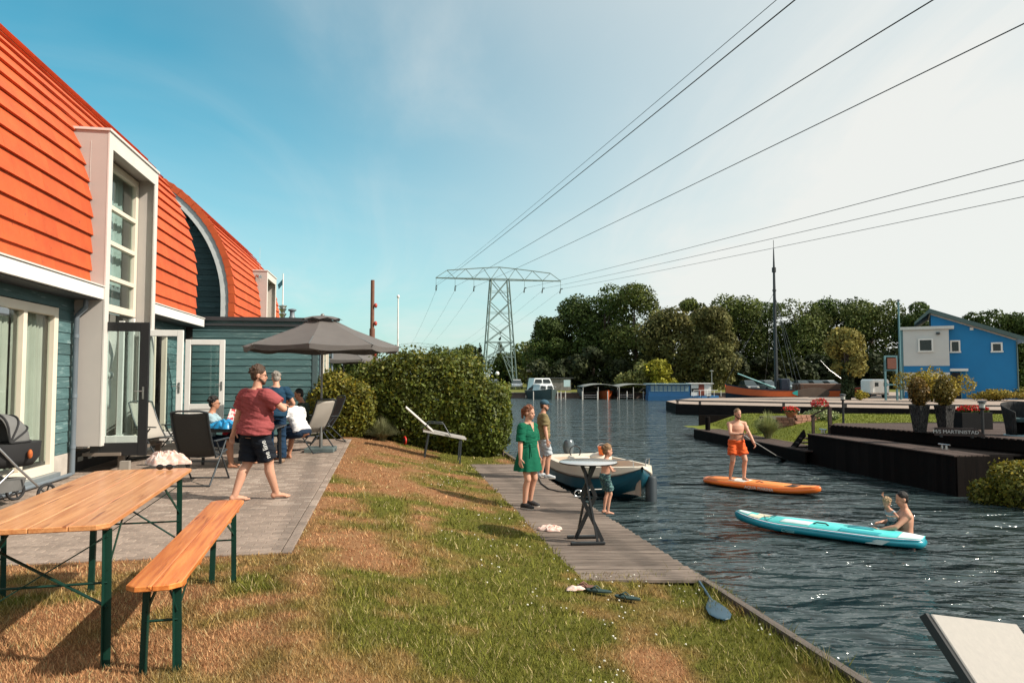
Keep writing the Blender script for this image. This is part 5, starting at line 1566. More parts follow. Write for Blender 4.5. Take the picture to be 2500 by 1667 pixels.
# ------------------------------------------------ pram at the left edge
p = G(30, 1242, ZP)
pr = thing('pram', 'grey and black pram beside the cream patio window', 'pram', (p.x - .26, p.y + .1, ZP), radians(-20))
pfab = mat('pram_grey_fabric', (.15, .148, .145), rough=.85); pblk = mat('pram_black_fabric', (.018, .018, .02), rough=.8); pal = mat('pram_alloy', (.5, .5, .5), rough=.35, metal=.9)
V = []; F = []; n = 14; m = 8
for i in range(m + 1):
    a = -.15 + (pi * .62) * i / m
    for j in range(n + 1):
        b = -pi / 2 + pi * j / n
        V.append((.26 * sin(b), -.05 + .36 * cos(a) * cos(b) ** .5 if cos(b) > 0 else -.05, .82 + .36 * sin(a) * (cos(b) ** .45 if cos(b) > 0 else 0)))
for i in range(m):
    for j in range(n): F.append((i * (n + 1) + j, i * (n + 1) + j + 1, (i + 1) * (n + 1) + j + 1, (i + 1) * (n + 1) + j))
o = MB().add(V, F).build('hood', pfab, pr, smooth=60); o.modifiers.new('t', 'SOLIDIFY').thickness = .012
for a in (0.0, .55, 1.1, 1.7):
    MB().tube([(.27 * sin(b), -.05 + .37 * cos(a) * max(0, cos(b)) ** .5, .82 + .37 * sin(a) * max(0, cos(b)) ** .45) for b in np.linspace(-pi / 2, pi / 2, 15)], .012, 6).build('hood_rib', pblk, pr, smooth=60)
mb = MB(); mb.loft([((0, .05, .50), (.20, 0, 0), (0, .36, 0)), ((0, .05, .60), (.26, 0, 0), (0, .44, 0)), ((0, .05, .80), (.27, 0, 0), (0, .46, 0))], 20); mb.build('carrycot', pblk, pr, smooth=60)
mb = MB(); mb.loft([((0, .0, .20), (.20, 0, 0), (0, .28, 0)), ((0, .0, .34), (.23, 0, 0), (0, .32, 0))], 16); mb.build('basket', pfab, pr, smooth=60)
for k in (-1, 1):
    MB().tube([(k * .26, .42, .14), (k * .27, .05, .50), (k * .27, -.42, 1.02), (k * .22, -.50, 1.04)], .016, 8).build('frame_tube', pal, pr, smooth=60)
    MB().tube([(k * .26, -.38, .14), (k * .27, .0, .48)], .015, 8).build('frame_tube', pal, pr, smooth=60)
    for (y, r) in ((.42, .13), (-.38, .15)):
        R = Euler((0, pi / 2, 0)).to_matrix()
        w_ = MB(); w_.tube([(k * .29, y + r * .86 * cos(a), r + r * .86 * sin(a)) for a in np.linspace(0, 2 * pi, 21)[:-1]], r * .15, 8, closed=True); wo_ = w_.build('wheel', pblk, pr, smooth=60)
        q = MB(); q.lathe([(.03, -.03), (.03, .03)], 10, (k * .29, y, r), R)
        for a in np.linspace(0, 2 * pi, 6)[:-1]: q.bar((k * .29, y, r), (k * .29, y + r * .8 * cos(a), r + r * .8 * sin(a)), .018, .012)
        q.build('rim', pblk, wo_)
MB().tube([(-.22, -.50, 1.04), (.22, -.50, 1.04)], .018, 8).build('handlebar', pblk, pr, smooth=60)
q = MB(); q.ell((.30, .18, .66), (.03, .03, .06)); q.build('toy', mat('orange_toy', (.55, .14, .02), (.30, .06, .02), scale=30, rough=.8), pr, smooth=60)

# ------------------------------------------------ sun lounger by the hedge
A_, B_ = D(1057, 1052, 17.6), D(1136, 1069, 17.72)
ax = Vector((B_.x - A_.x, B_.y - A_.y, 0)); ax.normalize()
sl = thing('sun_lounger', 'white mesh sun lounger with raised back in front of the hedge', 'sun lounger', (A_.x, A_.y, gzu(A_.x, A_.y)), atan2(ax.y, ax.x))
ga, gb = sl.location.z, gzu(B_.x, B_.y)
hz = A_.z - ga; fz = B_.z - ga; ln = (Vector((B_.x, B_.y)) - Vector((A_.x, A_.y))).length
bk = D(995, 993, 17.6); bd = Vector((-.68, 0, bk.z - ga - hz)); wf = mat('white_mesh_fabric', (.42, .395, .37), rough=.7, trans=.2)
for k in (-1, 1):
    MB().tube([(0, k * .30, hz), (0 + bd.x, k * .30, hz + bd.z)], .018, 8).build('back_tube', mat('pale_alu', (.55, .53, .5), rough=.4), sl, smooth=60)
    MB().bar((-.25, k * .30, hz + .03), (ln, k * .30, fz), .03, .045).build('rail', mat('pale_alu', (.55, .53, .5)), sl)
    MB().bar((ln - .12, k * .28, fz - .02), (ln - .16, k * .28, gb - ga), .035).build('leg', frame_m, sl)
    MB().bar((-.1, k * .28, hz), (-.22, k * .28, 0), .035).build('leg', frame_m, sl)
    MB().tube([(-.30, k * .34, hz + .10), (-.1, k * .34, hz + .22), (.25, k * .34, hz + .20), (.42, k * .34, fz + .08)], .013, 6).build('armrest', frame_m, sl, smooth=60)
o = MB().box((bd.x / 2, 0, hz + bd.z / 2), (bd.length, .58, .012), Euler((0, atan2(bd.z, -bd.x), 0)).to_matrix()).build('back_sling', wf, sl)
o = MB().bar((0, 0, hz + .012), (ln, 0, fz + .012), .58, .012).build('seat_sling', wf, sl)

# ------------------------------------------------ standing table on the dock
p = G(1437, 1322, DZ)
st = thing('standing_table', 'round white bar table on crossed black legs standing on the dock', 'table', (p.x, p.y, DZ), radians(4))
MB().lathe([(.36, 1.042), (.385, 1.046), (.385, 1.060), (.38, 1.063), (.05, 1.064)], 48).build('top', mat('white_table_laminate', (.46, .45, .44), (.40, .40, .40), scale=4, rough=.16, coat=.5), st, smooth=40)
MB().lathe([(.386, 1.042), (.389, 1.056), (.386, 1.057)], 48).build('edge_band', blkm, st, smooth=40)
bl_ = mat('black_table_leg', (.016, .018, .020), rough=.4)
for k in (-1, 1):
    MB().bar((-.17 * k, .20 * k * .35 - .02, .03), (.10 * k, .02 * k, .60), .05, .028, up=(0, 1, 0)).build('leg', bl_, st)
    MB().bar((.10 * k, .02 * k, .60), (.10 * k - .19 * k, .02 * k, 1.03), .05, .028, up=(0, 1, 0)).build('leg', bl_, st)
for (yy, w_) in ((-.17, .46), (.20, .44)):
    MB().box((-.04, yy, .022), (w_, .06, .04)).build('foot_bar', bl_, st, bevel=.012)
for (x0, y0, x1, y1) in ((.06, -.17, -.14, .03), (-.16, .20, .06, -.02), (-.02, .20, .12, 0), (-.08, -.17, .0, .0)):
    pass
MB().bar((.09, -.17, .03), (-.07, .0, 1.03), .045, .025, up=(1, 0, 0)).build('leg', bl_, st); MB().bar((-.12, .20, .03), (.05, .05, 1.03), .045, .025, up=(1, 0, 0)).build('leg', bl_, st)
bkt = thing('orange_bucket', 'small orange sand bucket on the bench of the moored boat', 'bucket', (0, 0, 0))
# ------------------------------------------------ cloth on the dock, sandals, paddle
p = G(1345, 1294, DZ)
crumple('pink_towel', 'crumpled pink towel lying on the dock planks', 'towel', (p.x, p.y, DZ), .17, .10, .075, pinkc, 9, fold=6.5, n=60)
ff_m = mat('dark_green_rubber', (.018, .045, .04), rough=.6)
def sandal(label, px, py, rz, m, ln=.27, strap=True):
    p = G(px, py, .5); p.z = gzu(p.x, p.y)
    r = thing('flip_flop', label, 'sandal', (p.x, p.y, p.z + .03), rz)
    pts = [(.045 * sin(a) * (1 + .18 * cos(a)), ln / 2 * cos(a)) for a in np.linspace(0, 2 * pi, 21)[:-1]]
    MB().prism(pts, 0, .02).build('sole', m, r, bevel=.004)
    if strap:
        MB().tube([(-.045, -.01, .015), (-.03, .03, .05), (0, .085, .02), (.03, .03, .05), (.045, -.01, .015)], .008, 6).build('strap', m, r, smooth=60)
    return r
sandal('dark flip-flop lying right of the other, sole down on the grass', 1532, 1476, radians(62), ff_m)
sandal('dark flip-flop next to the brown sandal on the grass', 1462, 1462, radians(70), ff_m)
sandal('brown leather sandal at the left of the dark flip-flops', 1432, 1454, radians(80), mat('brown_leather', (.16, .07, .045), rough=.6), .2)
p = G(1402, 1462, .5); crumple('small_pink_rag', 'small pale pink rag in the grass left of the sandals', 'cloth', (p.x, p.y, gzu(p.x, p.y) + .02), .09, .05, .04, pinkc, 12, n=16)
a, b = G(1694, 1412, .47), G(1766, 1528, .47)
a.z = gzu(a.x, a.y) + .05; b.z = gzu(b.x, b.y) + .045
pd = thing('paddle', 'dark blue paddle with T grip lying in the grass near the canal kerb', 'paddle', a, 0)
d_ = b - a; sh_e = d_ * .68; pm2 = mat('petrol_plastic', (.03, .075, .11), rough=.4)
MB().tube([(0, 0, 0), sh_e], .015, 8).build('shaft', pm2, pd, smooth=60)
sx = Vector((d_.y, -d_.x, 0)).normalized()
MB().tube([sx * -.05, sx * .05], .016, 8).build('grip', pm2, pd, smooth=60)
dn = d_.normalized(); q = MB(); secs = []
for (f, w_) in ((.62, .018), (.70, .06), (.80, .10), (.92, .105), (1.0, .06), (1.02, .01)):
    secs.append((d_ * f, sx * w_, Vector((0, 0, .010))))
q.loft(secs, 16).build('blade', pm2, pd, smooth=60)
# garden reel
p = G(988, 1086, .85); p.z = gzu(p.x, p.y)
rl_ = thing('red_reel', 'small red and black reel on the ground by the ornamental grass', 'reel', p, .5)
MB().tube([(0, .10 * cos(a), .12 + .10 * sin(a)) for a in np.linspace(0, 2 * pi, 17)[:-1]], .025, 8, closed=True).build('ring', mat('reel_red', (.6, .03, .02), rough=.4), rl_, smooth=60)
MB().lathe([(.075, -.04), (.075, .04)], 16, (0, 0, .12), Euler((0, pi / 2, 0)).to_matrix()).build('drum', blkm, rl_, smooth=50)
# mooring cleat and rope on the dock
p = G(1412, 1214, DZ)
cl_ = thing('mooring_cleat', 'steel mooring ring with a rope end at the dock edge', 'cleat', (p.x, p.y, DZ))
MB().tube([(.07 * cos(a), 0, .075 + .06 * sin(a)) for a in np.linspace(0, 2 * pi, 15)[:-1]], .012, 6, closed=True).build('ring', steel_m, cl_, smooth=60)
MB().box((0, 0, .01), (.16, .06, .018)).build('plate', steel_m, cl_)
MB().tube([(0, 0, .08), (.25, .15, .12), (.5, .32, .10)], .008, 6).build('line', mat('pale_rope', (.55, .52, .48), rough=.9), cl_, smooth=60)
rp = thing('mooring_rope', 'dark rope lying in a curve across the dock planks', 'rope', (0, 0, 0))
pts = [G(x, y, DZ + .012) for x, y in ((1322, 1160), (1316, 1168), (1322, 1180), (1340, 1193), (1365, 1199), (1392, 1200))]
MB().tube(pts, .014, 6).build('rope', mat('dark_rope', (.06, .055, .05), rough=.9), rp, smooth=60)
# ================================================================== FOLIAGE
def leaf_cloud(P, Nrm, size, cols, rs, jitter=.8, aspect=1.7, fold=0.0):
    """leaf quads at points P, loosely facing Nrm"""
    n = len(P)
    N_ = Nrm + rs.normal(0, jitter, (n, 3)); N_ /= np.linalg.norm(N_, axis=1)[:, None] + 1e-9
    A = rs.normal(0, 1, (n, 3)); X = np.cross(N_, A); X /= np.linalg.norm(X, axis=1)[:, None] + 1e-9
    Y = np.cross(N_, X); s = (size * (.6 + .8 * rs.random(n)))[:, None] if np.ndim(size) else (size * (.6 + .8 * rs.random(n)))[:, None]
    q = [P - Y * s * aspect * .5, P + X * s * .5 + N_ * s * .12, P + Y * s * aspect * .5, P - X * s * .5 + N_ * s * .12]
    V = np.stack(q, 1).reshape(-1, 3)
    return V, np.arange(4 * n).reshape(n, 4), np.repeat(cols, 4, 0)
leaf_m = mat('leaf', (1, 1, 1), attr=True, rough=.55, spec=.3, trans=.25)
leaf_f = mat('far_leaf', (1, 1, 1), attr=True, rough=.7, spec=.2, trans=.15)
bark_m = mat('bark', (.10, .075, .055), (.06, .045, .035), scale=4, rough=.95, bump=.6, stretch=(3, 3, .6))
def crown_points(n, clumps, rs):
    """points through a set of ellipsoid clumps (c, r), more towards the shells"""
    w = np.array([r[0] * r[1] + r[1] * r[2] for _, r in clumps]); k = rs.choice(len(clumps), n, p=w / w.sum())
    d = rs.normal(0, 1, (n, 3)); d /= np.linalg.norm(d, axis=1)[:, None]
    rad = rs.random(n) ** .33 * .5 + .5; rad *= 1 + rs.normal(0, .07, n)
    C = np.array([c for c, _ in clumps])[k]; R = np.array([r for _, r in clumps])[k]
    return C + d * R * rad[:, None], d, k
def leafcols(n, k, nk, base, rs, var=.28, warm=.0):
    b = np.array(base); t = .75 + .5 * rs.random(nk)
    c = b[None] * t[k][:, None] * (1 - var + 2 * var * rs.random(n))[:, None]
    if warm:
        m = rs.random(n) < warm; c[m] = c[m] * np.array((1.5, 1.3, .9))
    return c
def tree(name, label, x, y, z0, h, r, base, n=6500, size=.42, seed=1, trunk=.16, low=.12, shape='round', group=None, warm=.06, lit=None, cl=18):
    rs = np.random.default_rng(seed); root = thing(name, label, 'tree', (x, y, z0), 0, group)
    clumps = []
    for i in range(cl):
        q = rs.random(); zz = low + (1 - low) * (q ** .8)
        if shape == 'round': env = sqrt(max(.05, 1 - ((zz - .52) / .56) ** 2))
        elif shape == 'cone': env = max(.08, 1.05 - zz)
        elif shape == 'column': env = .95 if zz < .75 else max(.2, (1.05 - zz) / .3)
        else: env = sqrt(max(.05, 1 - ((zz - .6) / .5) ** 2))
        a = rs.random() * 2 * pi; rr = r * env * (.35 + .5 * rs.random())
        s = r * (.30 + .22 * rs.random()) * (1 if shape != 'cone' else env * .9)
        clumps.append(((cos(a) * rr, sin(a) * rr, zz * h - s * .45), (s, s, s * (.72 + .2 * rs.random()))))
    P, d, k = crown_points(n, clumps, rs)
    keep = P[:, 2] > low * h * .5; P, d, k = P[keep], d[keep], k[keep]
    V, F, C = leaf_cloud(P, d, size, leafcols(len(P), k, cl, base, rs, warm=warm), rs)
    link('crown', mesh_np('crown', V, F, leaf_f, C), root)
    tr = MB(); tw = h * .02 + .08 if trunk else .1
    tr.tube([(0, 0, -.2), (.05 * r, 0, h * .25), (-.03 * r, .04 * r, h * .5), (0, 0, h * .78)], [tw * 1.3, tw, tw * .7, tw * .25], 8)
    for i in range(7):
        c = clumps[i][0]; zb = h * (.2 + .4 * rs.random())
        tr.tube([(0, 0, min(zb, c[2] * .7)), (c[0] * .5, c[1] * .5, (zb + c[2]) / 2), c], [tw * .5, tw * .35, tw * .12], 6)
    tr.build('trunk', bark_m, root, smooth=60)
    return root
# ------------------------------------------------ beech hedge
def hedge(name, label, cat, blocks, n, size, base, seed, warm=.12, stem=True, z0=.6, top=None):
    """clipped mass: leaves fill the shells of rounded boxes"""
    rs = np.random.default_rng(seed); c0 = blocks[0][0]
    root = thing(name, label, cat, (c0[0], c0[1], z0))
    w = np.array([r[0] * r[2] + r[1] * r[0] + r[1] * r[2] for _, r in blocks]); k = rs.choice(len(blocks), n, p=w / w.sum())
    C = np.array([c for c, _ in blocks])[k] - np.array((c0[0], c0[1], z0)); R = np.array([r for _, r in blocks])[k]
    d = rs.normal(0, 1, (n, 3)); d /= np.linalg.norm(d, axis=1)[:, None]
    q = (np.abs(d) ** 3.4).sum(1) ** (-1 / 3.4)                       # rounded box
    S = d * q[:, None]
    lump = fbm(C[:, 0] + S[:, 0] * R[:, 0] * 1.3 + S[:, 1] * 2, C[:, 2] + S[:, 2] * R[:, 2] * 1.3 + S[:, 1], 2.0, 3)
    dep = rs.random(n) ** 2.2 * .30
    rad = 1 - dep + (lump - .5) * .22 + rs.normal(0, .02, n)
    spr = (S[:, 2] > .55) & (rs.random(n) < .16); rad[spr] += rs.random(spr.sum()) * .20   # stray shoots on top
    P = C + S * R * rad[:, None]
    nr = S / R; nr /= np.linalg.norm(nr, axis=1)[:, None]
    keep = P[:, 2] > -.3; P, nr, lump, S = P[keep], nr[keep], lump[keep], S[keep]; n = len(P)
    b = np.array(base); col = b[None] * (.55 + .9 * lump)[:, None] * (.65 + .7 * rs.random(n))[:, None]  # leaves in hollows darker: shade of the gaps put into their colour
    y = rs.random(n) < warm * (.4 + 1.6 * np.clip(S[:, 2], 0, 1)); col[y] = col[y] * np.array((1.75, 1.35, .8))  # brighter yellow leaves towards the top: sun highlights painted into the colour
    V, F, Cc = leaf_cloud(P, nr, size, col, rs, .75, 1.5)
    link('foliage', mesh_np('foliage', V, F, leaf_m, Cc), root)
    if stem:
        tr = MB()
        for (c, r) in blocks:
            m = max(2, int(r[0] * 2.6))
            for i in range(m):
                x = c[0] - c0[0] + (i / (m - 1) * 2 - 1) * r[0] * .8; y_ = c[1] - c0[1] + rs.normal(0, .08); tp = c[2] - z0 + r[2] * .55
                tr.tube([(x, y_, -.35), (x + rs.normal(0, .05), y_, tp * .5), (x + rs.normal(0, .12), y_ + rs.normal(0, .1), tp)], [.035, .024, .008], 6)
        tr.build('stems', bark_m, root, smooth=60)
    return root
hedge('beech_hedge', 'tall wide beech hedge with sun highlights coloured into its top behind the sun lounger', 'hedge',
      [((-2.45, 20.3, 1.95), (1.75, .85, 1.42)), ((-1.05, 20.0, 1.55), (.98, .75, 1.05)), ((-4.0, 20.5, 1.9), (.75, .7, 1.15))], 62000, .064, (.088, .112, .016), 5, warm=.16)
hedge('beech_hedge', 'lower olive beech hedge beside the annexe wall and the parasol foot', 'hedge',
      [((-4.75, 19.55, 1.75), (.95, .5, .85)), ((-5.05, 19.9, 2.2), (.5, .4, .65))], 20000, .058, (.135, .138, .02), 6, warm=.2)
# ------------------------------------------------ tufts of ornamental grass
def tuft(name, label, loc, r, h, n, c1, c2, seed, w=.006, droop=1.0):
    rs = np.random.default_rng(seed); root = thing(name, label, 'grass tuft', loc)
    V = []; F = []; C = []
    for i in range(n):
        a = rs.random() * 2 * pi; q = rs.random() ** .6; b0 = np.array((cos(a), sin(a), 0)) * r * .18 * rs.random()
        out = np.array((cos(a), sin(a), 0)); hh = h * (.65 + .45 * rs.random()) * (1 - .25 * q * droop); s = np.array((-sin(a), cos(a), 0)) * w
        pts = [b0 + out * r * q * (f ** 1.7) + np.array((0, 0, hh * (f - .38 * droop * q * f ** 3))) for f in (0, .35, .7, 1)]
        k = len(V)
        for j, p_ in enumerate(pts):
            ww = s * (1, .9, .6, .1)[j]; V += [p_ - ww, p_ + ww]
        F += [(k + 2 * j, k + 2 * j + 1, k + 2 * j + 3, k + 2 * j + 2) for j in range(3)]
        t = rs.random(); C += [np.array(c1) * (1 - t) + np.array(c2) * t] * 8
    link('blades', mesh_np('blades', np.array(V), np.array(F), gm, np.array(C)), root)
    return root
p = G(932, 1076, .98); tuft('ornamental_grass', 'rounded grey-green ornamental grass tuft at the patio end', (p.x, p.y, gzu(p.x, p.y) - .02), .52, .72, 1900, (.16, .18, .08), (.30, .29, .16), 3, .006, 1.3)
tuft('pampas_grass', 'tall pale pampas grass tuft on the garden jetty', (9.62, 26.3, .40), .62, 1.10, 1300, (.42, .42, .20), (.20, .24, .08), 8, .010)
# ================================================================== BOARDS AND BOAT ON THE CANAL
def paddle_board(name, label, a, b, wid, hull_m, deck_m_, stripe_m, seed, nose_lift=.09, pad=(.05, .95)):
    """a = nose, b = tail, both world points at the water"""
    d = Vector((b.x - a.x, b.y - a.y, 0)); ln = d.length; rz = atan2(d.y, d.x)
    root = thing(name, label, 'paddle board', ((a.x + b.x) / 2, (a.y + b.y) / 2, .0), rz)
    hw = wid / 2; th = .080
    def outline(s):                                     # s 0 nose .. 1 tail
        return hw * (min(1, (s / .30)) ** .58 if s < .30 else 1.0) * (1 - .0 * s) * (1 if s < .72 else max(.22, 1 - ((s - .72) / .28) ** 2.1 * .62)) + .012
    def zc(s): return .085 + nose_lift * max(0, (.28 - s) / .28) ** 2
    st = [0, .008, .025, .05, .09, .14, .2, .28, .36, .45, .54, .63, .72, .79, .86, .92, .96, .985, 1.0]
    secs = []; n = 20; V = []; F = []
    for s in st:
        w = outline(s) * (.35 if s == 0 else (.6 if s in (.008, 1.0) else 1)); t = th * (.35 if s in (0, 1.0) else (.7 if s == .008 else 1))
        for k in range(n):
            a_ = 2 * pi * k / n; cx_, sx_ = cos(a_), sin(a_)
            e = .62; yy = w * abs(cx_) ** e * (1 if cx_ >= 0 else -1); zz_ = t * abs(sx_) ** .75 * (1 if sx_ >= 0 else -1)
            V.append(((s - .5) * ln, yy, zc(s) + zz_))
    m = len(st)
    for i in range(m - 1):
        for k in range(n): F.append((i * n + k, i * n + (k + 1) % n, (i + 1) * n + (k + 1) % n, (i + 1) * n + k))
    F += [tuple(range(n - 1, -1, -1)), tuple((m - 1) * n + k for k in range(n))]
    MB().add(V, F).build('hull', hull_m, root, smooth=70)
    def strip(nm, s0, s1, f0, f1, mm, dz, k=24):
        V = []; F = []
        for i in range(k + 1):
            s = s0 + (s1 - s0) * i / k; w = outline(s)
            for f in (f0, f1): V.append(((s - .5) * ln, w * f, zc(s) + th * (1 - .10 * abs(f) ** 6) + dz))
        for i in range(k): F.append((2 * i, 2 * i + 1, 2 * i + 3, 2 * i + 2))
        o = MB().add(V, F).build(nm, mm, root, smooth=60); sm = o.modifiers.new('t', 'SOLIDIFY'); sm.thickness = .003; return o
    strip('deck_pad', pad[0], pad[1], -.80, .80, deck_m_, .004)
    for k in (-1, 1): strip('pinstripe', .02, .985, k * .86, k * .95, stripe_m, .002)
    return root, ln, outline, zc, strip
ora = mat('orange_board_skin', (.78, .17, .015), (.70, .14, .012), scale=3, rough=.32, coat=.3)
orl = mat('orange_deck_pad', (.80, .24, .05), (.74, .20, .04), scale=8, rough=.6)
whp = mat('white_board_print', (.8, .78, .72), rough=.5)
na, nb = G(1722, 1172, .06), G(2005, 1206, .06)
sup1, ln1, ol1, zc1, strip1 = paddle_board('paddle_board', 'orange inflatable paddle board under the paddling man', nb, na, .80, ora, orl, mat('pale_orange_stripe', (.82, .34, .10), rough=.5), 1)
strip1('grip_patch', .60, .74, -.6, .6, whp, .007); strip1('grip_patch', .18, .26, -.5, .5, mat('dark_board_print', (.02, .02, .02), rough=.6), .007)
MB().tube([((q - .5) * ln1, y, .178) for q, y in ((.14, -.2), (.26, .2), (.14, .2), (.26, -.2), (.14, -.2))], .006, 5).build('bungee', blkm, sup1)
MB().tube([((.5 - .5) * ln1 - .1, 0, .168), (0, 0, .195), (.1, 0, .168)], .012, 6).build('handle', blkm, sup1, smooth=60)
def side_text(root, body, size, mm, s, ln, ol, zc, side, dz=-.005, shear=0.0, flip=False):
    o = link('lettering', text_mesh('lettering', body, size, mm, .002, shear), root)
    y = side * (ol(s) + .003); ang = 0 if side < 0 else pi
    o.location = ((s - .5) * ln, y, zc(s) + dz); o.rotation_euler = (pi / 2, 0, ang)
    return o
# which side faces the camera
def cam_side(root):
    f = root.matrix_basis.to_3x3() @ Vector((0, 1, 0)); v = Vector((0, 0, 0)) - root.location
    return 1 if f.dot(v) > 0 else -1
side_text(sup1, 'AQUA MARINA', .105, whp, .44, ln1, ol1, zc1, cam_side(sup1), .0)
tea = mat('teal_board_rail', (.005, .26, .33), (.005, .22, .29), scale=3, rough=.3, coat=.3)
tel = mat('aqua_deck_pad', (.06, .52, .52), (.10, .58, .56), scale=2.2, rough=.6, lo=.4, hi=.6)
lil = mat('pale_lilac_stripe', (.66, .66, .78), rough=.5); sand_ = mat('sand_print', (.74, .66, .48), rough=.6); whd = mat('foam_white_print', (.66, .80, .78), rough=.6); dteal = mat('deep_teal_print', (.01, .30, .36), rough=.6)
ta, tb = G(1794, 1268, .06), G(2262, 1330, .06)
sup2, ln2, ol2, zc2, strip2 = paddle_board('paddle_board', 'teal inflatable paddle board floating in front of the man in the water', ta, tb, .82, tea, tel, lil, 2, pad=(.02, .99))
strip2('print_patch', .10, .17, -.75, .1, sand_, .008); strip2('print_patch', .13, .20, .1, .72, sand_, .008); strip2('print_patch', .03, .09, -.5, .5, whd, .008)
strip2('print_patch', .28, .44, -.45, .35, whd, .008); strip2('print_patch', .60, .80, -.72, -.15, dteal, .008); strip2('print_patch', .62, .75, .2, .6, dteal, .008); strip2('tail_pad', .88, .985, -.72, .72, whd, .008)
MB().tube([((q - .5) * ln2, y, .185) for q, y in ((.09, .0), (.14, .28), (.22, -.28), (.22, .28), (.14, -.28), (.09, 0))], .006, 5).build('bungee', blkm, sup2)
MB().tube([(-.16, 0, .168), (-.1, 0, .20), (.05, 0, .20), (.1, 0, .168)], .013, 6).build('handle', blkm, sup2, smooth=60)
sd_ = cam_side(sup2)
side_text(sup2, 'Cruise', .085, mat('pale_teal_print', (.25, .60, .62), rough=.5), .35, ln2, ol2, zc2, sd_, -.008, .35)
V_ = MB()
for (s0) in (.80,):
    y = sd_ * (ol2(.8) + .004)
    V_.add([((.74 - .5) * ln2, y, .05), ((.82 - .5) * ln2, y, .05), ((.86 - .5) * ln2, y, .13), ((.80 - .5) * ln2, y, .13)], [(0, 1, 2, 3)])
V_.build('side_flash', whd, sup2)
# paddle of the standing man
hL, hR = m4.root.matrix_basis @ m4.hand[-1], m4.root.matrix_basis @ m4.hand[1]
d_ = (hL - hR).normalized(); hR2, hL2 = hR + Vector((0, -.05, 0)), hL + Vector((0, -.05, 0))
bl0 = G(1912, 1120, .05)
top_, bot_ = hR2, Vector((bl0.x, bl0.y, .02))
pd2 = thing('paddle', 'long paddle with black blade in the hands of the paddling man', 'paddle', top_, 0)
dv = bot_ - top_
MB().tube([dv.normalized() * -.06, dv * .82], .013, 8).build('shaft', mat('paddle_alu', (.62, .6, .58), rough=.35, metal=.6), pd2, smooth=60)
sx = Vector((dv.y, -dv.x, 0)).normalized(); q = MB()
q.loft([(dv * f, sx * w_, Vector((0, .01, .012))) for f, w_ in ((.78, .018), (.84, .07), (.92, .10), (1.0, .09), (1.04, .02))], 14).build('blade', blkm, pd2, smooth=60)
q = MB(); q.tube([sx * -.05 + dv.normalized() * -.06, sx * .05 + dv.normalized() * -.06], .015, 6).build('grip', blkm, pd2, smooth=60)

# ------------------------------------------------ motor dinghy at the dock
bowp, strn = Vector((2.82, 15.2, 0)), Vector((1.62, 19.35, 0))
ax = (bowp - strn); BL = ax.length; rz = atan2(ax.y, ax.x)
bt = thing('motor_dinghy', 'cream and petrol blue motor dinghy moored nose-out beside the dock', 'boat', (strn.x, strn.y, 0), rz)
st = [(0, .80, .60, -.12), (.15, .88, .60, -.14), (.35, .95, .60, -.15), (.55, .94, .62, -.15), (.72, .80, .66, -.13), (.84, .58, .71, .0), (.93, .34, .75, .24), (.98, .14, .77, .50), (1.0, .02, .78, .66)]
hull_c = mat('petrol_blue_hull', (.010, .075, .115), (.012, .10, .14), scale=1.5, rough=.3, coat=.3); cream_g = mat('cream_gelcoat', (.72, .64, .52), (.66, .58, .47), scale=2, rough=.4)
cream_i = mat('cream_boat_interior', (.62, .50, .40), (.55, .44, .35), scale=2, rough=.6)
def strake(f0, f1, out0, out1, nm, m):
    V = []; F = []
    for (s, w, zs, zk) in st:
        def pt(f, o):
            z = zk + (zs - zk) * f; ww = w * (min(1, f / .30) ** .55 if f < .30 else 1) * (1 - .06 * (1 - f)) + o; return ww, z
        (w0, z0), (w1, z1) = pt(f0, out0), pt(f1, out1)
        V += [(s * BL, -w1, z1), (s * BL, -w0, z0), (s * BL, w0, z0), (s * BL, w1, z1)]
    for i in range(len(st) - 1):
        for k in (0, 2): F.append((4 * i + k, 4 * i + k + 1, 4 * i + 4 + k + 1, 4 * i + 4 + k))
    return V, F
mb = MB()
fr = [0, .06, .14, .24, .36, .5, .68]
for a_, b_ in zip(fr[:-1], fr[1:]): mb.add(*strake(a_, b_, 0, 0, '', None))
mb.add([(0, -.80 * 1, .60), (0, .80, .60), (0, .78, .1), (0, .5, -.12), (0, -.5, -.12), (0, -.78, .1)], [(0, 1, 2, 3, 4, 5)])
ho = mb.build('hull', hull_c, bt, smooth=40)
mb = MB(); mb.add(*strake(.68, .74, .012, .03, '', None)); mb.add(*strake(.74, 1.0, .03, .0, '', None)); mb.build('top_strake', cream_g, bt, smooth=40)
mb = MB(); mb.add(*strake(.66, .70, .025, .035, '', None)); mb.build('rub_rail', mat('grey_rubber', (.12, .115, .11), rough=.7), bt, smooth=40)
# gunwale top, inner wall and sole
V = []; F = []
for (s, w, zs, zk) in st:
    i_ = max(.01, w - .13 - (.10 if s > .9 else 0)); V += [(s * BL, -w, zs), (s * BL, -i_, zs + .015), (s * BL, i_, zs + .015), (s * BL, w, zs)]
for i in range(len(st) - 1):
    for k in (0, 2): F.append((4 * i + k, 4 * i + k + 1, 4 * i + 4 + k + 1, 4 * i + 4 + k))
F.append((1, 2, 6, 5)); 
F += [(4 * i + 1, 4 * i + 2, 4 * i + 6, 4 * i + 5) for i in (6, 7)]
MB().add(V, F).build('gunwale', cream_g, bt, smooth=30)
V = []; F = []
for (s, w, zs, zk) in st[1:8]:
    i_ = max(.01, w - .13 - (.10 if s > .9 else 0)); j_ = max(.01, i_ - .10); V += [(s * BL, -i_, zs + .015), (s * BL, -j_, .14), (s * BL, j_, .14), (s * BL, i_, zs + .015)]
for i in range(6):
    for k in (0, 1, 2): F.append((4 * i + k, 4 * i + k + 1, 4 * i + 4 + k + 1, 4 * i + 4 + k))
F.append((0, 1, 2, 3))
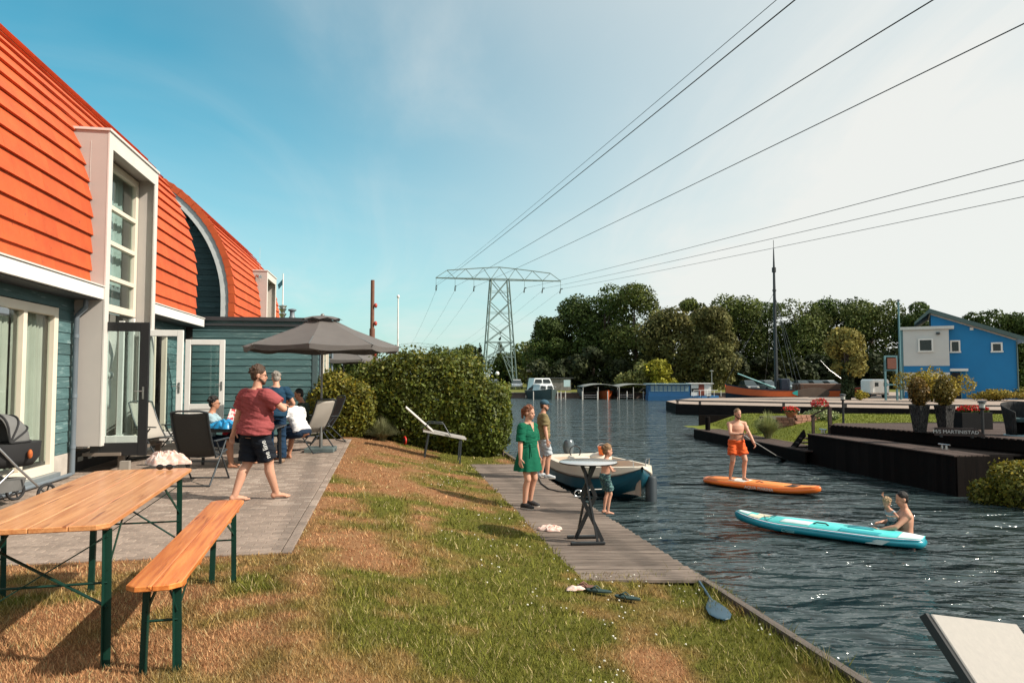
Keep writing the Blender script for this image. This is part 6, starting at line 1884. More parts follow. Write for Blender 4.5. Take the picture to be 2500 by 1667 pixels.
MB().add(V, F).build('inner_tub', cream_i, bt, smooth=20)
for x, w in ((.9, .76), (2.2, .78)):
    MB().box((x, 0, .40), (.36, w * 2, .06)).build('thwart', cream_g, bt, bevel=.012)
mb = MB(); mb.ell((1.25, .35, .62), (.30, .30, .16)); mb.build('cushion', cream_g, bt, smooth=60)
mb = MB(); mb.box((1.25, -.25, .52), (.5, .5, .34)); mb.build('steering_console', cream_g, bt, bevel=.05)
mb = MB(); mb.tube([(.98, -.25 + .15 * cos(a), .78 + .15 * sin(a)) for a in np.linspace(0, 2 * pi, 17)[:-1]], .015, 6, closed=True); mb.build('steering_wheel', blkm, bt, smooth=60)
for k in (-1, 1):
    MB().tube([(.80 * BL, k * .60, .70), (.82 * BL, k * .58, .86), (.97 * BL, k * .16, .93), (.97 * BL, k * .14, .78)], .012, 6).build('bow_rail', steel_m, bt, smooth=60)
mt = MB(); mt.loft([((-.16, 0, .62), (.15, 0, 0), (0, .13, 0)), ((-.18, 0, .78), (.20, 0, 0), (0, .16, 0)), ((-.18, 0, .92), (.19, 0, 0), (0, .15, 0)), ((-.16, 0, .99), (.12, 0, 0), (0, .10, 0))], 16); mt.box((-.14, 0, .3), (.14, .10, .7)); mt.box((-.2, 0, -.15), (.22, .03, .3))
mt.build('outboard_motor', mat('outboard_grey', (.09, .115, .13), rough=.3, coat=.4), bt, smooth=40)
for s_ in (.18, .45):
    f_ = MB(); f_.lathe([(.02, -.22), (.07, -.18), (.085, 0), (.07, .18), (.02, .22)], 12, (s_ * BL, .97, .32)); f_.build('fender', pblk, bt, smooth=60)
bb_ = bt.matrix_basis @ Vector((1.45, .30, .74))
bkt.location = bb_; MB().lathe([(.075, 0), (.105, .19), (.112, .19), (.112, .20), (.10, .20)], 16).build('pail', mat('orange_plastic', (.80, .16, .02), rough=.4), bkt, smooth=50)
MB().tube([(.108 * cos(a), 0, .19 + .09 * sin(a)) for a in np.linspace(0, pi, 9)], .005, 5).build('bail', white_m, bkt)
p = Vector((3.08, 15.55, 0))
mp = thing('mooring_pile', 'dark blue-black mooring pile standing in the water at the dinghy bow', 'mooring post', (p.x, p.y, 0))
MB().lathe([(.13, -1.2), (.13, .50), (.11, .54)], 14).build('pile', mat('tarred_pile', (.018, .03, .04), rough=.6), mp, smooth=50)

# ================================================================== RIGHT BANK THINGS
def ground_at(px, py, z): return G(px, py, z)
pot_m = mat('dark_planter', (.014, .014, .015), rough=.8, spec=.1); rib_m = mat('ribbed_planter', (.10, .095, .09), (.012, .012, .013), scale=40, rough=.8, spec=.1, lo=.42, hi=.50, stretch=(3, 3, .15))
con_c = (.16, .115, .025)
for i, (px, w_) in enumerate(((2246, 0), (2308, 0))):
    p = G(px, 1054 - i * -1, 1.245); Hh = .72
    pl = thing('tall_planter', ('left tall dark tapered planter with a round box shrub on the terrace', 'right tall dark tapered planter with a round box shrub behind the boat name board')[i], 'planter', (p.x, p.y, 1.24), .35, 'tall planters on the terrace')
    MB().lathe([(.155, 0), (.255, Hh), (.235, Hh), (.23, Hh - .06)], 4, R=Matrix.Rotation(pi / 4, 3, 'Z')).build('pot', rib_m, pl)
    MB().lathe([(.22, Hh - .07), (.05, Hh - .05)], 8).build('soil', dark_m, pl)
    rs = np.random.default_rng(40 + i); P, d, k = crown_points(2600, [((0, 0, Hh + .34), (.26, .26, .34)), ((0, .02, Hh + .5), (.2, .2, .26)), ((.02, 0, Hh + .15), (.14, .14, .2))], rs)
    V, F, C = leaf_cloud(P, d, .045, leafcols(len(P), k, 3, (.15, .115, .025) if i else (.19, .12, .03), rs, .35, .15), rs); link('shrub', mesh_np('shrub', V, F, leaf_m, C), pl)
# box planter with red flowers
p = G(2400, 1048, 1.245)
fbx = thing('flower_trough', 'black trough of red flowers between planters and wicker chair', 'planter', (p.x - .15, p.y + .2, 1.24), .1)
MB().box((0, 0, .24), (.95, .36, .48)).build('trough', pot_m, fbx, bevel=.01)
def flowers(root, c, r, n, col, seed, sz=.05, green=(.06, .10, .02)):
    rs = np.random.default_rng(seed); P, d, k = crown_points(n, [(c, r)], rs); up = P[:, 2] > c[2] - r[2] * .1
    cols = np.where((up & (rs.random(len(P)) < .8))[:, None], np.array(col)[None] * (.7 + .6 * rs.random(len(P)))[:, None], np.array(green)[None] * (.6 + .8 * rs.random(len(P)))[:, None])
    V, F, C = leaf_cloud(P, d, sz, cols, rs, .6, 1.1); o = link('blooms', mesh_np('blooms', V, F, leaf_m, C), root); o['kind'] = 'stuff'; return o
flowers(fbx, (0, 0, .55), (.48, .2, .13), 900, (.50, .015, .012), 3)
# boat name board
p = G(2345, 1068, 1.245)
nbd = thing('boat_name_board', 'dark carved board lettered MARTINISTAD leaning on the terrace edge', 'sign', (p.x, p.y, 1.245), radians(-24))
MB().add([(-.55, -.015, .04), (.38, -.015, .04), (.52, -.015, .02), (.50, -.015, .08), (.36, -.015, .21), (.28, -.015, .235), (-.55, -.015, .235)] + [(-.55, .015, .04), (.38, .015, .04), (.52, .015, .02), (.50, .015, .08), (.36, .015, .21), (.28, .015, .235), (-.55, .015, .235)],
         [(0, 1, 2, 3, 4, 5, 6), (13, 12, 11, 10, 9, 8, 7)] + [(i, (i + 1) % 7, 7 + (i + 1) % 7, 7 + i) for i in range(7)]).build('board', mat('dark_carved_wood', (.035, .018, .016), rough=.35), nbd)
link('lettering', text_mesh('lettering', 'M/S MARTINISTAD', .118, mat('silver_letter', (.62, .62, .60), rough=.5), .004), nbd, (-.10, -.022, .135), (pi / 2, 0, 0))
for x in (-.4, .25): MB().box((x, .05, .03), (.05, .14, .06)).build('foot', blkm, nbd)
# terrace lamps
def lamp(label, px, py, z, h):
    p = G(px, py, z); r = thing('path_lamp', label, 'lamp', (p.x, p.y, z - .01), 0, 'black path lamps across the water')
    MB().lathe([(.035, 0), (.035, h - .22)], 10).build('post', blkm, r, smooth=50)
    MB().lathe([(.06, h - .22), (.075, h - .20), (.075, h - .18)], 12).build('collar', blkm, r, smooth=40)
    MB().lathe([(.062, h - .18), (.07, h - .06)], 12).build('lantern', mat('lamp_glass', (.55, .55, .50), rough=.3), r, smooth=50)
    MB().lathe([(.10, h - .06), (.09, h - .02), (.02, h)], 12).build('cap', blkm, r, smooth=40)
lamp('tall black path lamp at the left corner of the terrace', 2059, 1032, 1.24, .95)
lamp('black path lamp right of the boat name board', 2400, 1068, 1.24, .92)
lamp('short path lamp among the garden flowers', 1949, 1020, .95, .42)
# stair handrail, bollard cleats
hr = thing('stair_handrail', 'dark wooden posts and sloping handrail at the terrace steps', 'handrail', (0, 0, 0))
a, b = G(2022, 1050, 1.0), G(2000, 1046, .95)
pa, pb = Vector((10.02, 22.05, 0)), Vector((9.62, 22.35, 0))
MB().bar((pa.x, pa.y, .9), (pa.x, pa.y, 1.78), .10).build('post', dkt, hr); MB().bar((pb.x, pb.y, .9), (pb.x, pb.y, 1.50), .08).build('post', dkt, hr)
MB().bar((pa.x, pa.y, 1.80), (pb.x - .05, pb.y + .04, 1.46), .10, .04).build('rail', dkt, hr)
def cleat(label, x, y):
    r = thing('bollard_cleat', label, 'cleat', (x, y, .937), radians(-75), 'steel cleats on the black platform')
    for k in (-1, 1): MB().lathe([(.035, 0), (.03, .10)], 10, (k * .06, 0, 0)).build('horn_post', steel_m, r, smooth=50)
    MB().tube([(-.17, 0, .115), (.17, 0, .115)], .02, 8).build('crossbar', steel_m, r, smooth=60)
p = G(1999, 1056, .94); cleat('steel cleat at the left end of the black platform', p.x + .12, p.y - .05)
p = G(2296, 1096, .94); cleat('steel cleat at the right end of the black platform', p.x + .10, p.y)
# brick flower bed wall
bw = thing('brick_bed_wall', 'low curved wall of reddish garden bricks round the flower bed', 'wall', (0, 0, 0))
brm = mat('garden_brick', (.34, .17, .115), (.26, .125, .085), scale=9, rough=.9, rand=.2, bump=.3)
pts = [Vector((10.65, 28.2, 0)), Vector((11.2, 27.7, 0)), Vector((11.9, 27.9, 0)), Vector((12.6, 28.8, 0)), Vector((13.0, 30.0, 0))]
for (r0_, pa_, pb_) in [(j, pts[j], pts[j + 1]) for j in range(4)]:
    L_ = (pb_ - pa_).length; m = max(2, round(L_ / .24)); rz = atan2(pb_.y - pa_.y, pb_.x - pa_.x)
    for c in range((5, 5, 4, 4)[r0_]):
        for i in range(m):
            q = pa_.lerp(pb_, (i + .5 + (.25 if c % 2 else -.0)) / m); zg = .52 + .10 * r0_
            box('brick', (q.x, q.y, zg + .06 + c * .118), (.228, .14, .108), brm, bw, (0, 0, rz + random.gauss(0, .02)), bevel=.006)
bed = MB(); bed.prism([(p.x, p.y) for p in pts] + [(12.8, 31.2), (10.9, 30.8)], .3, 1.0); struct(bed.build('flower_bed', mat('bed_soil', (.06, .045, .03), rough=1)))
fp1 = thing('flower_pot', 'terracotta bowl of red geraniums on the brick wall', 'flower pot', (11.15, 27.95, 1.10)); MB().lathe([(.14, 0), (.24, .20), (.26, .22), (.22, .22)], 16).build('pot', mat('terracotta', (.42, .17, .09), rough=.8), fp1, smooth=40); flowers(fp1, (0, 0, .30), (.30, .28, .16), 500, (.55, .03, .02), 4, .055)
fp2 = thing('geranium_bush', 'red geraniums and pale leaves at the right end of the brick wall', 'flowers', (12.55, 28.5, 1.0)); flowers(fp2, (0, 0, .55), (.34, .32, .30), 700, (.60, .05, .06), 5, .06); flowers(fp2, (-.1, -.3, .15), (.7, .4, .28), 1100, (.30, .34, .16), 6, .06, (.08, .12, .03))
fp3 = thing('rock', 'pale rock at the tip of the garden bed', 'rock', (9.75, 29.6, .45)); MB().ell((0, 0, .15), (.26, .2, .12), None, 10, 6).build('stone', conc_m, fp3)
# wicker chair
p = G(2470, 1062, 1.245)
wc = thing('wicker_chair', 'dark wicker tub chair at the right picture edge', 'chair', (p.x + .15, p.y - .1, 1.24), radians(150))
wk = mat('dark_wicker', (.016, .016, .017), (.05, .05, .05), scale=3, rough=.8, spec=.1, stretch=(14, 14, 2)); secs = []
V = []; F = []; n = 26
for j, (h, r) in enumerate(((.02, .30), (.25, .32), (.5, .36), (.75, .39), (.86, .40))):
    for i in range(n + 1):
        a = radians(-160 + 320 * i / n) - pi / 2; top = h if h < .5 else .5 + (h - .5) * (max(0, cos(radians(-160 + 320 * i / n) * .5)) ** .7)
        V.append((r * cos(a), r * sin(a), top))
for j in range(4):
    for i in range(n): F.append((j * (n + 1) + i, j * (n + 1) + i + 1, (j + 1) * (n + 1) + i + 1, (j + 1) * (n + 1) + i))
o = MB().add(V, F).build('shell', wk, wc, smooth=60); o.modifiers.new('t', 'SOLIDIFY').thickness = .03
MB().lathe([(.29, .36), (.30, .44), (.05, .46)], 20).build('cushion', mat('teal_cushion', (.03, .07, .08), rough=.8), wc, smooth=50)
MB().lathe([(.36, 0), (.36, .03)], 20).build('base_ring', mat('pale_blue_base', (.22, .33, .37), rough=.5), wc, smooth=40)
# shrub at the water's edge, lower right
hedge('waterside_shrub', 'loose yellow-green shrub over the dark water at the right picture edge', 'shrub', [((11.15, 15.0, .42), (.85, .55, .50)), ((12.1, 14.7, .55), (.95, .6, .60)), ((10.4, 15.35, .2), (.35, .3, .28))], 14000, .055, (.13, .13, .02), 15, warm=.25, z0=.1)
MB().prism([(10.25, 15.5), (14.0, 13.6), (16, 15.8), (11.0, 16.2)], -.5, .12).build('shrub_bank', dark_m)['kind'] = 'structure'
# ================================================================== BACKGROUND
def at(px, Y): return (px - 1250) / FPX * Y
def zat(py, Y): return D(1250, py, Y).z
# ------------------------------------------------ pylons and power lines
PY = 170.0
steelg = mat('weathered_pylon_steel', (.16, .22, .21), (.12, .17, .165), scale=1, rough=.6, metal=.2)
insm = mat('insulator_dark', (.05, .055, .06), rough=.3)
LINE_ANG = math.atan(.196)
def pylon(label, x, y):
    r = thing('power_pylon', label, 'pylon', (x, y, .7), LINE_ANG)
    h = 26.4 - .7
    def corner(f, i, j): 
        w = 3.9 + (2.15 - 3.9) * min(1, f) ; return Vector((i * w, j * w * .62, f * h))
    def B(p, q, w=.16, nm='brace'): MB().bar(p, q, w, w).build(nm, steelg, r)
    for i in (-1, 1):
        for j in (-1, 1): B(corner(0, i, j), corner(1, i, j), .26, 'leg')
    lv = [0, .10, .25, .40, .58, .78, 1.0]
    for a, b in zip(lv[2:-1], lv[3:]):
        for j in (-1, 1): B(corner(a, -1, j), corner(b, 1, j)); B(corner(a, 1, j), corner(b, -1, j))
        for i in (-1, 1): B(corner(a, i, -1), corner(b, i, 1), .12)
    for j in (-1, 1):
        m = corner(.40, 0, j)
        for i in (-1, 1):
            B(corner(0, i, j), m); B(corner(.13, i, j), corner(0, i, j).lerp(m, .33)); B(corner(.26, i, j), corner(0, i, j).lerp(m, .66)); B(corner(.13, i, j), corner(0, i, j).lerp(m, .66), .12)
        B(corner(.40, -1, j), corner(.40, 1, j))
    for f in (.68, .88):
        for j in (-1, 1): B(corner(f, -1, j), corner(f, 1, j), .10)
    for i in (-1, 1): B(corner(.4, i, -1), corner(.4, i, 1)); B(corner(1, i, -1), corner(1, i, 1))
    # cross arm
    W_ = 15.6; zb = h
    top = [(-12.9, 1.9), (-8.3, 2.35), (-4.0, 2.75), (0, 3.05), (4.0, 2.75), (8.3, 2.35), (12.9, 1.9)]
    bot = [-15.6, -10.9, -6.3, -2.15, 2.15, 6.3, 10.9, 15.6]
    for j in (-1, 1):
        e = lambda x_: j * .62 * 2.15 * max(.08, 1 - abs(x_) / 16.2)
        for a, b in zip(bot[:-1], bot[1:]): B((a, e(a), zb), (b, e(b), zb), .22, 'chord')
    for a, b in zip(top[:-1], top[1:]): B((a[0], 0, zb + a[1]), (b[0], 0, zb + b[1]), .20, 'chord')
    for k, (tx_, tz) in enumerate(top):
        for bx in (bot[k], bot[k + 1]):
            B((tx_, 0, zb + tz), (bx, 0, zb), .13)
    ends = []
    for x_ in (-15.5, -10.9, -6.3, 6.3, 10.9, 15.5):
        B((x_, 0, zb), (x_, 0, zb - 1.9), .07, 'hanger')
        MB().tube([(x_, 0, zb - 1.9), (x_ + .1, 1.0, zb - 2.9)], [.10, .16], 8).build('insulator', insm, r)
        MB().tube([(x_, 0, zb - 1.9), (x_, -1.6, zb - 2.1)], [.10, .16], 8).build('insulator', insm, r)
        ends.append(r.matrix_basis @ Vector((x_, -1.6, zb - 2.1)))
    return r, ends
x_ = at(1219, PY)
py1, ends = pylon('tall lattice power pylon rising behind the hedge and grass bank', x_, PY)
p2 = copy_tree(py1); p2.location = (at(1019, 560), 560, .7); p2['label'] = 'tiny distant power pylon on the horizon left of the tall one'
wire_m = mat('dark_power_cable', (.035, .04, .045), rough=.6)
nm_ = ['leftmost', 'second', 'third', 'fourth', 'fifth', 'rightmost']
exits = ['leaving over the top edge nearest the middle', 'leaving over the top edge farther right', 'reaching the right edge highest', 'reaching the right edge in the middle, upper of the lower three', 'reaching the right edge as the middle of the lower three', 'reaching the right edge as the lowest of all']
for i, e in enumerate(ends):
    c = thing('power_line', 'dark power cable ' + exits[i], 'power line', (0, 0, 0), 0, 'power cables overhead')
    z0 = e.z
    pts = []
    for k in range(49):
        Y = e.y + (-70 - e.y) * (k / 48) ** 1.0
        X = e.x + .196 * (e.y - Y)
        q = (Y / e.y)
        Z = z0 - (13.6 + .05 * e.y + 6e-5 * e.y ** 2) + 13.6 + .05 * Y + 6e-5 * Y * Y - (1.5 if i > 2 else -.2) * (1 - Y / e.y)
        pts.append((X, Y, Z))
    MB().tube(pts, .025, 6).build('cable', wire_m, c, smooth=60)
    if i == 0:
        MB().tube([(p[0] - .35, p[1], p[2] + .25) for p in pts], .014, 5).build('twin_cable', wire_m, c, smooth=60)
    pts = []
    for k in range(13):                                 # onward span to the distant pylon
        q = k / 12; E2 = p2.matrix_basis @ (py1.matrix_basis.inverted() @ e)
        pts.append((e.x + (E2.x - e.x) * q, e.y + 2 + (E2.y - e.y) * q, e.z + (E2.z - e.z) * q - 30 * q * (1 - q)))
    MB().tube(pts, .025, 4).build('far_cable', wire_m, c)

# ------------------------------------------------ trees beyond the water
dk, ol, br, ye = (.052, .078, .018), (.080, .100, .023), (.125, .122, .040), (.17, .18, .030)
TREES = [ # px, half width px, top y, distance, colour, label
 (1345, 52, 781, 121, dk, 'small dark oak at the left end of the big tree group'),
 (1425, 76, 728, 124, dk, 'dark tall oak just right of the small left-end oak'),
 (1478, 66, 706, 119, dk, 'very tall dark oak beside the tallest crown'),
 (1550, 70, 701, 113, ol, 'tallest rounded oak of the wood behind the boats'),
 (1640, 72, 742, 106, br, 'broad olive-brown tree in front of the oaks'),
 (1697, 36, 733, 127, ol, 'thin wispy crown poking up behind the olive-brown trees'),
 (1742, 52, 757, 101, br, 'narrow olive-brown tree left of the ship mast'),
 (1800, 66, 727, 126, ol, 'rounded dark tree left behind the ship mast'),
 (1876, 66, 736, 128, dk, 'dark tree straight behind the ship mast'),
 (1962, 74, 738, 122, ol, 'broad dark tree right of the ship mast'),
 (2046, 70, 733, 126, dk, 'dark tree behind the ivy-trunked lollipop tree'),
 (2132, 72, 729, 119, ol, 'tall green tree left of the blue building'),
 (2232, 46, 742, 112, dk, 'tree crown showing between antenna and blue roof'),
 (2395, 62, 770, 112, dk, 'dark crown behind the sloping blue building roof'),
 (2476, 60, 775, 110, dk, 'dark tree at the right edge beyond the blue building'),
 (2560, 60, 760, 112, dk, 'dark tree outside the right picture edge'),
 (1078, 46, 852, 230, dk, 'low far tree above the left half of the hedge top'),
 (1135, 44, 845, 228, ol, 'low far tree left of the pylon foot'),
 (1282, 44, 838, 185, ol, 'low far tree right of the pylon foot'),
 (1318, 40, 842, 160, br, 'low brownish tree left of the big wood'),
 (1240, 46, 862, 190, dk, 'low dark tree behind the pylon feet')]
for i, (px, hw, ty, Y, col, lab) in enumerate(TREES):
    h = zat(ty, Y) - .7; r = hw / FPX * Y * 1.12
    tree('broadleaf_tree', lab, at(px, Y), Y, .7, h, r, col, n=14000 if Y < 150 else 5000, size=.27 if Y < 150 else .45, seed=100 + i, low=.04, shape='round', group='trees beyond the water', cl=34)
for i, (px, hw, ty, Y, lab) in enumerate(((1222, 22, 808, 205, 'dark spruce standing behind the pylon body'), (1172, 16, 838, 210, 'slim spruce spire left of the pylon'), (1160, 14, 848, 214, 'smallest spruce spire left of the pylon'))):
    tree('spruce', lab, at(px, Y), Y, .7, zat(ty, Y) - .7, hw / FPX * Y, (.026, .04, .018), 2600, .5, 200 + i, low=.05, shape='cone', group='spruces by the pylon', cl=30)
tree('willow', 'yellow-green sunlit willow behind the boat shelters, the taller one', at(1553, 97), 97, .7, zat(872, 97) - .7, 2.5, (.20, .21, .07), 3000, .28, 301, low=.05)
tree('willow', 'yellow-green sunlit willow behind the blue houseboat, the lower one', at(1612, 95), 95, .7, zat(884, 95) - .7, 2.2, (.22, .21, .02), 2600, .28, 302, low=.05)
for i in range(15):                                     # dark undergrowth closing the wood
    px = 1330 + i * 62
    tree('undergrowth_bush', 'dark undergrowth bush at the foot of the wood, %s from the left' % ('first second third fourth fifth sixth seventh eighth ninth tenth eleventh twelfth thirteenth fourteenth fifteenth'.split()[i]), at(px, 108), 108 + (i % 3), .7, 4.6 + (i * 7 % 5) * .5, 3.0, (.028, .036, .014), 1700, .42, 400 + i, low=.0, group='dark undergrowth below the trees', cl=12)
# ivy-clad lollipop tree on the quay
Y = 59.0; lx = at(2068, Y)
lt = tree('ivy_trunk_tree', 'round-headed tree with an ivy-covered trunk on the quay', lx, Y, .75, zat(806, Y) - .75, 1.75, (.19, .165, .045), 5200, .17, 51, low=.50, shape='top', cl=24)
rs = np.random.default_rng(9); P, d, k = crown_points(1800, [((0, 0, .6 + .35 * q), (.55 - .02 * q, .55 - .02 * q, .5)) for q in range(7)], rs)
V, F, C = leaf_cloud(P, d, .16, leafcols(len(P), k, 7, (.035, .05, .02), rs), rs); link('ivy', mesh_np('ivy', V, F, leaf_f, C), lt)
# shrubs round the building
def shrub(label, px, py, Y, rx, rz_, base, n, seed, warm=.15, size=.11):
    root = thing('round_shrub', label, 'shrub', (at(px, Y), Y, .75)); rs = np.random.default_rng(seed)
    cl = [((rs.normal(0, .45) * rx, rs.normal(0, .3) * rx, rz_ * (.45 + .5 * rs.random())), (rx * .5, rx * .5, rz_ * .42)) for _ in range(12)] + [((0, 0, rz_ * .8), (rx * .8, rx * .7, rz_ * .75))]
    P, d, k = crown_points(n, cl, rs); m = P[:, 2] > 0; P, d, k = P[m], d[m], k[m]
    V, F, C = leaf_cloud(P, d, size, leafcols(len(P), k, len(cl), base, rs, .3, warm), rs); link('foliage', mesh_np('foliage', V, F, leaf_f, C), root)
    MB().tube([(0, 0, -.1), (0, 0, rz_ * .6)], [.1, .04], 6).build('stem', bark_m, root)
shrub('large golden round shrub in front of the white building corner', 2272, 975, 55, 1.75, 1.75, (.24, .19, .03), 5200, 61)
shrub('low wide golden shrub at the foot of the blue wall', 2428, 975, 57, 1.65, .62, (.22, .17, .03), 3200, 62)
shrub('small yellow shrub next to the ivy trunk', 2098, 975, 58, .5, .55, (.25, .21, .03), 900, 63)
shrub('clipped shrub at the right picture edge beyond the blue wall', 2494, 975, 60, .9, .7, (.20, .17, .03), 1500, 64)
# ------------------------------------------------ blue building
Yb = 62.0; RZB = radians(-30)
CB = Vector((at(2340, Yb), Yb, .75)); eb = Vector((cos(RZB), sin(RZB), 0)); nb_ = Vector((-sin(RZB), cos(RZB), 0))
bb = thing('blue_building', 'bright blue boathouse with white stair block and green sloping roof', 'building', CB, RZB)
def fx(px, py, off=0.0):                               # sight line met with the facade, in facade coordinates (x, z)
    d = ray(px, py); k = ((CB + nb_ * off).x * nb_.x + (CB + nb_ * off).y * nb_.y) / (d.x * nb_.x + d.y * nb_.y)
    p = d * k; return (Vector((p.x, p.y, 0)) - Vector((CB.x, CB.y, 0))).dot(eb), CAMZ + d.z * k - .75
blue_m = mat('blue_render', (.006, .19, .44), (.006, .17, .40), scale=.7, rough=.7); offw = mat('offwhite_render', (.60, .59, .57), (.54, .53, .52), scale=.6, rough=.8); roofg = mat('green_sheet_roof', (.07, .115, .115), (.06, .10, .10), scale=1, rough=.5)
XL, zl_ = fx(2272, 766); XR, zr_ = fx(2480, 828)
mb = MB(); mb.add([(XL, 0, 0), (XR, 0, 0), (XR, 0, zr_), (XL, 0, zl_), (XL, 9, 0), (XR, 9, 0), (XR, 9, zr_), (XL, 9, zl_)], [(0, 1, 2, 3), (4, 7, 6, 5), (0, 3, 7, 4), (1, 5, 6, 2), (3, 2, 6, 7)]); mb.build('wall', blue_m, bb)
sl_ = (zr_ - zl_) / (XR - XL)
for nm_r, x0r, z0r, x1r, z1r in (('roof', XL - .1, zl_ + .05, XR + .7, zr_ + sl_ * .7 + .05), ('roof_left_slope', XL - 1.3, zl_ - .95, XL - .102, zl_ + .05)):
    mb = MB(); V = []
    for y in (-.5, 9.5): V += [(x0r, y, z0r), (x1r, y, z1r), (x1r, y, z1r + .36), (x0r, y, z0r + (.40 if nm_r == 'roof' else .20))]
    mb.add(V, [(0, 1, 2, 3), (7, 6, 5, 4), (0, 4, 5, 1), (3, 2, 6, 7), (1, 5, 6, 2), (0, 3, 7, 4)]).build(nm_r, roofg, bb)
MB().bar((XL, -.12, zl_ - .04), (XR, -.12, zr_ - .04), .1, .12).build('verge_board', mat('pale_pink_trim', (.50, .42, .38), rough=.7), bb)
WX0, wz = fx(2204, 806, -1.2); WX1, _ = fx(2316, 806, -1.2); _, wb = fx(2260, 893, -1.2)
MB().box(((WX0 + WX1) / 2, 1.3, (wz + wb) / 2), (WX1 - WX0, 5, wz - wb)).build('stair_block', offw, bb)
MB().box(((WX0 + WX1) / 2 + .1, 1.3, wz + .14), (WX1 - WX0 + .6, 5.4, .26)).build('flat_roof', mat('pale_roof_edge', (.66, .65, .62), rough=.6), bb)
nst = 5
for i in range(nst):
    a, b = wb * i / nst, wb * (i + 1) / nst
    MB().box(((WX0 + WX1) / 2, 1.32, (a + b) / 2), (WX1 - WX0 - .006, 4.98, b - a - .004)).build('stripe', blue_m if (nst - i) % 2 else offw, bb)
MB().box((WX0 - .12, -1.0, wz / 2), (.22, .3, wz)).build('corner_pipe', mat('teal_pipe', (.10, .22, .25), rough=.5), bb)
def bwin(px0, px1, py0, py1, off):
    x0, z1 = fx(px0, py0, off); x1, z0 = fx(px1, py1, off); w = .13
    f = MB(); y = off - .05
    for (cx, cz, sx_, sz) in (((x0 + x1) / 2, z1 - w / 2, x1 - x0, w), ((x0 + x1) / 2, z0 + w / 2, x1 - x0 + .1, w), (x0 + w / 2, (z0 + z1) / 2, w, z1 - z0 - 2 * w), (x1 - w / 2, (z0 + z1) / 2, w, z1 - z0 - 2 * w)):
        f.box((cx, y, cz), (sx_, .18, sz))
    fo = f.build('window', white_m, bb); box('pane', ((x0 + x1) / 2, y + .04, (z0 + z1) / 2), (x1 - x0 - 2 * w, .02, z1 - z0 - 2 * w), mat('far_dark_glass', (.012, .016, .016), rough=.12), fo)
bwin(2241, 2279, 827, 859, -1.2); bwin(2319, 2345, 831, 861, 0); bwin(2419, 2448, 836, 860, 0)
x0, _ = fx(2324, 940); x1, _ = fx(2346, 940)
MB().box(((x0 + x1) / 2, -.02, 1.15), (x1 - x0, .06, 2.3)).build('door', mat('dark_doorway', (.008, .01, .02), rough=.5), bb)
x0, zc_ = fx(2318, 903); x1, _ = fx(2362, 903)
MB().box(((x0 + x1) / 2, -.5, zc_), (x1 - x0, 1.1, .22)).build('door_canopy', white_m, bb)
for px in (2347, 2360): MB().box((fx(px, 940, -.9)[0], -.9, zc_ / 2 - .06), (.07, .07, zc_ - .1)).build('canopy_post', mat('teal_pipe', (.1, .2, .2)), bb)
MB().tube([(XR + .05, -.1, zr_ - .2), (XR + .05, -.1, 0)], .06, 6).build('down_pipe', roofg, bb)
q_ = fx(2290, 814, -1.2); MB().ell((q_[0], -1.35, q_[1]), (.18, .2, .12)).build('wall_lamp', insm, bb, smooth=60)
q_ = fx(2372, 803); MB().box((q_[0], -.05, q_[1]), (.26, .08, .22)).build('vent', white_m, bb)
an = thing('antenna_mast', 'thin teal antenna mast left of the white stair block', 'antenna', (at(2197, 60), 60, .75)); zt = zat(735, 60) - .75
MB().lathe([(.10, 0), (.07, zt)], 8).build('mast', mat('teal_pipe', (.1, .2, .2)), an, smooth=60); MB().lathe([(.02, zt), (.2, zt + .02), (.02, zt + .16)], 8).build('vane', insm, an, smooth=60)
gt = thing('boat_hoist', 'teal steel hoist frame with a brown board beside the white block', 'hoist', (at(2178, 58), 58, .75)); tg = mat('teal_pipe', (.1, .2, .2))
for px in (2160, 2188): MB().box((at(px, 58) - at(2178, 58), 0, 1.85), (.14, .14, 3.7)).build('post', tg, gt)
for z in (1.3, 2.5, 3.65): MB().box((at(2174, 58) - at(2178, 58), 0, z), (1.0, .12, .12)).build('crossbar', tg, gt)
MB().box((-.1, -.1, 3.05), (.75, .1, .9)).build('board', mat('brown_board', (.16, .055, .035), rough=.8), gt)
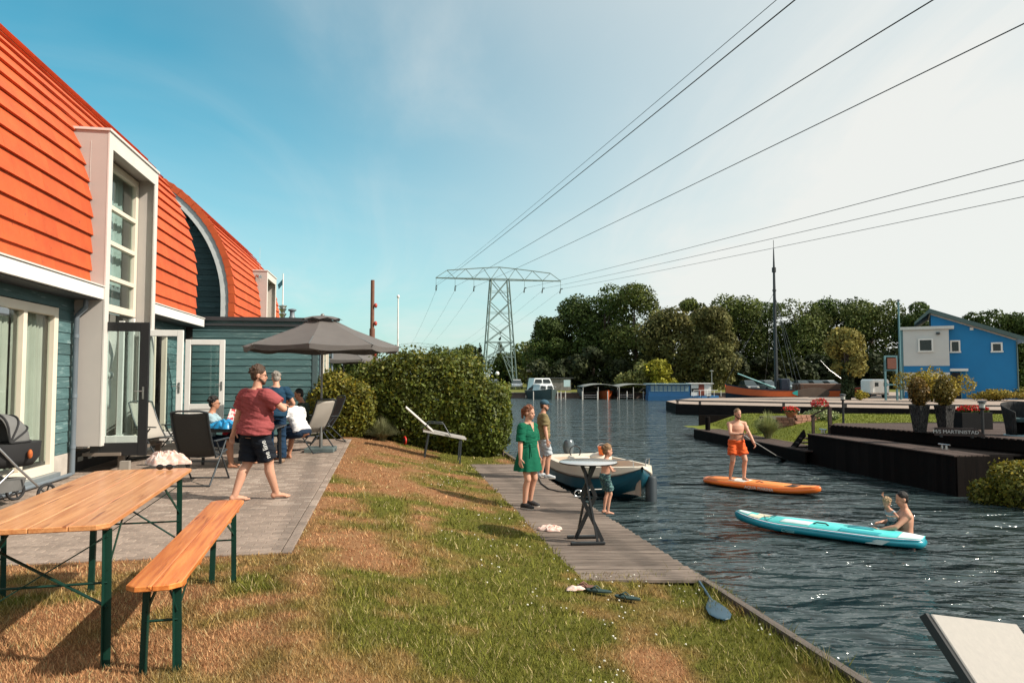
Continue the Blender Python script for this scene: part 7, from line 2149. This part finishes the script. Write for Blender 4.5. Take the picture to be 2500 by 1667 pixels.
# ------------------------------------------------ white caravan and car by the hoist
cv = thing('caravan', 'small white caravan parked by the hoist', 'caravan', (at(2134, 64), 64, .75)); 
MB().box((0, 0, 1.05), (1.7, 2.0, 1.35)).build('body', white_m, cv, bevel=.15); MB().box((0, -.4, .35), (1.6, 1.0, .1)).build('chassis', insm, cv)
for x in (-.35, .45): MB().box((x, -1.01, 1.25), (.32, .03, .34)).build('window', mat('far_dark_glass', (.012, .016, .016)), cv)
for x in (-.7, .7): MB().lathe([(.28, -.08), (.28, .08)], 12, (x, -.2, .28), Euler((0, pi / 2, 0)).to_matrix()).build('wheel', pblk, cv)
def car(label, px, Y, rz, c, z=.7, mirror=False):
    r = thing('parked_car', label, 'car', (at(px, Y), Y, z), rz, 'cars parked beyond the water')
    pm = mat('car_paint_%d' % (hash(c) % 9999), c, tuple(v * .9 for v in c), rough=.25, coat=.6)
    mb = MB(); S = [(-2.05, .50, .78, .62), (-1.9, .30, .84, .78), (-1.0, .22, .88, .92), (.6, .22, .88, .92), (1.5, .24, .86, .82), (2.0, .32, .80, .66), (2.1, .42, .74, .55)]
    V = []; F = []
    for (x, z0, w, z1) in S: V += [(x, -w, z0), (x, w, z0), (x, w, z1), (x, -w, z1)]
    for i in range(len(S) - 1):
        for k in range(4): F.append((4 * i + k, 4 * i + (k + 1) % 4, 4 * i + 4 + (k + 1) % 4, 4 * i + 4 + k))
    F += [(3, 2, 1, 0), (24, 25, 26, 27)]
    mb.add(V, F).build('body', pm, r, bevel=.05)
    mb = MB(); mb.add([(-1.75, -.78, .86), (1.15, -.78, .88), (1.15, .78, .88), (-1.75, .78, .86), (-1.2, -.62, 1.42), (.25, -.62, 1.45), (.25, .62, 1.45), (-1.2, .62, 1.42)], [(0, 1, 5, 4), (1, 2, 6, 5), (2, 3, 7, 6), (3, 0, 4, 7)]); mb.build('glasshouse', mat('car_glass', (.03, .045, .05), rough=.08), r)
    mb = MB(); mb.add([(-1.22, -.64, 1.41), (.27, -.64, 1.44), (.27, .64, 1.44), (-1.22, .64, 1.41), (-1.1, -.55, 1.47), (.15, -.55, 1.50), (.15, .55, 1.50), (-1.1, .55, 1.47)], [(0, 1, 5, 4), (1, 2, 6, 5), (2, 3, 7, 6), (3, 0, 4, 7), (4, 5, 6, 7)]); mb.build('roof', pm, r)
    for x in (-1.3, 1.3):
        for k in (-1, 1): MB().lathe([(.31, -.1), (.33, 0), (.31, .1)], 14, (x, k * .80, .33), Euler((pi / 2, 0, 0)).to_matrix()).build('wheel', pblk, r)
    for k in (-1, 1): MB().box((2.06, k * .58, .62), (.08, .28, .12)).build('headlight', white_m, r)
    return r
car('white car facing the water at the pylon foot', 1262, 112, radians(-90), (.70, .70, .70))
car('pale car half hidden by the hedge tip left of the pylon', 1206, 118, radians(-80), (.45, .47, .48))
for i, (px, c, w) in enumerate(((1826, (.05, .055, .06), 'dark'), (1872, (.20, .23, .24), 'grey'), (1916, (.30, .34, .36), 'silver'), (1956, (.04, .06, .06), 'black-green'), (1990, (.05, .07, .09), 'dark blue'), (2024, (.42, .45, .46), 'pale silver'))):
    car('%s car in the row behind the ship, %s from the left' % (w, 'first second third fourth fifth sixth'.split()[i]), px, 93, radians(-90 + (i % 3) * 12), c)
# ------------------------------------------------ ship with leeboard and mast
sh = thing('sailing_barge', 'navy and orange sailing barge with tall dark mast and brown leeboard', 'ship', (at(1770, 73), 73, 0), radians(-2))
XB = 15.5; st = [(0, .05, 1.9), (.04, .9, 1.75), (.12, 1.7, 1.5), (.25, 2.1, 1.35), (.5, 2.2, 1.3), (.75, 2.15, 1.35), (.9, 1.8, 1.5), (.97, 1.0, 1.7), (1, .1, 1.8)]
def band(f0, f1, o, m, nm):
    V = []; F = []
    for (s, w, zs) in st:
        for f in (f0, f1): V.append((s * XB, -(w * (.55 + .45 * min(1, f / .6)) + o), -.3 + (zs + .3) * f))
    for (s, w, zs) in st:
        for f in (f0, f1): V.append((s * XB, (w * (.55 + .45 * min(1, f / .6)) + o), -.3 + (zs + .3) * f))
    n = len(st)
    for g in (0, 2 * n):
        for i in range(n - 1): F.append((g + 2 * i, g + 2 * i + 1, g + 2 * i + 3, g + 2 * i + 2))
    MB().add(V, F).build(nm, m, sh, smooth=40)
navy_h = mat('navy_hull', (.012, .02, .04), rough=.4); orh = mat('orange_hull', (.62, .11, .02), (.52, .09, .018), scale=1, rough=.45)
band(0, .62, 0, navy_h, 'hull'); band(.60, .98, .03, orh, 'bulwark'); band(.97, 1.03, .06, navy_h, 'rail')
V = [(s * XB, -w * .95, zs - .25) for (s, w, zs) in st] + [(s * XB, w * .95, zs - .25) for (s, w, zs) in st]; n = len(st)
MB().add(V, [(i, i + 1, n + i + 1, n + i) for i in range(n - 1)]).build('deck', mat('ship_deck', (.12, .075, .05), rough=.8), sh)
MB().box((9.5, 0, 1.6), (4.5, 2.2, .8)).build('deckhouse', mat('ship_house', (.10, .05, .03), rough=.5), sh, bevel=.1)
MB().box((6.0, 0, 1.9), (1.0, 1.2, 1.2)).build('winch_house', navy_h, sh, bevel=.1)
mx = at(1892, 73) - at(1770, 73); zt = zat(608, 73)
MB().lathe([(.19, 1), (.17, zt * .6), (.12, zt * .86), (.05, zt)], 10, (mx, 0, 0)).build('mast', mat('dark_mast', (.022, .03, .036), rough=.5), sh, smooth=60)
MB().lathe([(.22, 0), (.22, .5)], 8, (mx, 0, zt * .845)).build('mast_band', blkm, sh); MB().lathe([(.2, 0), (.2, .2)], 8, (mx, 0, zt * .72)).build('mast_band', blkm, sh)
MB().tube([(mx, 0, zt), (mx, 0, zt + .9)], .03, 5).build('pennant_staff', blkm, sh)
for (x1, y1, z0, z1) in ((0, 0, 11.6, 2), (mx + 1.2, -2, 11.5, 1.3), (mx + 1.6, -2, 11.4, 1.3), (mx + 2.1, -2, 11.3, 1.3), (mx - .6, 2, 11.3, 1.3), (mx + 1.0, 2, 11.3, 1.3), (mx + .7, -2, 8, 1.3)):
    MB().tube([(mx, 0, z0), (x1, y1, z1)], .016, 4).build('rigging', insm, sh)
MB().tube([(mx - .3, -.6, 1.5), (mx - 4.2, -.9, 3.0)], [.10, .07], 8).build('boom', mat('teal_boom', (.12, .32, .33), rough=.5), sh, smooth=60)
MB().tube([(mx + 8, 0, 1.5), (mx + 5.5, 0, 3.4), (mx + 4.6, 0, 4.4)], [.07, .06, .03], 6).build('davit', steel_m, sh, smooth=60)
lb_ = MB(); pts = []
for a in np.linspace(0, 2 * pi, 25)[:-1]:
    x = 1.85 * cos(a); z = (.62 + .25 * (x / 1.85)) * sin(a) * .85; pts.append((x, z))
V = [(x, -.06, z) for x, z in pts] + [(x, .06, z) for x, z in pts]; n = len(pts)
lb_.add(V, [tuple(range(n)), tuple(range(2 * n - 1, n - 1, -1))] + [(i, n + i, n + (i + 1) % n, (i + 1) % n) for i in range(n)])
lx_ = at(1972, 71) - at(1770, 73)
lb_.build('leeboard', mat('brown_leeboard', (.13, .085, .06), (.09, .06, .045), scale=1.5, rough=.6), sh, loc=(lx_, -2.5, 1.05))
V = [p for p in pts if p[0] < -1.05]; V.sort(key=lambda p: atan2(p[1], p[0] + 1.3)); m = len(V)
MB().add([(x * 1.003, -.066, z * 1.003) for x, z in V], [tuple(range(m))]).build('leeboard_tip', mat('teal_tip', (.02, .42, .38), rough=.5), sh, loc=(lx_, -2.5, 1.05))
# ------------------------------------------------ cabin cruiser
cr = thing('cabin_cruiser', 'white cabin cruiser with dark hull moored bow-on at the far bank', 'boat', (at(1326, 85), 85.5, 0), radians(14))
wgel = mat('white_gelcoat', (.62, .65, .65), rough=.35); gh = mat('grey_green_hull', (.06, .085, .085), rough=.4)
mb = MB(); secs = [((0, -3.4, 0), .05, 1.25), ((0, -2.6, 0), .75, 1.15), ((0, -1.5, 0), 1.35, 1.05), ((0, 0, 0), 1.6, 1.0), ((0, 3, 0), 1.6, 1.0)]
V = []; F = []
for (c, w, zs) in secs: V += [(-w, c[1], zs), (-w * .75, c[1], -.1), (w * .75, c[1], -.1), (w, c[1], zs)]
for i in range(4):
    for k in range(3): F.append((4 * i + k, 4 * i + k + 1, 4 * i + 5 + k, 4 * i + 4 + k))
F.append((16, 17, 18, 19)); mb.add(V, F).build('hull', gh, cr, smooth=30)
MB().add([(-w, c[1], zs) for c, w, zs in secs] + [(w, c[1], zs) for c, w, zs in secs], [(i, i + 1, 5 + i + 1, 5 + i) for i in range(4)]).build('deck', wgel, cr)
mb = MB(); mb.add([(-.95, -1.7, 1.0), (.95, -1.7, 1.0), (1.3, .2, 1.0), (-1.3, .2, 1.0), (-.8, -1.4, 1.75), (.8, -1.4, 1.75), (1.15, .2, 1.85), (-1.15, .2, 1.85)], [(0, 1, 5, 4), (1, 2, 6, 5), (2, 3, 7, 6), (3, 0, 4, 7), (4, 5, 6, 7)]); mb.build('fore_cabin', wgel, cr, bevel=.06)
mb = MB(); mb.add([(-1.25, .0, 1.7), (1.25, .0, 1.7), (1.3, 2.8, 1.0), (-1.3, 2.8, 1.0), (-1.0, .4, 2.5), (1.0, .4, 2.5), (1.1, 2.6, 2.5), (-1.1, 2.6, 2.5)], [(0, 1, 5, 4), (1, 2, 6, 5), (2, 3, 7, 6), (3, 0, 4, 7), (4, 5, 6, 7)]); mb.build('wheelhouse', wgel, cr, bevel=.06)
fg = mat('far_dark_glass', (.012, .016, .016))
for k in (-1, 1):
    MB().add([(k * .08, -.02, 1.92), (k * 1.05, -.02, 1.92), (k * .88, .30, 2.36), (k * .08, .30, 2.36)], [(0, 1, 2, 3)]).build('windscreen', fg, cr, loc=(0, .02, 0)); MB().add([(k * .12, -1.70, 1.2), (k * .8, -1.70, 1.2), (k * .7, -1.52, 1.58), (k * .12, -1.52, 1.58)], [(0, 1, 2, 3)]).build('window', fg, cr, loc=(0, -.02, 0))
    MB().tube([(k * .1, -3.3, 1.25), (k * .75, -2.5, 1.6), (k * 1.3, -1.4, 1.55), (k * 1.55, 0, 1.4)], .025, 5).build('rail', steel_m, cr)
# ------------------------------------------------ boat shelters, houseboat, posts
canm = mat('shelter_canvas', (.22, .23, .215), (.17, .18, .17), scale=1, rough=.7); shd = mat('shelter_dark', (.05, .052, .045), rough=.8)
def shelter(label, px0, px1, Y, boat=None):
    x0, x1 = at(px0, Y), at(px1, Y); w = x1 - x0; r = thing('boat_shelter', label, 'boat shelter', (x0, Y, 0), 0, 'canvas boat shelters'); V = []; F = []; n = 10; dp = 7.0
    zr = zat(950, Y); zt = zat(937, Y)
    for j in (0, 1):
        for i in range(n + 1): V.append((w * i / n, j * dp, zr + (zt - zr) * sin(pi * (.12 + .76 * i / n)) ** .8))
    for i in range(n): F.append((i, i + 1, n + 2 + i, n + 1 + i))
    o = MB().add(V, F).build('canopy', canm, r, smooth=60); o.modifiers.new('t', 'SOLIDIFY').thickness = .08
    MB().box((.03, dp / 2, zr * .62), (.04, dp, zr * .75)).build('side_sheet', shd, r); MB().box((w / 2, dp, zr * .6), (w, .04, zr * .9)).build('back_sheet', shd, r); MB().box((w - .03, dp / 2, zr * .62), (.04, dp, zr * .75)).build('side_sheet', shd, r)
    for x in (.05, w * .42, w - .05): MB().tube([(x, 0, -.5), (x, 0, zr + .25)], .045, 6).build('post', mat('pale_post', (.45, .43, .40), rough=.7), r)
    for z in (.25, .5): MB().tube([(.05, 0, z), (w * .42, 0, z)], .04, 5).build('rail', steel_m, r)
    return r
shelter('left grey canvas boat shelter with an orange boat inside', 1422, 1512, 83); shelter('right grey canvas boat shelter next to the blue houseboat', 1506, 1600, 84)
ob = thing('orange_boat', 'orange open boat inside the left boat shelter', 'boat', (at(1480, 84), 84.2, 0), radians(-90)); V = []; F = []
for (s, w, z) in ((0, .7, .8), (1.5, 1.0, .8), (3, .9, .9), (4.2, .45, 1.0), (4.8, .03, 1.1)): V += [(s, -w, z), (s, -w * .7, -.1), (s, w * .7, -.1), (s, w, z)]
for i in range(4):
    for k in range(3): F.append((4 * i + k, 4 * i + k + 1, 4 * i + 5 + k, 4 * i + 4 + k))
F.append((0, 3, 2, 1)); ob.location.y += 3.5; MB().add(V, F).build('hull', mat('orange_boat_hull', (.40, .075, .015), rough=.45), ob, smooth=30); MB().box((1.5, 0, .78), (2.6, 1.5, .06)).build('cover', navy_c, ob)
hbp = thing('houseboat', 'blue houseboat with long windows and a white end cabin', 'houseboat', (at(1578, 80), 80, 0), radians(-4)); hl = at(1735, 80) - at(1578, 80)
bl2 = mat('houseboat_blue', (.012, .10, .24), (.01, .085, .21), scale=1, rough=.5)
MB().prism([(0, -1.4), (hl * .75, -1.5), (hl + .6, -.6), (hl + .6, .6), (hl * .75, 1.5), (0, 1.4)], -.3, .55).build('hull', bl2, hbp)
MB().box((hl * .32, 0, 1.15), (hl * .62, 2.5, 1.2)).build('cabin', bl2, hbp); MB().box((hl * .31, 0, 1.86), (hl * .68, 2.9, .10)).build('cabin_roof', mat('houseboat_roof', (.22, .33, .38), rough=.5), hbp)
for i in range(9): box('window', (.5 + i * hl * .0645, -1.26, 1.35), (hl * .052, .02, .62), mat('houseboat_glass', (.22, .32, .36), rough=.2), hbp)
MB().box((hl * .80, 0, 1.2), (hl * .30, 2.3, 1.35)).build('end_cabin', white_m, hbp); MB().box((hl * .81, 0, 1.92), (hl * .36, 2.6, .08)).build('cabin_roof', white_m, hbp)
MB().box((hl * .805, -1.17, 1.15), (.62, .04, 1.35)).build('door', mat('red_brown_door', (.22, .05, .03), rough=.5), hbp); MB().box((hl * .72, -1.165, 1.2), (.95, .03, .34)).build('window', mat('far_dark_glass', (.01, .01, .01)), hbp)
for i in range(5): MB().tube([(hl * .68 + i * .75, -1.5, .5), (hl * .68 + i * .75, -1.5, 1.15)], .025, 4).build('rail_post', white_m, hbp)
MB().tube([(hl * .68, -1.5, 1.15), (hl * 1.05, -1.2, 1.15)], .025, 4).build('rail', white_m, hbp)
for i, px in enumerate((1302, 1361, 1369, 1380, 1421, 1458, 1483, 1530, 1570)):
    r = thing('mooring_post', 'thin pale mooring post in the far water, %s from the left' % 'first second third fourth fifth sixth seventh eighth ninth'.split()[i], 'mooring post', (at(px, 81), 81, 0), 0, 'pale mooring posts by the far bank'); MB().lathe([(.06, -1), (.055, .95), (.03, 1.0)], 8).build('post', mat('pale_post', (.30, .29, .27), rough=.7), r, smooth=50)
# ------------------------------------------------ shed, signs, lamps, poles
sd2 = thing('garden_shed', 'grey wooden shed under the trees on the far bank', 'shed', (at(1366, 100), 100, .7)); gwm = mat('grey_shed_boards', (.22, .205, .19), (.15, .14, .13), scale=3, rough=.9, rand=.15)
for i in range(14): box('board', (-1.55 + i * .235, 0, .85), (.225, .05, 1.7), gwm, sd2)
MB().box((0, 1.2, 1.78), (3.9, 2.9, .12)).build('roof', insm, sd2); MB().box((0, 1.2, .85), (3.2, 2.2, 1.68)).build('core', dark_m, sd2)
ns = thing('notice_board', 'pale blue notice board beside the grey shed', 'sign', (at(1384, 97), 97, .7)); MB().box((0, 0, 1.05), (.9, .06, .95)).build('panel', mat('notice_blue', (.38, .55, .62), (.5, .62, .66), scale=5, rough=.6), ns); MB().box((0, .05, .5), (.08, .06, 1.2)).build('post', gwm, ns)
bs = thing('raised_cabin', 'pale boarded cabin box on stilts right of the pylon', 'cabin', (at(1297, 130), 130, .7)); MB().box((0, 0, zat(896, 130) - .7), (1.7, 1.5, 1.7)).build('box', mat('pale_cabin_boards', (.45, .36, .30), rough=.8, stretch=(1, 1, 8)), bs)
MB().box((-.1, 0, zat(884, 130) - .7), (2.2, 1.9, .12)).build('roof', insm, bs)
for x in (-.7, .7): MB().box((x, 0, 1.0), (.14, .14, 2.0)).build('stilt', gwm, bs)
def pole(name, label, cat, px, py_top, Y, r0, r1, m, z0=.7, extra=None):
    r = thing(name, label, cat, (at(px, Y), Y, z0)); h = zat(py_top, Y) - z0; MB().lathe([(r0, 0), (r1, h)], 10).build('pole', m, r, smooth=60)
    if extra: extra(r, h)
    return r
pole('street_lamp', 'globe street lamp beside the pylon foot', 'street lamp', 1214, 915, 100, .06, .05, insm, extra=lambda r, h: MB().ell((0, 0, h + .2), (.3, .3, .3)).build('globe', white_m, r, smooth=60))
pole('street_lamp', 'slim street lamp right of the houseboat', 'street lamp', 1737, 908, 92, .06, .05, steel_m, extra=lambda r, h: MB().lathe([(.05, 0), (.3, .1), (.3, .16), (.02, .3)], 10, (0, 0, h)).build('head', steel_m, r, smooth=40))
pole('flagpole', 'bare white flagpole behind the hedge', 'flagpole', 971, 724, 42, .06, .04, white_m, .9, lambda r, h: MB().ell((0, 0, h), (.09, .09, .11)).build('truck', white_m, r, smooth=60))
def rust(r, h):
    rd = mat('red_lamp', (.45, .06, .04), rough=.5)
    MB().lathe([(.16, h * .42), (.16, h * .62)], 10).build('collar', mat('rust_brown_steel', (.20, .085, .05)), r, smooth=50)
    for f in (.80, .66, .42): MB().ell((.20, -.05, h * f), (.10, .10, .14)).build('lamp', rd, r, smooth=60)
pole('signal_mast', 'rust-brown steel mast with red lamps behind the parasol', 'mast', 908, 684, 40, .13, .11, mat('rust_brown_steel', (.20, .085, .05), (.14, .06, .04), scale=3, rough=.8), .9, rust)
for i, (px, ty, Y) in enumerate(((845, 836, 60), (880, 846, 62), (800, 842, 58))):
    tree('broadleaf_tree', ('small tree between the two parasols', 'small tree right of the rust-brown mast', 'small tree over the annexe corner behind the parasol')[i], at(px, Y), Y, .9, zat(ty, Y) - .9, 1.9, dk, 2200, .22, 500 + i, low=.05, group='small trees behind the hedge', cl=14)
